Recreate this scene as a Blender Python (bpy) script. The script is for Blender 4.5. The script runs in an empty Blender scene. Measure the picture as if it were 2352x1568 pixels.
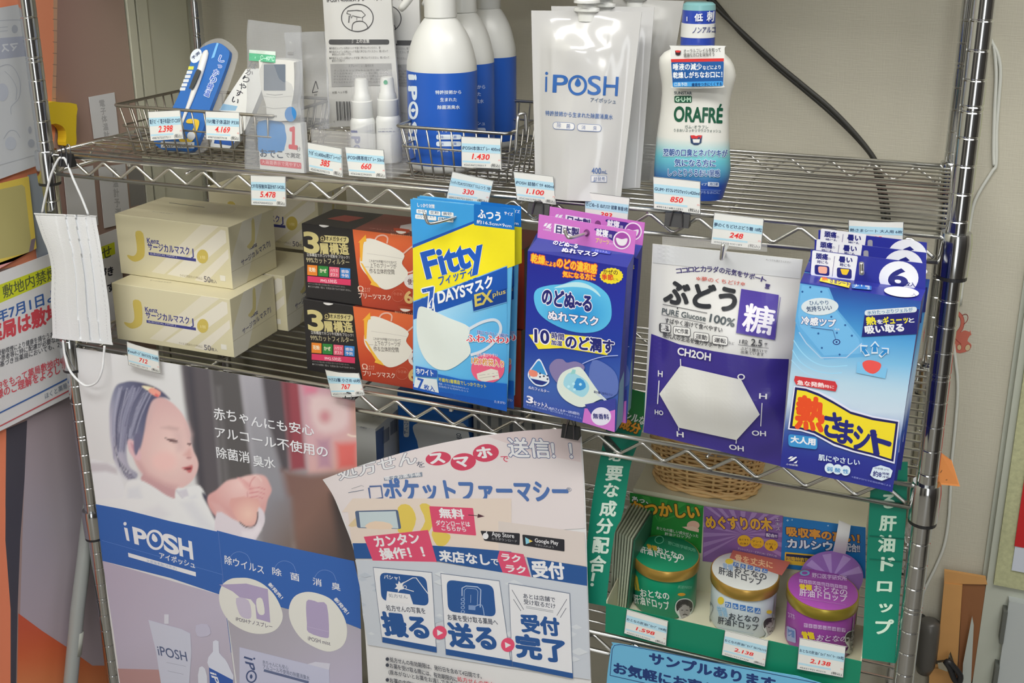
import bpy, bmesh, math, random
import numpy as np
from mathutils import Matrix, Vector
from mathutils.geometry import tessellate_polygon
random.seed(7)
SC = bpy.context.scene
COL = SC.collection
# ------------------------------------------------------------------ camera (all lengths below in mm, z = 0 is 1.30 m above the floor)
Z0 = 1300.0
CP = np.array([1002.86, -994.53, 152.85]); YAW, PIT, ROL = -0.369648, 0.284387, -0.0030277; FPX = 2438.47; CX, CY = 1176.0, 541.98
def _rot():
    ca, sa, cb, sb = math.cos(YAW), math.sin(YAW), math.cos(PIT), math.sin(PIT)
    fw = np.array([sa*cb, ca*cb, -sb]); rt = np.array([ca, -sa, 0.0]); up = np.cross(rt, fw)
    return rt*math.cos(ROL)+up*math.sin(ROL), -rt*math.sin(ROL)+up*math.cos(ROL), fw
RT, UP, FW = _rot()
def W(p): return (p[0]/1000.0, p[1]/1000.0, (p[2]+Z0)/1000.0)
cam = bpy.data.cameras.new('camera'); camo = bpy.data.objects.new('camera', cam); COL.objects.link(camo)
M = Matrix.Identity(4)
for i in range(3):
    M[i][0], M[i][1], M[i][2], M[i][3] = RT[i], UP[i], -FW[i], W(CP)[i]
camo.matrix_world = M
cam.sensor_width = 36; cam.lens = FPX/2352*36; cam.shift_y = -(784-CY)/2352; cam.clip_start = 0.05
SC.camera = camo
# ------------------------------------------------------------------ light and exposure
SC.view_settings.view_transform = 'Standard'; SC.view_settings.look = 'None'; SC.view_settings.gamma = 1; SC.view_settings.use_curve_mapping = False
SC.view_settings.exposure = 0.1
SC.cycles.max_bounces = 8; SC.cycles.transparent_max_bounces = 16; SC.cycles.caustics_reflective = False; SC.cycles.caustics_refractive = False
SC.cycles.use_denoising = True
wd = bpy.data.worlds.new('room_ambient'); SC.world = wd; wd.use_nodes = True
wd.node_tree.nodes['Background'].inputs[0].default_value = (0.95, 0.98, 1.0, 1); wd.node_tree.nodes['Background'].inputs[1].default_value = 0.36
def area(name, loc, size, power, target, col=(1, 0.98, 0.94)):
    l = bpy.data.lights.new(name, 'AREA'); l.shape = 'RECTANGLE'; l.size, l.size_y = size; l.energy = power; l.color = col
    o = bpy.data.objects.new(name, l); COL.objects.link(o); o.location = W(loc)
    o.rotation_euler = (Vector(W(target))-Vector(W(loc))).to_track_quat('-Z', 'Y').to_euler(); return o
area('ceiling_panel_light', (450, -1050, 1280), (1.2, 0.5), 29, (450, -700, -1300))
area('ceiling_panel_light', (1700, -800, 1280), (1.2, 0.5), 22, (1500, -600, -1300))
area('ceiling_panel_light', (500, -2300, 1280), (1.6, 0.5), 32, (500, -1500, -1300))
area('ceiling_panel_light', (-600, -1100, 1280), (1.2, 0.5), 14, (-400, -900, -1300))
area('chrome_streak_light', (1750, -3000, 0), (0.7, 2.2), 12, (500, 0, -300), (0.93, 0.97, 1.0))  # added strip light, not a real window: bright streak in the chrome, some front fill
ALB = 1.14
# ------------------------------------------------------------------ projection helpers
def pr(P):
    d = P-CP; z = d@FW
    return CX+FPX*(d@RT)/z, CY-FPX*(d@UP)/z
def ray(x, y): return FW+RT*((x-CX)/FPX)-UP*((y-CY)/FPX)
def at(x, y, Y=None, X=None, Z=None, pl=None):
    d = ray(x, y)
    if Y is not None: t = (Y-CP[1])/d[1]
    elif X is not None: t = (X-CP[0])/d[0]
    elif Z is not None: t = (Z-CP[2])/d[2]
    else: t = ((pl[0]-CP)@pl[1])/(d@pl[1])
    return CP+d*t
def lin(c):
    c = np.array(c, float)/255.0
    return np.where(c <= 0.04045, c/12.92, ((c+0.055)/1.055)**2.4)
# ------------------------------------------------------------------ materials
MATS = {}
def mat(name, col=(200, 200, 200), rough=0.5, metal=0.0, noise=0.0, nscale=60.0, bump=0.0, alpha=None, spec=None, raw=False, bscale=400.0, vc=False, coat=0, trans=None):
    if name in MATS: return MATS[name]
    m = bpy.data.materials.new(name); m.use_nodes = True; nt = m.node_tree; b = nt.nodes['Principled BSDF']
    c = np.clip(lin(col)*(1.0 if (raw or metal) else ALB), 0, 0.93)
    b.inputs['Base Color'].default_value = (*c, 1); b.inputs['Roughness'].default_value = rough; b.inputs['Metallic'].default_value = metal
    if spec is not None: b.inputs['Specular IOR Level'].default_value = spec
    if coat: b.inputs['Coat Weight'].default_value = coat; b.inputs['Coat Roughness'].default_value = 0.08
    src = None
    if vc:
        a = nt.nodes.new('ShaderNodeVertexColor'); a.layer_name = 'Col'; src = a.outputs['Color']; nt.links.new(src, b.inputs['Base Color'])
    tc = nt.nodes.new('ShaderNodeTexCoord')
    if noise:
        n = nt.nodes.new('ShaderNodeTexNoise'); n.inputs['Scale'].default_value = nscale; n.inputs['Detail'].default_value = 4; nt.links.new(tc.outputs['Object'], n.inputs['Vector'])
        mr = nt.nodes.new('ShaderNodeMapRange'); mr.inputs['To Min'].default_value = 1-noise; mr.inputs['To Max'].default_value = 1+noise; nt.links.new(n.outputs['Fac'], mr.inputs['Value'])
        mx = nt.nodes.new('ShaderNodeVectorMath'); mx.operation = 'SCALE'
        if src is None: mx.inputs[0].default_value = tuple(c)
        else: nt.links.new(src, mx.inputs[0])
        nt.links.new(mr.outputs['Result'], mx.inputs['Scale']); nt.links.new(mx.outputs['Vector'], b.inputs['Base Color'])
    if bump:
        n = nt.nodes.new('ShaderNodeTexNoise'); n.inputs['Scale'].default_value = bscale; nt.links.new(tc.outputs['Object'], n.inputs['Vector'])
        bu = nt.nodes.new('ShaderNodeBump'); bu.inputs['Strength'].default_value = bump; bu.inputs['Distance'].default_value = 0.002; nt.links.new(n.outputs['Fac'], bu.inputs['Height']); nt.links.new(bu.outputs['Normal'], b.inputs['Normal'])
    if trans is not None:      # thin clear plastic: mostly see-through, a little haze and gloss
        out = nt.nodes['Material Output']; tr = nt.nodes.new('ShaderNodeBsdfTransparent'); mxs = nt.nodes.new('ShaderNodeMixShader'); mxs.inputs[0].default_value = trans
        nt.links.new(tr.outputs[0], mxs.inputs[1]); nt.links.new(b.outputs[0], mxs.inputs[2]); nt.links.new(mxs.outputs[0], out.inputs['Surface'])
    MATS[name] = m; return m
chrome = mat('chrome', (205, 207, 208), 0.14, 1.0)
wire = mat('zinc_wire', (222, 221, 216), 0.3, 1.0)
dullwire = mat('dull_steel_wire', (165, 160, 150), 0.38, 1.0)
black = mat('black_plastic', (36, 36, 38), 0.4)
clear = mat('clear_film', (190, 193, 198), 0.14, trans=0.27, bump=0.5, bscale=60)
clearer = mat('clear_plastic', (235, 238, 240), 0.08, trans=0.13)
inks = {'paper': mat('ink_on_paper', vc=True, rough=0.62, spec=0.3), 'gloss': mat('ink_on_coated_card', vc=True, rough=0.32, spec=0.4), 'film': mat('ink_on_film', vc=True, rough=0.2, bump=0.25, bscale=45)}
# ------------------------------------------------------------------ object helpers
ORG = {}
def thing(name, label, cat, base, group=None):
    o = bpy.data.objects.new(name, None); o.empty_display_size = 0.02; COL.objects.link(o); o.location = W(base); ORG[o.name] = np.array(base, float)
    o['label'] = label; o['category'] = cat
    if group: o['group'] = group
    return o
def mk(name, verts, faces, m, parent=None, smooth=False, cols=None, base=None, label=None, mi=None):
    me = bpy.data.meshes.new(name); v = np.array(verts, float).reshape(-1, 3)
    if parent is not None: b = ORG[parent.name]
    else: b = np.array(base, float) if base is not None else np.array([v[:, 0].mean(), v[:, 1].mean(), v[:, 2].min()])
    me.from_pydata(((v-b)/1000.0).tolist(), [], [list(map(int, f)) for f in faces])
    ms = m if isinstance(m, (list, tuple)) else [m]
    for q in ms: me.materials.append(q)
    if mi is not None: me.polygons.foreach_set('material_index', mi)
    if cols is not None:
        ca = me.color_attributes.new('Col', 'FLOAT_COLOR', 'POINT'); c4 = np.ones((len(v), 4)); c4[:, :3] = cols; ca.data.foreach_set('color', c4.ravel())
    if smooth: me.polygons.foreach_set('use_smooth', [True]*len(me.polygons))
    o = bpy.data.objects.new(name, me); COL.objects.link(o)
    if parent is None: o.location = W(b)
    else: o.parent = parent
    ORG[o.name] = b
    if label: o['label'] = label
    me.update(); return o
def tag(o, label=None, cat=None, group=None, kind=None):
    for k, v in (('label', label), ('category', cat), ('group', group), ('kind', kind)):
        if v: o[k] = v
    return o
class MB:
    def __init__(s): s.v = []; s.f = []; s.n = 0
    def add(s, v, f):
        v = np.array(v, float); s.v.append(v); s.f += [[i+s.n for i in q] for q in f]; s.n += len(v); return s
    def box(s, lo, hi, ax=None):
        lo, hi = np.array(lo, float), np.array(hi, float)
        v = [[(lo, hi)[i & 1][0], (lo, hi)[i >> 1 & 1][1], (lo, hi)[i >> 2 & 1][2]] for i in range(8)]
        return s.add(v, [(0, 2, 3, 1), (4, 5, 7, 6), (0, 1, 5, 4), (2, 6, 7, 3), (0, 4, 6, 2), (1, 3, 7, 5)])
    def tube(s, pts, r, n=8, cap=True):
        pts = [np.array(p, float) for p in pts]; k = len(pts); rs = r if isinstance(r, (list, tuple)) else [r]*k; V = []; ref = None
        for i, p in enumerate(pts):
            d = (pts[min(i+1, k-1)]-pts[max(i-1, 0)]); d /= (np.linalg.norm(d)+1e-9)
            if ref is None: ref = np.cross(d, [0, 0, 1.0]) if abs(d[2]) < 0.9 else np.cross(d, [1.0, 0, 0])
            a = ref-d*(ref@d); a /= (np.linalg.norm(a)+1e-9); ref = a; b = np.cross(d, a)
            for j in range(n):
                t = 2*math.pi*j/n; V.append(p+(a*math.cos(t)+b*math.sin(t))*rs[i])
        F = [(i*n+j, i*n+(j+1) % n, (i+1)*n+(j+1) % n, (i+1)*n+j) for i in range(k-1) for j in range(n)]
        if cap: F += [tuple(range(n))[::-1], tuple((k-1)*n+j for j in range(n))]
        return s.add(V, F)
    def lathe(s, c, prof, n=24, a=1.0, b=1.0, rot=0.0):   # prof: (r, z)
        V = []
        for r, z in prof:
            for j in range(n):
                t = 2*math.pi*j/n; x, y = a*r*math.cos(t), b*r*math.sin(t)
                V.append((c[0]+x*math.cos(rot)-y*math.sin(rot), c[1]+x*math.sin(rot)+y*math.cos(rot), z))
        F = [(i*n+j, i*n+(j+1) % n, (i+1)*n+(j+1) % n, (i+1)*n+j) for i in range(len(prof)-1) for j in range(n)]
        F += [tuple(range(n))[::-1], tuple((len(prof)-1)*n+j for j in range(n))]
        return s.add(V, F)
    def mk(s, name, m, parent=None, smooth=False, **k): return mk(name, np.concatenate(s.v), s.f, m, parent, smooth, **k)
def smoothpts(P, k=6, closed=False):
    P = [np.array(p, float) for p in P]; n = len(P); out = []
    for i in range(n if closed else n-1):
        p0, p1, p2, p3 = (P[(i-1) % n], P[i], P[(i+1) % n], P[(i+2) % n]) if closed else (P[max(i-1, 0)], P[i], P[i+1], P[min(i+2, n-1)])
        for j in range(k):
            t = j/k; out.append(0.5*((2*p1)+(-p0+p2)*t+(2*p0-5*p1+4*p2-p3)*t*t+(-p0+3*p1-3*p2+p3)*t**3))
    if not closed: out.append(P[-1])
    return out
def edge_split(o, ang=35):
    me = o.data; me.polygons.foreach_set('use_smooth', [True]*len(me.polygons)); me.update()
    try: me.set_sharp_from_angle(angle=math.radians(ang))
    except Exception: pass
    return o
# ------------------------------------------------------------------ surfaces: P(u, v, off) in mm
class Quad:            # corners given bottom-left, bottom-right, top-right, top-left
    def __init__(s, c, disp=None, curved=None):
        s.c = [np.array(p, float) for p in c]; s.disp = disp; n = np.cross(s.c[1]-s.c[0], s.c[3]-s.c[0]); n /= np.linalg.norm(n)
        if n@(CP-s.c[0]) < 0: n = -n
        s.n = n; s.i = (0.5, 0.5); s.curved = disp is not None if curved is None else curved
    def P(s, u, v, off=0.0):
        u, v = np.asarray(u, float), np.asarray(v, float); a, b, c, d = s.c; U, V = u[..., None], v[..., None]
        h = off+(s.disp(u, v) if s.disp else 0.0); h = np.asarray(h)
        return a*(1-U)*(1-V)+b*U*(1-V)+c*U*V+d*(1-U)*V+s.n*(h[..., None] if h.ndim else h)
class Lathe:           # P(theta, z): elliptic section, theta = 0 faces -Y
    def __init__(s, c, a, b=None, rot=0.0, th0=0.0, z0=0.0):
        s.cc = c; s.a = a; s.b = b or a; s.rot = rot; s.i = (th0, z0); s.curved = True
    def P(s, u, v, off=0.0):
        u, v = np.asarray(u, float), np.asarray(v, float); x = (s.a(v)+off)*np.sin(u); y = -(s.b(v)+off)*np.cos(u); c, q = math.cos(s.rot), math.sin(s.rot)
        return np.stack([s.cc[0]+x*c-y*q, s.cc[1]+x*q+y*c, v+0*u], -1)
def inv(S, X, Y, off=0.0):
    X, Y = np.asarray(X, float), np.asarray(Y, float)
    if hasattr(S, 'inv2'): return S.inv2(X, Y)
    u = np.full(X.shape, S.i[0], float); v = np.full(X.shape, S.i[1], float)
    hv = 1e-4 if isinstance(S, Quad) else 0.05; hu = 1e-4
    for it in range(7):
        x, y = pr(S.P(u, v, off)); x1, y1 = pr(S.P(u+hu, v, off)); x2, y2 = pr(S.P(u, v+hv, off))
        a, b, c, d = (x1-x)/hu, (x2-x)/hv, (y1-y)/hu, (y2-y)/hv; D = a*d-b*c; D = np.where(abs(D) < 1e-9, 1e-9, D); ex, ey = X-x, Y-y
        du = (d*ex-b*ey)/D; dv = (-c*ex+a*ey)/D
        if not isinstance(S, Quad): du = np.clip(du, -0.4, 0.4); dv = np.clip(dv, -60, 60)
        u = u+du; v = v+dv
    if not isinstance(S, Quad): u = np.clip(u, S.i[0]-1.45, S.i[0]+1.45)
    return u, v
def slab(name, S, thick, m, parent=None, nu=1, nv=1, back=None, smooth=False, base=None, u=(0, 1), v=(0, 1), bdisp=None, label=None):
    us = np.linspace(u[0], u[1], nu+1); vs = np.linspace(v[0], v[1], nv+1); U, V = np.meshgrid(us, vs); F = S.P(U, V, 0.0).reshape(-1, 3)
    bv = back if back is not None else -S.n*thick
    if bdisp is not None:
        d = S.disp; S.disp = None; B = (S.P(U, V, 0.0)+S.n*(bdisp(U, V))[..., None]).reshape(-1, 3)+bv; S.disp = d
    else: B = F+bv
    N = len(F); fs = []
    for j in range(nv):
        for i in range(nu):
            a = j*(nu+1)+i; q = (a, a+1, a+nu+2, a+nu+1); fs.append(q); fs.append(tuple(k+N for k in q[::-1]))
    for i in range(nu):
        fs.append((i+1, i, i+N, i+1+N)); t = nv*(nu+1)+i; fs.append((t, t+1, t+1+N, t+N))
    for j in range(nv):
        a = j*(nu+1); fs.append((a, a+nu+1, a+nu+1+N, a+N)); a += nu; fs.append((a+nu+1, a, a+N, a+nu+1+N))
    o = mk(name, np.concatenate([F, B]), fs, m, parent, base=base, label=label)
    if smooth: edge_split(o, 40)
    return o
def side(S, which, back):   # neighbouring faces of a carton
    a, b, c, d = S.c; k = back
    return Quad({'R': (b, b+k, c+k, c), 'L': (a+k, a, d, d+k), 'T': (d, c, c+k, d+k)}[which])
# ------------------------------------------------------------------ text outlines
TC = {}
def glyphs(s, off=0.0, res=2):
    k = (s, off, res)
    if k in TC: return TC[k]
    c = bpy.data.curves.new('t', 'FONT'); c.body = s; c.resolution_u = res; c.offset = off; c.fill_mode = 'FRONT' if False else c.fill_mode
    o = bpy.data.objects.new('t', c); me = bpy.data.meshes.new_from_object(o); me.calc_loop_triangles()
    v = np.zeros(len(me.vertices)*3); me.vertices.foreach_get('co', v); v = v.reshape(-1, 3)[:, :2]
    t = np.zeros(len(me.loop_triangles)*3, int); me.loop_triangles.foreach_get('vertices', t); t = t.reshape(-1, 3)
    bpy.data.objects.remove(o); bpy.data.meshes.remove(me); bpy.data.curves.remove(c); TC[k] = (v, t); return v, t
def refine(P, F, dz, g):
    F = [list(f) for f in F]; T = []
    for f in F: T += [(f[0], f[i], f[i+1]) for i in range(1, len(f)-1)]
    T = np.array(T); P = np.asarray(P, float)
    for it in range(6):
        e = np.stack([np.linalg.norm(P[T[:, i]]-P[T[:, (i+1) % 3]], axis=1) for i in range(3)], 1); big = e.max(1) > g
        if not big.any(): break
        B, k, e = T[big], e[big].argmax(1), None; r = np.arange(len(B)); a, b, c = B[r, k], B[r, (k+1) % 3], B[r, (k+2) % 3]
        key = np.minimum(a, b)*10000000+np.maximum(a, b); uq, iv = np.unique(key, return_inverse=True); iv = iv.ravel(); ua, ub = uq//10000000, uq % 10000000
        m = iv+len(P); P = np.concatenate([P, (P[ua]+P[ub])/2])
        if dz is not None: dz = np.concatenate([dz, (dz[ua]+dz[ub])/2])
        T = np.concatenate([T[~big], np.stack([a, m, c], 1), np.stack([m, b, c], 1)])
    return P, T.tolist(), dz
def ss(x): x = np.clip(x, 0, 1); return x*x*(3-2*x)
class Canvas:
    """flat print on a surface; every coordinate is read off a crop of the photograph (origin, scale) and carried onto the real surface"""
    def __init__(s, S, parent, finish='gloss', o=(0, 0, 1.0), off=0.0, step=0.016):
        s.S, s.p, s.fin, s.o = S, parent, finish, o; s.off = off or (0.35 if S.curved else 0.05); s.step = step; s.A = []; s.T = []
    def at(s, *o): s.o = o; return s
    def _px(s, P): P = np.array(P, float).reshape(-1, 2); return P/s.o[2]+np.array(s.o[:2])
    def _add(s, dst, P, F, col, dz=None):
        if s.S.curved and len(P): P, F, dz = refine(P, F, dz, 11.0)
        u, v = inv(s.S, P[:, 0], P[:, 1]); s.off += s.step; W3 = s.S.P(u, v, s.off if dz is None else s.off+dz)
        if dz is not None: s.off += float(dz.max())
        if callable(col): c = col(P)
        else: c = np.tile(np.clip(lin(col)*ALB, 0, 0.93), (len(P), 1))
        dst.append((W3, F, c))
    def poly(s, pts, col, k=0, grid=None, raw=False):
        P = np.array(pts, float) if raw else s._px(pts)
        if k: P = np.array(smoothpts(P, k, True))
        if np.sum(P[:, 0]*np.roll(P[:, 1], -1)-P[:, 1]*np.roll(P[:, 0], -1)) < 0: P = P[::-1]
        F = tessellate_polygon([[Vector((x, y, 0)) for x, y in P]])
        g = grid or (10 if s.S.curved else (25 if callable(col) else None))
        if g:
            bm = bmesh.new(); vs = [bm.verts.new((x, y, 0)) for x, y in P]
            for f in F:
                try: bm.faces.new([vs[i] for i in f])
                except ValueError: pass
            lo, hi = P.min(0), P.max(0)
            for ax in (0, 1):
                for w in np.arange(math.ceil(lo[ax]/g)*g, hi[ax], g):
                    bmesh.ops.bisect_plane(bm, geom=bm.verts[:]+bm.edges[:]+bm.faces[:], plane_co=(w, w, 0), plane_no=(1-ax, ax, 0), dist=1e-4)
            bm.verts.index_update(); P = np.array([v.co[:2] for v in bm.verts]); F = [[v.index for v in f.verts] for f in bm.faces]; bm.free()
        s._add(s.A, P, F, col); return s
    def quad(s, q, col, r=0.0, k=5, grid=None):      # q four corners TL TR BR BL, r corner radius in crop pixels
        q = [np.array(p, float) for p in q]
        if r <= 0: return s.poly(q, col, grid=grid)
        out = []
        for i in range(4):
            p, a, b = q[i], q[i-1], q[(i+1) % 4]; da, db = a-p, b-p; la, lb = np.linalg.norm(da), np.linalg.norm(db); ra, rb = min(r, la/2), min(r, lb/2)
            A, B = p+da/la*ra, p+db/lb*rb
            for j in range(k+1): t = j/k; out.append(A*(1-t)**2+2*p*t*(1-t)+B*t*t)
        return s.poly(out, col, grid=grid)
    def rect(s, x0, y0, x1, y1, col, r=0.0, sl=0.0, grid=None, sk=0.0):  # sl: drop per unit x ; sk: x shift per unit y
        w, h = x1-x0, y1-y0
        return s.quad([(x0, y0), (x1, y0+sl*w), (x1+sk*h, y1+sl*w), (x0+sk*h, y1)], col, r, grid=grid)
    def ell(s, cx, cy, rx, ry, col, rot=0.0, n=28, grid=None):
        c, q = math.cos(rot), math.sin(rot); return s.poly([(cx+rx*math.cos(t)*c-ry*math.sin(t)*q, cy+rx*math.cos(t)*q+ry*math.sin(t)*c) for t in np.linspace(0, 2*math.pi, n, endpoint=False)], col, grid=grid)
    def line(s, pts, w, col, k=0, closed=False):
        P = smoothpts(pts, k, closed) if k else [np.array(p, float) for p in pts]
        if closed: P = list(P)+[P[0]]
        L, R = [], []
        for i, p in enumerate(P):
            d = P[min(i+1, len(P)-1)]-P[max(i-1, 0)]
            if closed and i in (0, len(P)-1): d = P[1]-P[-2]
            d = d/(np.linalg.norm(d)+1e-9); nn = np.array([-d[1], d[0]])*w/2; L.append(p+nn); R.append(p-nn)
        P2 = s._px(np.array(L+R)); n = len(L); F = [(i, i+1, n+i+1, n+i) for i in range(n-1)]; s._add(s.A, P2, F, col); return s
    def text(s, t, p0, p1, h, col, bold=0.0, out=None, ow=0.05, sh=0.0, up=None, res=2, arc=0.0):
        """baseline p0->p1, glyph height h, all in crop pixels"""
        p0, p1 = s._px(p0)[0], s._px(p1)[0]; h = h/s.o[2]; arc = arc/s.o[2]; cjk = any(ord(ch) > 0x2e80 for ch in t)
        v, f = glyphs(t, 0.0, res); x0, x1 = v[:, 0].min(), v[:, 0].max(); ky = h/(0.90 if cjk else 0.73); yb = 0.07 if cjk else 0.0
        if up is None:
            uu, vv = inv(s.S, np.array([p0[0], p1[0]]), np.array([p0[1], p1[1]])); Q = s.S.P(uu, vv, 0.0); e = Q[1]-Q[0]; L = np.linalg.norm(e); e = e/L
            du = 1e-3 if isinstance(s.S, Quad) else 1e-2; dv = 1e-3 if isinstance(s.S, Quad) else 1.0
            mu, mv = uu.mean(), vv.mean(); O = s.S.P(mu, mv); n = np.cross(s.S.P(mu+du, mv)-O, s.S.P(mu, mv+dv)-O); n /= np.linalg.norm(n)+1e-12
            if n@(CP-O) < 0: n = -n
            w = np.cross(n, e); a = np.array(pr(Q.mean(0))); b = np.array(pr(Q.mean(0)+w*L*0.1)); U = (b-a)/(0.1*np.linalg.norm(p1-p0))
        else: U = np.array(up, float); U = U/np.linalg.norm(U)
        D = p1-p0
        def put(off, c, dst, res2):
            direct = not cjk and off <= 0.034; dz = None
            g, ff = glyphs(t, off if direct else 0.0, res2); ff = np.asarray(ff); n = len(g)
            if not direct and off > 0:
                r = off*(1.0 if off > .04 else 1.0); K = 8 if (off > .03 or h < 14) else 4; K = 12 if off > .08 else K; K = 4 if h < 9 else K
                if K == 4: o_ = [(r, 0), (-r, 0), (0, r*.8), (0, -r*.8)]
                else: o_ = [(r*math.cos(2*math.pi*i/K), r*.9*math.sin(2*math.pi*i/K)) for i in range(K)]
                dz = np.repeat(np.arange(len(o_))*0.003, n); g = np.concatenate([g+np.array(q) for q in o_]); ff = np.concatenate([ff+n*i for i in range(len(o_))])
            k = (g[:, 0]-x0)/(x1-x0); y = (g[:, 1]+yb)*ky
            if sh: k = k+y*sh/np.linalg.norm(D)
            P = p0+k[:, None]*D+y[:, None]*U
            if arc: P = P+(U*arc)[None]*(1-(2*k-1)**2)[:, None]
            s._add(dst, P, ff.tolist(), c, dz)
        res = 2 if h < 9 else (3 if h < 24 else 5)
        if out is not None: put(bold+ow, out, s.T, res)
        put(bold, col, s.T, res); return s
    def vtext(s, t, p0, p1, w, col, bold=0.0, out=None, ow=0.05):
        """vertical writing: centre line p0 (top) -> p1 (bottom), glyph width w"""
        p0, p1 = np.array(p0, float), np.array(p1, float); n = len(t); d = (p1-p0)/n; U = -d/np.linalg.norm(d)
        R = np.array([-U[1], U[0]])
        for i, ch in enumerate(t):
            if ch == ' ': continue
            c = p0+d*(i+0.5); h = np.linalg.norm(d)*0.86; a = c-R*w/2-U*h/2; k = 1.0
            if ch in 'ー': s.line([c+U*h*0.4, c-U*h*0.4], w*0.14, col); continue
            if ch in 'っゃゅょッャュョ': k = 0.72; a = c-R*w*0.2-U*h*0.3
            if ch in '！!': k = 0.22; a = c-R*w*0.1-U*h/2
            s.text(ch, a, a+R*w*k, h*(k if k > 0.5 else 1), col, bold, out, ow, up=U)
        return s
    def done(s, suffix=''):
        for nm, L in (('print_pattern', s.A), ('lettering', s.T)):
            if not L: continue
            V, F, C, n = [], [], [], 0
            for v, f, c in L: V.append(v); F += [[i+n for i in q] for q in f]; C.append(c); n += len(v)
            mk(nm, np.concatenate(V), F, inks[s.fin], s.p, cols=np.concatenate(C))
        s.A, s.T = [], []
class Photo(Canvas):
    """a printed photograph: soft edged shapes composited into the vertex colours of one fine grid"""
    def __init__(s, S, parent, u, v, nu, nv, off):
        Canvas.__init__(s, S, parent, 'paper', off=off); s.b = 2.0; U, V = np.meshgrid(np.linspace(u[0], u[1], nu), np.linspace(v[0], v[1], nv)); s.W = S.P(U, V, off).reshape(-1, 3); x, y = pr(s.W); s.Q = np.stack([x, y], -1); s.C = np.zeros((len(s.Q), 3))+.7; s.n = (nu, nv)
    def _add(s, dst, P, F, col, dz=None):
        n = len(P)//2; s.poly(np.concatenate([P[:n], P[n:][::-1]]), col, raw=True)
    def poly(s, pts, col, k=0, grid=None, raw=False, b=None, op=1.0):
        P = np.array(pts, float) if raw else s._px(pts)
        if k: P = np.array(smoothpts(P, k, True))
        b = b or s.b; m = ((s.Q > P.min(0)-b) & (s.Q < P.max(0)+b)).all(1); Q = s.Q[m]
        if not len(Q): return s
        D = np.full(len(Q), 1e9); ins = np.zeros(len(Q), bool)
        for a, c in zip(P, np.roll(P, -1, 0)):
            e = c-a; t = np.clip(((Q-a)@e)/(e@e+1e-12), 0, 1); D = np.minimum(D, np.linalg.norm(Q-a-t[:, None]*e, axis=1))
            if a[1] != c[1]: ins ^= ((a[1] > Q[:, 1]) != (c[1] > Q[:, 1])) & (Q[:, 0] < (c[0]-a[0])*(Q[:, 1]-a[1])/(c[1]-a[1])+a[0])
        al = (ss(.5+np.where(ins, D, -D)/(2*b))*op)[:, None]; cc = col(Q) if callable(col) else np.clip(lin(col)*ALB, 0, .93); s.C[m] = s.C[m]*(1-al)+cc*al; return s
    def bake(s):
        nu, nv = s.n; F = [(j*nu+i, j*nu+i+1, (j+1)*nu+i+1, (j+1)*nu+i) for j in range(nv-1) for i in range(nu-1)]; mk('printed_photograph', s.W, F, inks['paper'], s.p, cols=s.C)
def grad(p0, p1, *cols):      # printed colour run between two photo points
    p0, p1 = np.array(p0, float), np.array(p1, float); C = np.array([np.clip(lin(c)*ALB, 0, 0.93) for c in cols])
    def f(P):
        t = np.clip(((P-p0)@(p1-p0))/((p1-p0)@(p1-p0)), 0, 1)*(len(C)-1); i = np.clip(t.astype(int), 0, len(C)-2); k = (t-i)[:, None]; return C[i]*(1-k)+C[i+1]*k
    return f
def radial(c, r, a, b):
    c = np.array(c, float); A, B = (np.clip(lin(q)*ALB, 0, 0.93) for q in (a, b))
    def f(P): t = np.clip(np.linalg.norm((P-c)/np.array(r, float), axis=1), 0, 1)[:, None]; return A*(1-t)+B*t
    return f
Z1 = (0, 0, 3.92); Z2 = (550, 0, 3.92); Z3 = (1150, 0, 3.92); Z4 = (1700, 0, 3.604); Z5 = (0, 380, 3.92); Z6 = (550, 380, 3.92); Z7 = (1150, 380, 3.92); Z8 = (1750, 380, 3.92)
Z9 = (0, 760, 3.92); Z10 = (550, 760, 3.92); Z11 = (1150, 760, 3.92); Z12 = (1750, 760, 3.92); Z13 = (0, 1160, 3.843); Z14 = (550, 1160, 3.843); Z15 = (1150, 1160, 3.843); Z16 = (1750, 1160, 3.843)
def zp(z, x, y): return z[0]+x/z[2], z[1]+y/z[2]
def quadY(Y, pts):      # corners TL TR BR BL in photo px on the upright plane Y (a number, or one depth per corner)
    Ys = Y if isinstance(Y, (list, tuple)) else [Y]*4
    a, b, c, d = [at(p[0], p[1], Y=y) for p, y in zip(pts, Ys)]; return [d, c, b, a]
def floor_(c, z):      # keeps the two lower corners on the shelf
    for k in (0, 1): c[k][2] = max(c[k][2], z)
    return c
# ================================================================== the room
WB = 372.0; WL = -57.0
def wallmat(name, col, sx, sz, amp=0.05):
    m = mat(name, col, 0.85, noise=amp, nscale=6); nt = m.node_tree; b = nt.nodes['Principled BSDF']
    tc = nt.nodes.new('ShaderNodeTexCoord'); hs = []
    for ax, s_ in ((0, sx), (1, sz)):
        mp = nt.nodes.new('ShaderNodeMapping'); nt.links.new(tc.outputs['Object'], mp.inputs[0]); mp.inputs['Scale'].default_value = (s_, s_, 60) if ax == 0 else (60, 60, s_)
        n = nt.nodes.new('ShaderNodeTexNoise'); n.inputs['Scale'].default_value = 1.0; n.inputs['Detail'].default_value = 1; nt.links.new(mp.outputs[0], n.inputs['Vector']); hs.append(n.outputs['Fac'])
    ad = nt.nodes.new('ShaderNodeMath'); ad.operation = 'ADD'; nt.links.new(hs[0], ad.inputs[0]); nt.links.new(hs[1], ad.inputs[1])
    bu = nt.nodes.new('ShaderNodeBump'); bu.inputs['Strength'].default_value = 0.35; bu.inputs['Distance'].default_value = 0.001; nt.links.new(ad.outputs[0], bu.inputs['Height']); nt.links.new(bu.outputs[0], b.inputs['Normal']); return m
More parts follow.
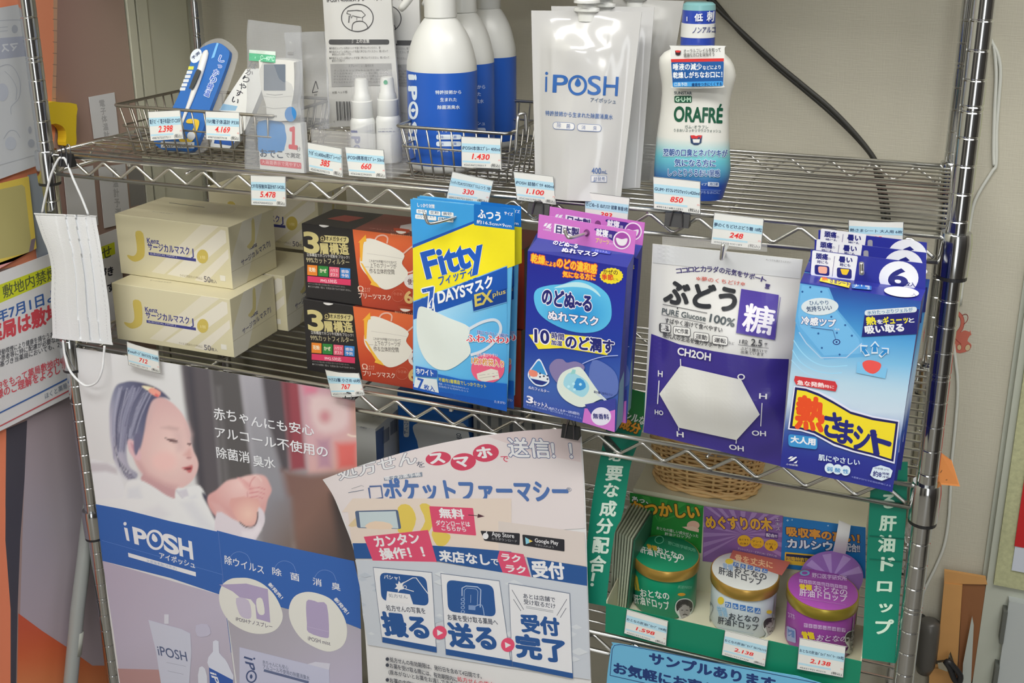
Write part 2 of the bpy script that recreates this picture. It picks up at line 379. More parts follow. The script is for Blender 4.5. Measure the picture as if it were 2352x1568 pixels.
paper_wall = wallmat('woven_wallpaper', (186, 182, 166), 700, 700)
cream = mat('cream_painted_frame', (205, 204, 184), 0.6, noise=0.03, nscale=8)
def struct(mb, name, m): return tag(mb.mk(name, m), kind='structure')
struct(MB().box((WL-40, WB, -1300), (2600, WB+60, 1300)), 'wall_back', paper_wall)
struct(MB().box((WL-60, -1100, -1300), (WL, WB, 1300)), 'wall_left', mat('pale_wall_paint', (196, 194, 178), 0.8, noise=0.03, nscale=5))
struct(MB().box((-1200, -3300, -1330), (2600, WB, -1300)), 'floor', mat('grey_vinyl_floor', (120, 116, 108), 0.45, noise=0.12, nscale=9))
struct(MB().box((-1200, -3300, 1300), (2600, WB, 1330)), 'ceiling', mat('white_ceiling', (190, 190, 186), 0.9, noise=0.02, nscale=8))
# door frame on the left wall (uprights read at photo y = 150)
def yl(x, y, X=WL): return at(x, y, X=X)[1]
for n, (xa, xb, t) in enumerate([(298, 314, 7), (322, 345, 5), (345, 437, 2.5)]):
    a, b = yl(xa, 150), yl(xb, 150); struct(MB().box((WL, a, -1300), (WL+t, min(b, WB), 1300)), 'trim_%d' % (n+1), cream)
struct(MB().box((WL, yl(314, 150), -1300), (WL+1, yl(322, 150), 1300)), 'trim_4', mat('grey_seal', (140, 142, 140), 0.6))
# pilaster and boards on the right of the back wall
xr = at(2291, 1160, Y=WB-14)[0]
struct(MB().box((xr, WB-14, -1300), (xr+58, WB, 1300)).box((xr-5, WB-4, -1300), (xr, WB, 1300)), 'trim_5', mat('grey_green_frame', (178, 182, 170), 0.6, noise=0.03, nscale=9))
nb = thing('notice_board', 'speckled beige board at the right edge with a red topped paper on it', 'notice board', at(2345, 1200, Y=WB-3))
q0 = at(2300, 1150, Y=WB-16); qz = at(2316, 1345, Y=WB-16)[2]; qt = at(2352, 960, Y=WB-16)[2]
X0 = xr+8
MB().box((X0, WB-20, qz), (X0+260, WB-14, qt+400)).mk('board', mat('speckled_board', (176, 178, 140), 0.8, noise=0.32, nscale=170), nb)
MB().box((X0+18, WB-22, qz+27), (X0+230, WB-20, qt+60)).mk('paper', mat('bluish_paper', (196, 202, 214), 0.6), nb)
zr = at(2337, 1255, Y=WB-23)[2]
MB().box((X0+17, WB-23, zr), (X0+230, WB-22, qt+56)).mk('red_heading', mat('red_print', (186, 30, 34), 0.6), nb)
lk = thing('wall_cabinet', 'pale grey cabinet door low on the right edge with dark hinges', 'cabinet', at(2330, 1560, Y=WB-20))
MB().box((X0+20, WB-26, qz-420), (X0+300, WB-14, qz-16)).mk('door', mat('pale_grey_panel', (176, 182, 182), 0.5), lk)
for (a, b) in ((1405, 1480), (1535, 1600)):
    z1, z2 = at(2318, a, Y=WB-28)[2], at(2318, b, Y=WB-28)[2]; MB().box((X0+15, WB-30, z2), (X0+20, WB-14, z1)).mk('hinge', mat('dark_hinge', (92, 95, 90), 0.5), lk)
# ================================================================== wire rack
RW, RD = 1044.25, 314.5
SHZ = [133.0+150, -117.0, -367.0, -617.0, -1100.0]
rack = thing('wire_rack', 'chrome wire shelving rack with grooved posts holding all the goods', 'shelving', (RW/2, RD/2, -Z0))
def post(x, y):
    prof = []; r = 9.7; z = 600.0; ev = []
    for i in range(-24, 52):
        zz = -25.0*i
        for k in ((-2.4, 2.4) if i % 10 == 0 else (0,)): ev.append(zz+k)
    prof.append((r, 620))
    for e in sorted(ev, reverse=True): prof += [(r, e+1.3), (r-0.5, e+0.5), (r-0.5, e-0.3), (r, e-1.1)]
    prof.append((r, -Z0)); prof = prof[::-1]
    return edge_split(MB().lathe((x, y), prof, 28).mk('post', chrome, rack), 14)
for x in (0, RW):
    for y in (0, RD): post(x, y)
rng = random.Random(3)
wm = None; dwm = None
for k, z in enumerate(SHZ):
    sh = bpy.data.objects.new('shelf', None); COL.objects.link(sh); sh.parent = rack; ORG[sh.name] = ORG[rack.name]
    for x in (0, RW):
        for y in (0, RD):
            o = MB().lathe((x, y), [(10.2, z-35), (13.4, z-34.4), (14.2, z-4), (13.2, z+4.5), (12.6, z+5.6), (10.0, z+5.6)], 28).mk('collar', chrome, sh); edge_split(o, 50)
            o = MB().lathe((x, y), [(9.9, z-38), (13.2, z-38), (13.2, z-34.6), (9.9, z-34.6)], 24).mk('black_sleeve', black, sh)
    for y in (0, RD):
        s = 1 if y == 0 else -1; yy = y
        o = MB().tube([(13, yy, z), (RW-13, yy, z)], 2.6, 8).mk('rail', wire, sh, smooth=True)
        o = MB().tube([(13, yy, z-24), (RW-13, yy, z-24)], 2.6, 8).mk('rail', wire, sh, smooth=True)
        n = 21; p = (RW-30)/(2*n); pts = [(15+p*i, yy, z-(3.6 if i % 2 else 21.2)) for i in range(2*n+1)]
        q = []
        for i in range(len(pts)-1):
            a, b = np.array(pts[i]), np.array(pts[i+1]); q += [a*(1-t)+b*t for t in (.07, .16, .84, .93)]
        MB().tube(q, 1.95, 6).mk('truss_wire', wire, sh, smooth=True)
    for x in (0, RW):
        for dz in (0, -24):
            MB().tube([(x, 13, z+dz), (x, RD-13, z+dz)], 2.6, 8).mk('rail', wire, sh, smooth=True)
        pts = [(x, 16+i*(RD-32)/12, z-(4.2 if i % 2 else 20.5)) for i in range(13)]; MB().tube(smoothpts(pts, 3), 1.75, 6).mk('truss_wire', wire, sh, smooth=True)
    for x in (RW*0.2, RW*0.4, RW*0.6, RW*0.8):      # wavy cross supports under the deck
        pts = [(x+(3 if i % 2 else -3), 2+i*(RD-4)/13, z-(3.6 if i % 2 else 9)) for i in range(14)]; MB().tube(smoothpts(pts, 3), 1.8, 6).mk('cross_wire', wire, sh, smooth=True)
    if wm is None:
        wm = MB().tube([(2.5, 0, 0), (RW-2.5, 0, 0)], 1.45, 6).mk('deck_wire', wire, sh, smooth=True); wm.location = (np.array([0, 18, z])/1000.0); first = wm
        # mesh is stored relative to the rack origin, so a copy only needs its own offset
    for j in range(15):
        yy = 18+j*(RD-36)/14
        if first is not None: w_ = first; first = None
        else: w_ = wm.copy(); COL.objects.link(w_)
        w_.parent = sh; w_.location = (0, yy/1000.0, (z)/1000.0)
    for x in (RW*0.12, RW*0.33, RW*0.52, RW*0.73, RW*0.9): MB().lathe((x, 1.0), [(1.0, z-6), (2.6, z-5), (2.6, z-2), (1.0, z-1)], 8).mk('weld_nub', wire, sh)

# unseen cartons added on the topmost shelf to shade the wall behind, and the far side of the shop that the chrome mirrors
kraft = mat('plain_carton', (186, 170, 140), 0.6, noise=.04, nscale=12)
for i, (x0, x1, y1, h) in enumerate(((40, 330, 300, 170), (345, 640, 300, 210), (655, 1010, 300, 180))):
    t = thing('shading_carton', ('unseen shading carton on the top shelf, nearest the door frame', 'taller unseen shading carton in the middle of the top shelf', 'wide unseen shading carton on the top shelf at the wall cable end')[i], 'carton', ((x0+x1)/2, 160, SHZ[0]+2.5), 'cartons on the top shelf')
    MB().box((x0, 25, SHZ[0]+2.5), (x1, y1, SHZ[0]+2.5+h)).mk('carton', kraft, t); MB().box((x0, 24.4, SHZ[0]+2+h*.3), (x1, 25, SHZ[0]+2+h*.3+45)).mk('tape', mat('brown_tape', (150, 120, 80), .3), t)
struct(MB().box((-1200, -3400, -1300), (2600, -3300, 1300)), 'wall_front', mat('shop_far_wall', (150, 146, 138), 0.8, noise=.3, nscale=1.2))
struct(MB().box((2500, -3300, -1300), (2600, WB, 1300)), 'wall_right', mat('shop_side_wall', (120, 116, 110), 0.8, noise=.4, nscale=1.5))

struct(MB().box((-1150, -2500, -1300), (-350, -2100, 800)), 'reflection_block_front', mat('reflection_block_dark', (52, 48, 46), 0.5))  # unseen dark block, added so the chrome posts mirror a dark stripe
struct(MB().box((2300, -2300, -1300), (2490, -300, 900)), 'reflection_block_right', mat('reflection_block_dark'))  # second unseen block, added as a dark reflection on the right
struct(MB().box((300, -3290, -1300), (900, -3200, 700)), 'reflection_block_far', mat('reflection_block_dark'))  # no real door: dark slab added out of view for the post reflections
# ================================================================== price cards
def card(px, Y, label, name, price, code, group='price cards', bend=0.0, shy=0.0, nb_=0.022):
    c = quadY(Y, px); S = Quad(c, (lambda u, v: bend*np.sin(np.pi*u)*1.0) if bend else None)
    t = thing('price_card', label, 'price card', (c[0]+c[1])/2, group)
    slab('card', S, 0.7, mat('white_card', (216, 217, 214), 0.35), t, nu=10 if bend else 1, nv=1)
    cv = Canvas(S, t, 'gloss', off=0.04)
    TL, TR, BR, BL = [np.array(p, float) for p in px]
    def q(s, v): return (TL*(1-s)+TR*s)*(1-v)+(BL*(1-s)+BR*s)*v
    def band(s0, s1, v0, v1, col): cv.quad([q(s0, v0), q(s1, v0), q(s1, v1), q(s0, v1)], col)
    H = np.linalg.norm(BL-TL)
    ed = (92, 96, 100)
    for (a, b, c_, d) in ((0, 1, 0, .012), (0, 1, .988, 1), (0, .01, 0, 1), (.99, 1, 0, 1)): band(a, b, c_, d, ed)
    band(.015, .985, .22, .50, (172, 208, 224)); band(.03, .72, .775, .835, (172, 208, 224))
    cv.text(name, q(.03, .43), q(.98, .43), H*.125, (34, 60, 92), .022)
    w = .085*len(price); cv.text(price, q(.48-w/2, .715), q(.48+w/2, .715), H*.17, (222, 52, 50), nb_, sh=.25)
    cv.text(code, q(.06, .945), q(.62, .945), H*.06, (70, 84, 92)); cv.text('(税込)', q(.74, .95), q(.965, .95), H*.105, (60, 60, 62), .01)
    cv.text('円', q(.93, .75), q(.975, .75), H*.05, (222, 90, 80)); cv.done(); return t
card([(339.3, 256.4), (413.3, 252.6), (421, 318.9), (345.7, 324)], [2, 2, -3, -3], 'price card 2.398 on the left wire basket', '電子ｽﾋﾟｰﾄﾞ電子体温計 ET-C205P', '2.398', '4987072077511')
card([(471.4, 255.1), (549.7, 257.7), (551, 325.3), (473.2, 320.2)], [2, 2, -3, -3], 'price card 4.169, straight, between the blue thermometer and the clear bag', 'ﾃﾙﾓ電子体温計 P330', '4.169', '4987350877018')
card([(705.6, 326.5), (784.7, 340.6), (786.7, 408), (709, 393)], [7, 0, -4, 4], 'price card 385 on the clear bin left of card 660', 'ｱｲﾎﾟｯｼｭ400ml用ｽﾌﾟﾚｰﾍｯﾄﾞ', '385', '4562462290215')
card([(791.8, 336.7), (881.6, 344.4), (886.7, 410.6), (801, 403.5)], [7, 4, 0, 3], 'price card 660 in front of the two mini spray bottles', 'iPOSH携帯用ｽﾌﾟﾚｰ 50ml', '660', '4562462290055')
card([(1058.9, 313), (1150, 318), (1152, 388), (1060, 384)], [3, 3, 3, 3], 'price card 1.430 on the basket of blue spray bottles', 'iPOSH本体ｽﾌﾟﾚｰ 400ml', '1.430', '4562462290017')
card([(575, 402.4), (656, 405), (657, 474.4), (576.8, 470.6)], -7, 'price card 5.478 on the upper shelf edge under the bagged thermometer', 'ﾋﾀﾁ非接触体温計BT-542BL', '5.478', '4904700040223')
card([(1038.5, 394), (1134, 415.7), (1121, 469), (1024.5, 456.5)], [-10, -10, -9, -9], 'price card 330 above the blue and yellow mask pouch', 'ﾌｨｯﾃｨ7DAYSﾏｽｸEXﾌﾟﾗｽふつう 7枚', '330', '4901957212051')
card([(1178.8, 394), (1271, 405), (1277.6, 470.6), (1187, 459)], -8, 'price card 1.100 in a black clip below the silver pouch', 'iPOSH 詰替ﾊﾟｳﾁ 400ml', '1.100', '4562462290178')
card([(1343, 440.5), (1447, 454), (1440, 528), (1343, 515)], -8, 'price card 393 above the pink topped boxes', 'のどぬ~る ぬれﾏｽｸ 就寝 無香3枚', '393', '4987072053256', bend=1.5)
card([(1499.5, 405.5), (1609, 417), (1609, 492), (1501, 479)], -8, 'price card 850 in a black clip below the mouthwash', 'GUM･ｵﾗﾌﾚﾏｳｽｳｫｯｼｭ420ml', '850', '4901616811591')
card([(1640, 488), (1755, 502.4), (1748, 574), (1632, 560)], -8, 'price card 248 above the grape sugar bag', '夢のくちどけぶどう糖 18粒', '248', '4902738400189')
card([(1948.5, 505), (2076, 509.6), (2074, 572), (1948.5, 566)], -8, 'price card 382 above the cooling sheet boxes', '熱さまシート 大人用 6枚', '382', '4987072055328', bend=5)
card([(290.8, 785), (363.5, 806), (368, 857.7), (294.6, 837.8)], -14, 'price card 712 on the middle shelf edge below the beige boxes', 'KenzｻｰｼﾞｶﾙﾏｽｸJ 50枚', '712', '4560165110712', bend=1)
card([(746.4, 849), (824, 857), (838, 907.4), (761.7, 910.5)], -14, 'price card 767, curled, below the black and orange boxes', 'ｱｲﾘｽ3層 小さめ 60枚', '767', '4562131600386', bend=4)
card([(1439.4, 1399.4), (1534.6, 1426.7), (1530, 1482.7), (1433, 1454)], -4, 'price card 1.598 on the case below the green jar', 'おとなの肝油ﾄﾞﾛｯﾌﾟ 100粒', '1.598', '4562193147302')
card([(1665, 1447.5), (1765, 1471), (1757, 1531), (1657.4, 1503.5)], -4, 'price card 2.138 on the case below the white jar', 'おとなの肝油ﾄﾞﾛｯﾌﾟｶﾙｼｳﾑ110', '2.138', '4562193147326')
card([(1835.9, 1465), (1943, 1485), (1936.8, 1556), (1830, 1536)], -4, 'price card 2.138 on the case below the purple jar', 'おとなの肝油ﾄﾞﾛｯﾌﾟｱｲﾍﾞﾘｰ 100粒', '2.138', '4562193140210')
# ================================================================== black binder clips
def clip(x, y, Y, w, h, label, hd=True):
    c = at(x, y, Y=Y); t = thing('binder_clip', label, 'clip', c-np.array([0, 0, h]), 'black binder clips'); w2 = w/2
    m = MB(); V = [(c[0]+sx*w2, c[1]+dy, c[2]+z) for sx in (-1, 1) for dy, z in ((-1.2, 0), (1.2, 0), (5.5, -h), (-5.5, -h))]
    m.add(V, [(0, 1, 2, 3), (7, 6, 5, 4), (0, 4, 5, 1), (3, 2, 6, 7), (0, 3, 7, 4), (1, 5, 6, 2)]).mk('clip_body', black, t)
    for s in (-1, 1):
        k = w*0.26; MB().tube(smoothpts([(c[0]-k, c[1]+s*5.8, c[2]-h+1), (c[0]-k*0.75, c[1]+s*3.2, c[2]+1), (c[0]-k*0.35, c[1]+s*5, c[2]+(9 if hd else 3)), (c[0]+k*0.35, c[1]+s*5, c[2]+(9 if hd else 3)), (c[0]+k*0.75, c[1]+s*3.2, c[2]+1), (c[0]+k, c[1]+s*5.8, c[2]-h+1)], 3), 0.75, 6).mk('wire_handle', mat('dark_steel', (120, 120, 124), 0.3, 1.0), t)
clip(1239, 467, -7.5, 23, 11, 'black binder clip under the silver pouch', False)
clip(1557, 489, -7.5, 24, 13, 'black binder clip under the mouthwash bottle', False)
clip(805, 903, -13, 16, 5, 'small black clip under the curled card 767', False)
clip(1312, 977, -27, 19, 13, 'black binder clip holding the flyer top corner')
clip(152, 352, -6, 20, 16, 'black binder clip at the left end of the upper shelf')
# ================================================================== wire baskets
def wire_basket(x0, x1, y0, y1, zb, zt, tp, label, nx, ny, levels, m=dullwire, hook=None):
    t = thing('wire_basket', label, 'wire basket', ((x0+x1)/2, (y0+y1)/2, zb), 'wire baskets')
    def ring(f, r, nm):
        e = tp*f; z = zb+(zt-zb)*f; R = 6; P = []
        for cx_, cy_, a0 in ((x1+e-R, y1+e-R, 0), (x0-e+R, y1+e-R, 90), (x0-e+R, y0-e+R, 180), (x1+e-R, y0-e+R, 270)):
            for k in range(4): a = math.radians(a0+30*k); P.append((cx_+R*math.cos(a), cy_+R*math.sin(a), z))
        P.append(P[0]); P.append(P[1]); MB().tube(P, r, 6).mk(nm, m, t, smooth=True)
    ring(1.0, 1.9, 'rim'); ring(0.02, 1.0, 'side_wire')
    for f in levels: ring(f, 1.15, 'side_wire')
    for i in range(nx+1):
        x = x0+(x1-x0)*(i+0.5)/(nx+1); k = (x-(x0+x1)/2)/((x1-x0)/2)*tp
        MB().tube([(x+k, y0-tp, zt), (x, y0, zb+1.5), (x, y0+2, zb), (x, y1-2, zb), (x, y1, zb+1.5), (x+k, y1+tp, zt)], 1.0, 6).mk('upright_wire', m, t, smooth=True)
    for i in range(ny+1):
        y = y0+(y1-y0)*(i+0.5)/(ny+1); k = (y-(y0+y1)/2)/((y1-y0)/2)*tp
        MB().tube([(x0-tp, y+k, zt), (x0, y, zb+2.4), (x0+2, y, zb+2), (x1-2, y, zb+2), (x1, y, zb+2.4), (x1+tp, y+k, zt)], 1.0, 6).mk('upright_wire', m, t, smooth=True)
    return t
wire_basket(119, 322, 14, 124, -112.5, -50.5, 10, 'long wire basket at the left end of the upper shelf holding boxed thermometers', 12, 7, (0.3, 0.6))
wb2 = wire_basket(487, 599, 24, 210, -112.5, -54, 9, 'wire basket in the middle of the upper shelf holding blue and white spray bottles', 8, 10, (0.3, 0.62), mat('steel_wire', (176, 174, 168), 0.3, 1.0))
hp = [at(1184, 355, Y=30), at(1189, 280, Y=34), at(1192, 265, Y=38), at(1200, 261, Y=40), at(1208, 266, Y=42), at(1209, 308, Y=42)]
MB().tube(smoothpts(hp, 4), 1.9, 8).mk('bent_hook', wire, wb2, smooth=True)
# ================================================================== stick thermometer in its blister pack
Zt = (380, 90, 6.273)
bl0 = at(400, 330, Y=30); nrm = np.array([0.05, -0.88, 0.45]); nrm /= np.linalg.norm(nrm); PLB = (bl0, nrm)
def blister(px, zs, pl, name, label, col, cat='thermometer'):
    P = [at(*zp(zs, x, y), pl=pl) for x, y in px]; t = thing(name, label, cat, min(P, key=lambda p: p[2]), 'thermometers in the left basket')
    return P, t
out = smoothpts([(-160, 1350), (110, 970), (340, 400), (380, 250), (540, 110), (740, 50), (880, 130), (905, 290), (640, 1000), (430, 1560), (200, 1600), (-100, 1560)], 5, True)
P, th = blister(out, Zt, PLB, 'stick_thermometer_pack', 'blue blister pack with a white stick thermometer, standing in the left basket', None)
def ext(P, n, d0, d1, nm, m, t):
    k = len(P); V = [p+n*d0 for p in P]+[p+n*d1 for p in P]; F = [[k+i for i in range(k)], list(range(k))[::-1]]+[(i, (i+1) % k, k+(i+1) % k, k+i) for i in range(k)]
    return mk(nm, V, F, m, t)
ext(P, nrm, -6, -0.2, 'backing_card', mat('blue_card', (46, 104, 178), 0.3), th)
Q = [at(*zp(Zt, x, y), pl=PLB) for x, y in smoothpts([(-150, 1400), (100, 960), (330, 380), (380, 200), (540, 20), (760, -40), (960, 100), (985, 300), (740, 1020), (560, 1560), (200, 1620)], 5, True)]
ext(Q, nrm, -7.5, -6.2, 'clear_blister', clearer, th)
ax_ = [(590, 165), (560, 420), (420, 700), (330, 950), (250, 1190)]
SP = Quad([at(*zp(Zt, x, y), pl=PLB) for x, y in ((-200, 1650), (1100, 1650), (1100, -50), (-200, -50))])
cv = Canvas(SP, th, 'gloss').at(*Zt)
cv.ell(440, 240, 75, 110, (214, 222, 230), 0.5); cv.rect(335, 390, 412, 440, (206, 208, 84), sk=-.2)
for i in range(5): cv.rect(312-24*i, 455+60*i, 390-24*i, 500+60*i, (208, 214, 218), 8, sk=-.25)
cv.text('予測', (395, 300), (500, 210), 50, (40, 60, 100), .03)
cv.poly([(660, 280), (740, 52), (770, 60), (705, 260)], (120, 180, 226))
cv.vtext('しっかり検温', (835, 235), (590, 830), 78, (60, 100, 190), .03, (214, 224, 240), .07)
cv.poly([(300, 1190), (340, 1150), (470, 1160), (490, 1230), (430, 1390), (380, 1480), (240, 1490), (200, 1440), (300, 1440), (360, 1380), (420, 1230), (330, 1215)], (226, 190, 60), k=3)
cv.ell(375, 1395, 58, 62, (220, 224, 228)); cv.line([(-60, 1520), (420, 1530)], 90, (212, 214, 214)); cv.text('A&D Medical', (-40, 1560), (380, 1560), 50, (50, 50, 60))
cv.done()
V = []
st = [(600, 158, 30), (590, 195, 78), (565, 270, 100), (520, 430, 100), (455, 640, 88), (370, 880, 66), (290, 1080, 46), (225, 1260, 24), (205, 1330, 12)]
m_ = MB(); rows = []
for (x, y, w) in st:
    c = at(*zp(Zt, x, y), pl=PLB); e = at(*zp(Zt, x+w/2, y+w*0.12), pl=PLB)-c; r = np.linalg.norm(e); e = e/r
    rows.append([c+e*(r*math.cos(a))+nrm*(0.3+min(r, 7)*0.85*max(math.sin(a), 0.0)) for a in np.linspace(0, 2*math.pi, 16, endpoint=False)])
k = 16; V = [p for r_ in rows for p in r_]; F = [(i*k+j, i*k+(j+1) % k, (i+1)*k+(j+1) % k, (i+1)*k+j) for i in range(len(rows)-1) for j in range(k)]+[list(range(k)), list(range((len(rows)-1)*k, len(rows)*k))[::-1]]
mk('thermometer_body', V, F, mat('white_plastic', (218, 218, 214), 0.35), th, smooth=True)
PL2 = (bl0+nrm*6.2, nrm); lc = [at(*zp(Zt, x, y), pl=PL2) for x, y in smoothpts([(445, 455), (490, 445), (502, 480), (400, 705), (352, 705), (350, 690)], 3, True)]
ext(lc, nrm, -.8, .6, 'display_window', mat('dark_display', (66, 68, 68), 0.25), th)
# second pack, lying behind, mostly hidden by the bag
pl2 = (at(560, 300, Y=60), nrm)
out2 = [(790, 1030), (850, 900), (1160, 430), (1350, 420), (1400, 700), (1150, 1300), (900, 1600), (640, 1560)]
P, t2 = blister(out2, Zt, pl2, 'stick_thermometer_pack', 'white and blue thermometer pack lying slanted behind the blue one', None)
ext(P, nrm, -9, 0, 'pack_body', mat('white_card', (216, 217, 214), 0.35), t2)
S2 = Quad([at(*zp(Zt, x, y), pl=pl2) for x, y in ((500, 1700), (1500, 1700), (1500, 300), (500, 300))]); cv = Canvas(S2, t2, 'gloss').at(*Zt)
cv.poly([(770, 1025), (830, 930), (1040, 965), (1010, 1030)], (140, 178, 206)); cv.poly([(780, 1040), (1060, 1060), (980, 1540), (700, 1500)], (46, 86, 160))
cv.vtext('はかりやすい', (1290, 330), (985, 930), 100, (50, 52, 60), .02); cv.done()
# ================================================================== forehead thermometer in a clear bag
Zb = (560, 120, 5.225)
c = floor_(quadY([16, 16, 5, 5], [(569, 45), (690, 60), (702, 398), (563, 396)]), -114)
S = Quad(c, lambda u, v: 9*np.sin(np.pi*np.clip(u, 0, 1))**0.7*np.sin(np.pi*np.clip(v*0.9+0.08, 0, 1))+0.8*np.sin(u*17+v*9)+0.7*np.sin(v*23-u*6))
fb = thing('forehead_thermometer_pack', 'forehead thermometer in a clear plastic bag, red numeral on its card', 'thermometer', (c[0]+c[1])/2)
slab('plastic_bag', S, 2, clear, fb, 14, 22, smooth=True, bdisp=lambda u, v: -9*np.sin(np.pi*u)*np.sin(np.pi*v))
SB = Quad(quadY([9, 9, 5, 5], [zp(Zb, *p) for p in ((165, 815), (680, 850), (725, 1450), (195, 1400))]))
slab('box', SB, 12, mat('white_card', (216, 217, 214), 0.35), fb)
cv = Canvas(SB, fb, 'gloss').at(*Zb)
cv.poly([(175, 830), (455, 840), (500, 950), (512, 1040), (490, 1140), (455, 1190), (200, 1205), (170, 1050)], (62, 136, 200), k=3)
cv.text('１', (545, 1168), (640, 1180), 265, (208, 58, 66), .05); cv.text('秒', (635, 1190), (685, 1190), 50, (70, 70, 70))
cv.text('おでこ', (200, 1255), (470, 1275), 85, (46, 60, 84), .03); cv.text('で測定', (500, 1260), (680, 1272), 50, (60, 60, 66), .02)
cv.quad([(195, 1280), (690, 1325), (692, 1400), (200, 1350)], (206, 74, 84), 14); cv.text('大画面表示で見やすい', (215, 1335), (680, 1380), 40, (240, 190, 190), .01); cv.done()
SD = Quad(quadY([10, 10, 9, 9], [zp(Zb, *p) for p in ((200, 80), (620, 100), (640, 800), (250, 800))]))
dv = [SD.P(u, v, 0.5) for u, v in smoothpts([(.1, 1), (.9, 1), (1, .9), (.98, .5), (.9, .25), (.88, 0), (.2, 0), (.12, .25), (.02, .5), (0, .9)], 4, True)]
ext(dv, SD.n, -14, 3, 'thermometer_body', mat('white_plastic', (218, 218, 214), 0.35), fb)
cv = Canvas(SD, fb, 'gloss', off=3.7).at(*Zb); cv.rect(262, 140, 522, 455, (112, 122, 136), 10); cv.line([(295, 495), (400, 510), (490, 498)], 6, (150, 150, 150)); cv.line([(240, 640), (380, 670), (590, 655)], 6, (178, 178, 176)); cv.line([(255, 520), (390, 535), (600, 520)], 4, (190, 190, 188))
cv.ell(583, 737, 70, 90, (58, 132, 198)); cv.text('切替', (365, 775), (425, 775), 22, (120, 120, 120)); cv.done()
cv = Canvas(S, fb, 'gloss', off=1.2).at(*Zb); cv.quad([(72, 8), (388, 38), (385, 125), (70, 98)], (92, 178, 138)); cv.text('16℃~40℃', (140, 80), (372, 105), 42, (190, 232, 210), .02); cv.quad([(72, -32), (388, -10), (388, 36), (72, 6)], (200, 214, 206)); cv.rect(535, -5, 600, 25, (140, 140, 140)); cv.done()
c = quadY(40, [(652, 75), (746, 72), (756, 296), (664, 300)])
S = Quad(c, lambda u, v: 6*np.sin(np.pi*u)*np.sin(np.pi*v)+1.4*np.sin(u*9+v*5)+1.0*np.sin(v*21))
tb = thing('plastic_bag', 'empty looking clear bag with a recycling mark behind the forehead thermometer', 'bag', (c[0]+c[1])/2)
slab('bag_film', S, 2, clear, tb, 12, 20, smooth=True)
cv = Canvas(S, tb, 'gloss', off=.6).at(*Zb); cv.line([(865, 345), (825, 480)], 9, (60, 60, 62)); cv.line([(868, 345), (895, 440)], 9, (60, 60, 62)); cv.line([(825, 485), (892, 470)], 9, (60, 60, 62)); cv.text('PP', (850, 525), (885, 525), 28, (80, 80, 82)); cv.done()
# ================================================================== clear acrylic bins
def clear_bin(x0, x1, y0, y1, zb, zt, label):
    t = thing('clear_bin', label, 'bin', ((x0+x1)/2, (y0+y1)/2, zb), 'clear plastic bins'); T = 2.0
    MB().box((x0, y0, zb), (x1, y1, zb+T)).mk('base', clearer, t)
    for nm, a, b in (('front_wall', (x0, y0, zb+T), (x1, y0+T, zt)), ('rear_wall', (x0, y1-T, zb+T), (x1, y1, zt)), ('side_wall', (x0, y0+T, zb+T), (x0+T, y1-T, zt)), ('side_wall', (x1-T, y0+T, zb+T), (x1, y1-T, zt))): MB().box(a, b).mk(nm, clearer, t)
    return t
xa = at(715, 330, Y=12)[0]; xb = at(800, 330, Y=12)[0]; xc = at(897, 330, Y=12)[0]; zt_ = at(830, 306, Y=12)[2]
clear_bin(xa, xb-1, 12, 150, -112.5, zt_, 'clear plastic bin behind price card 385'); clear_bin(xb, xc, 12, 150, -112.5, zt_, 'clear plastic bin holding the mini spray bottles')
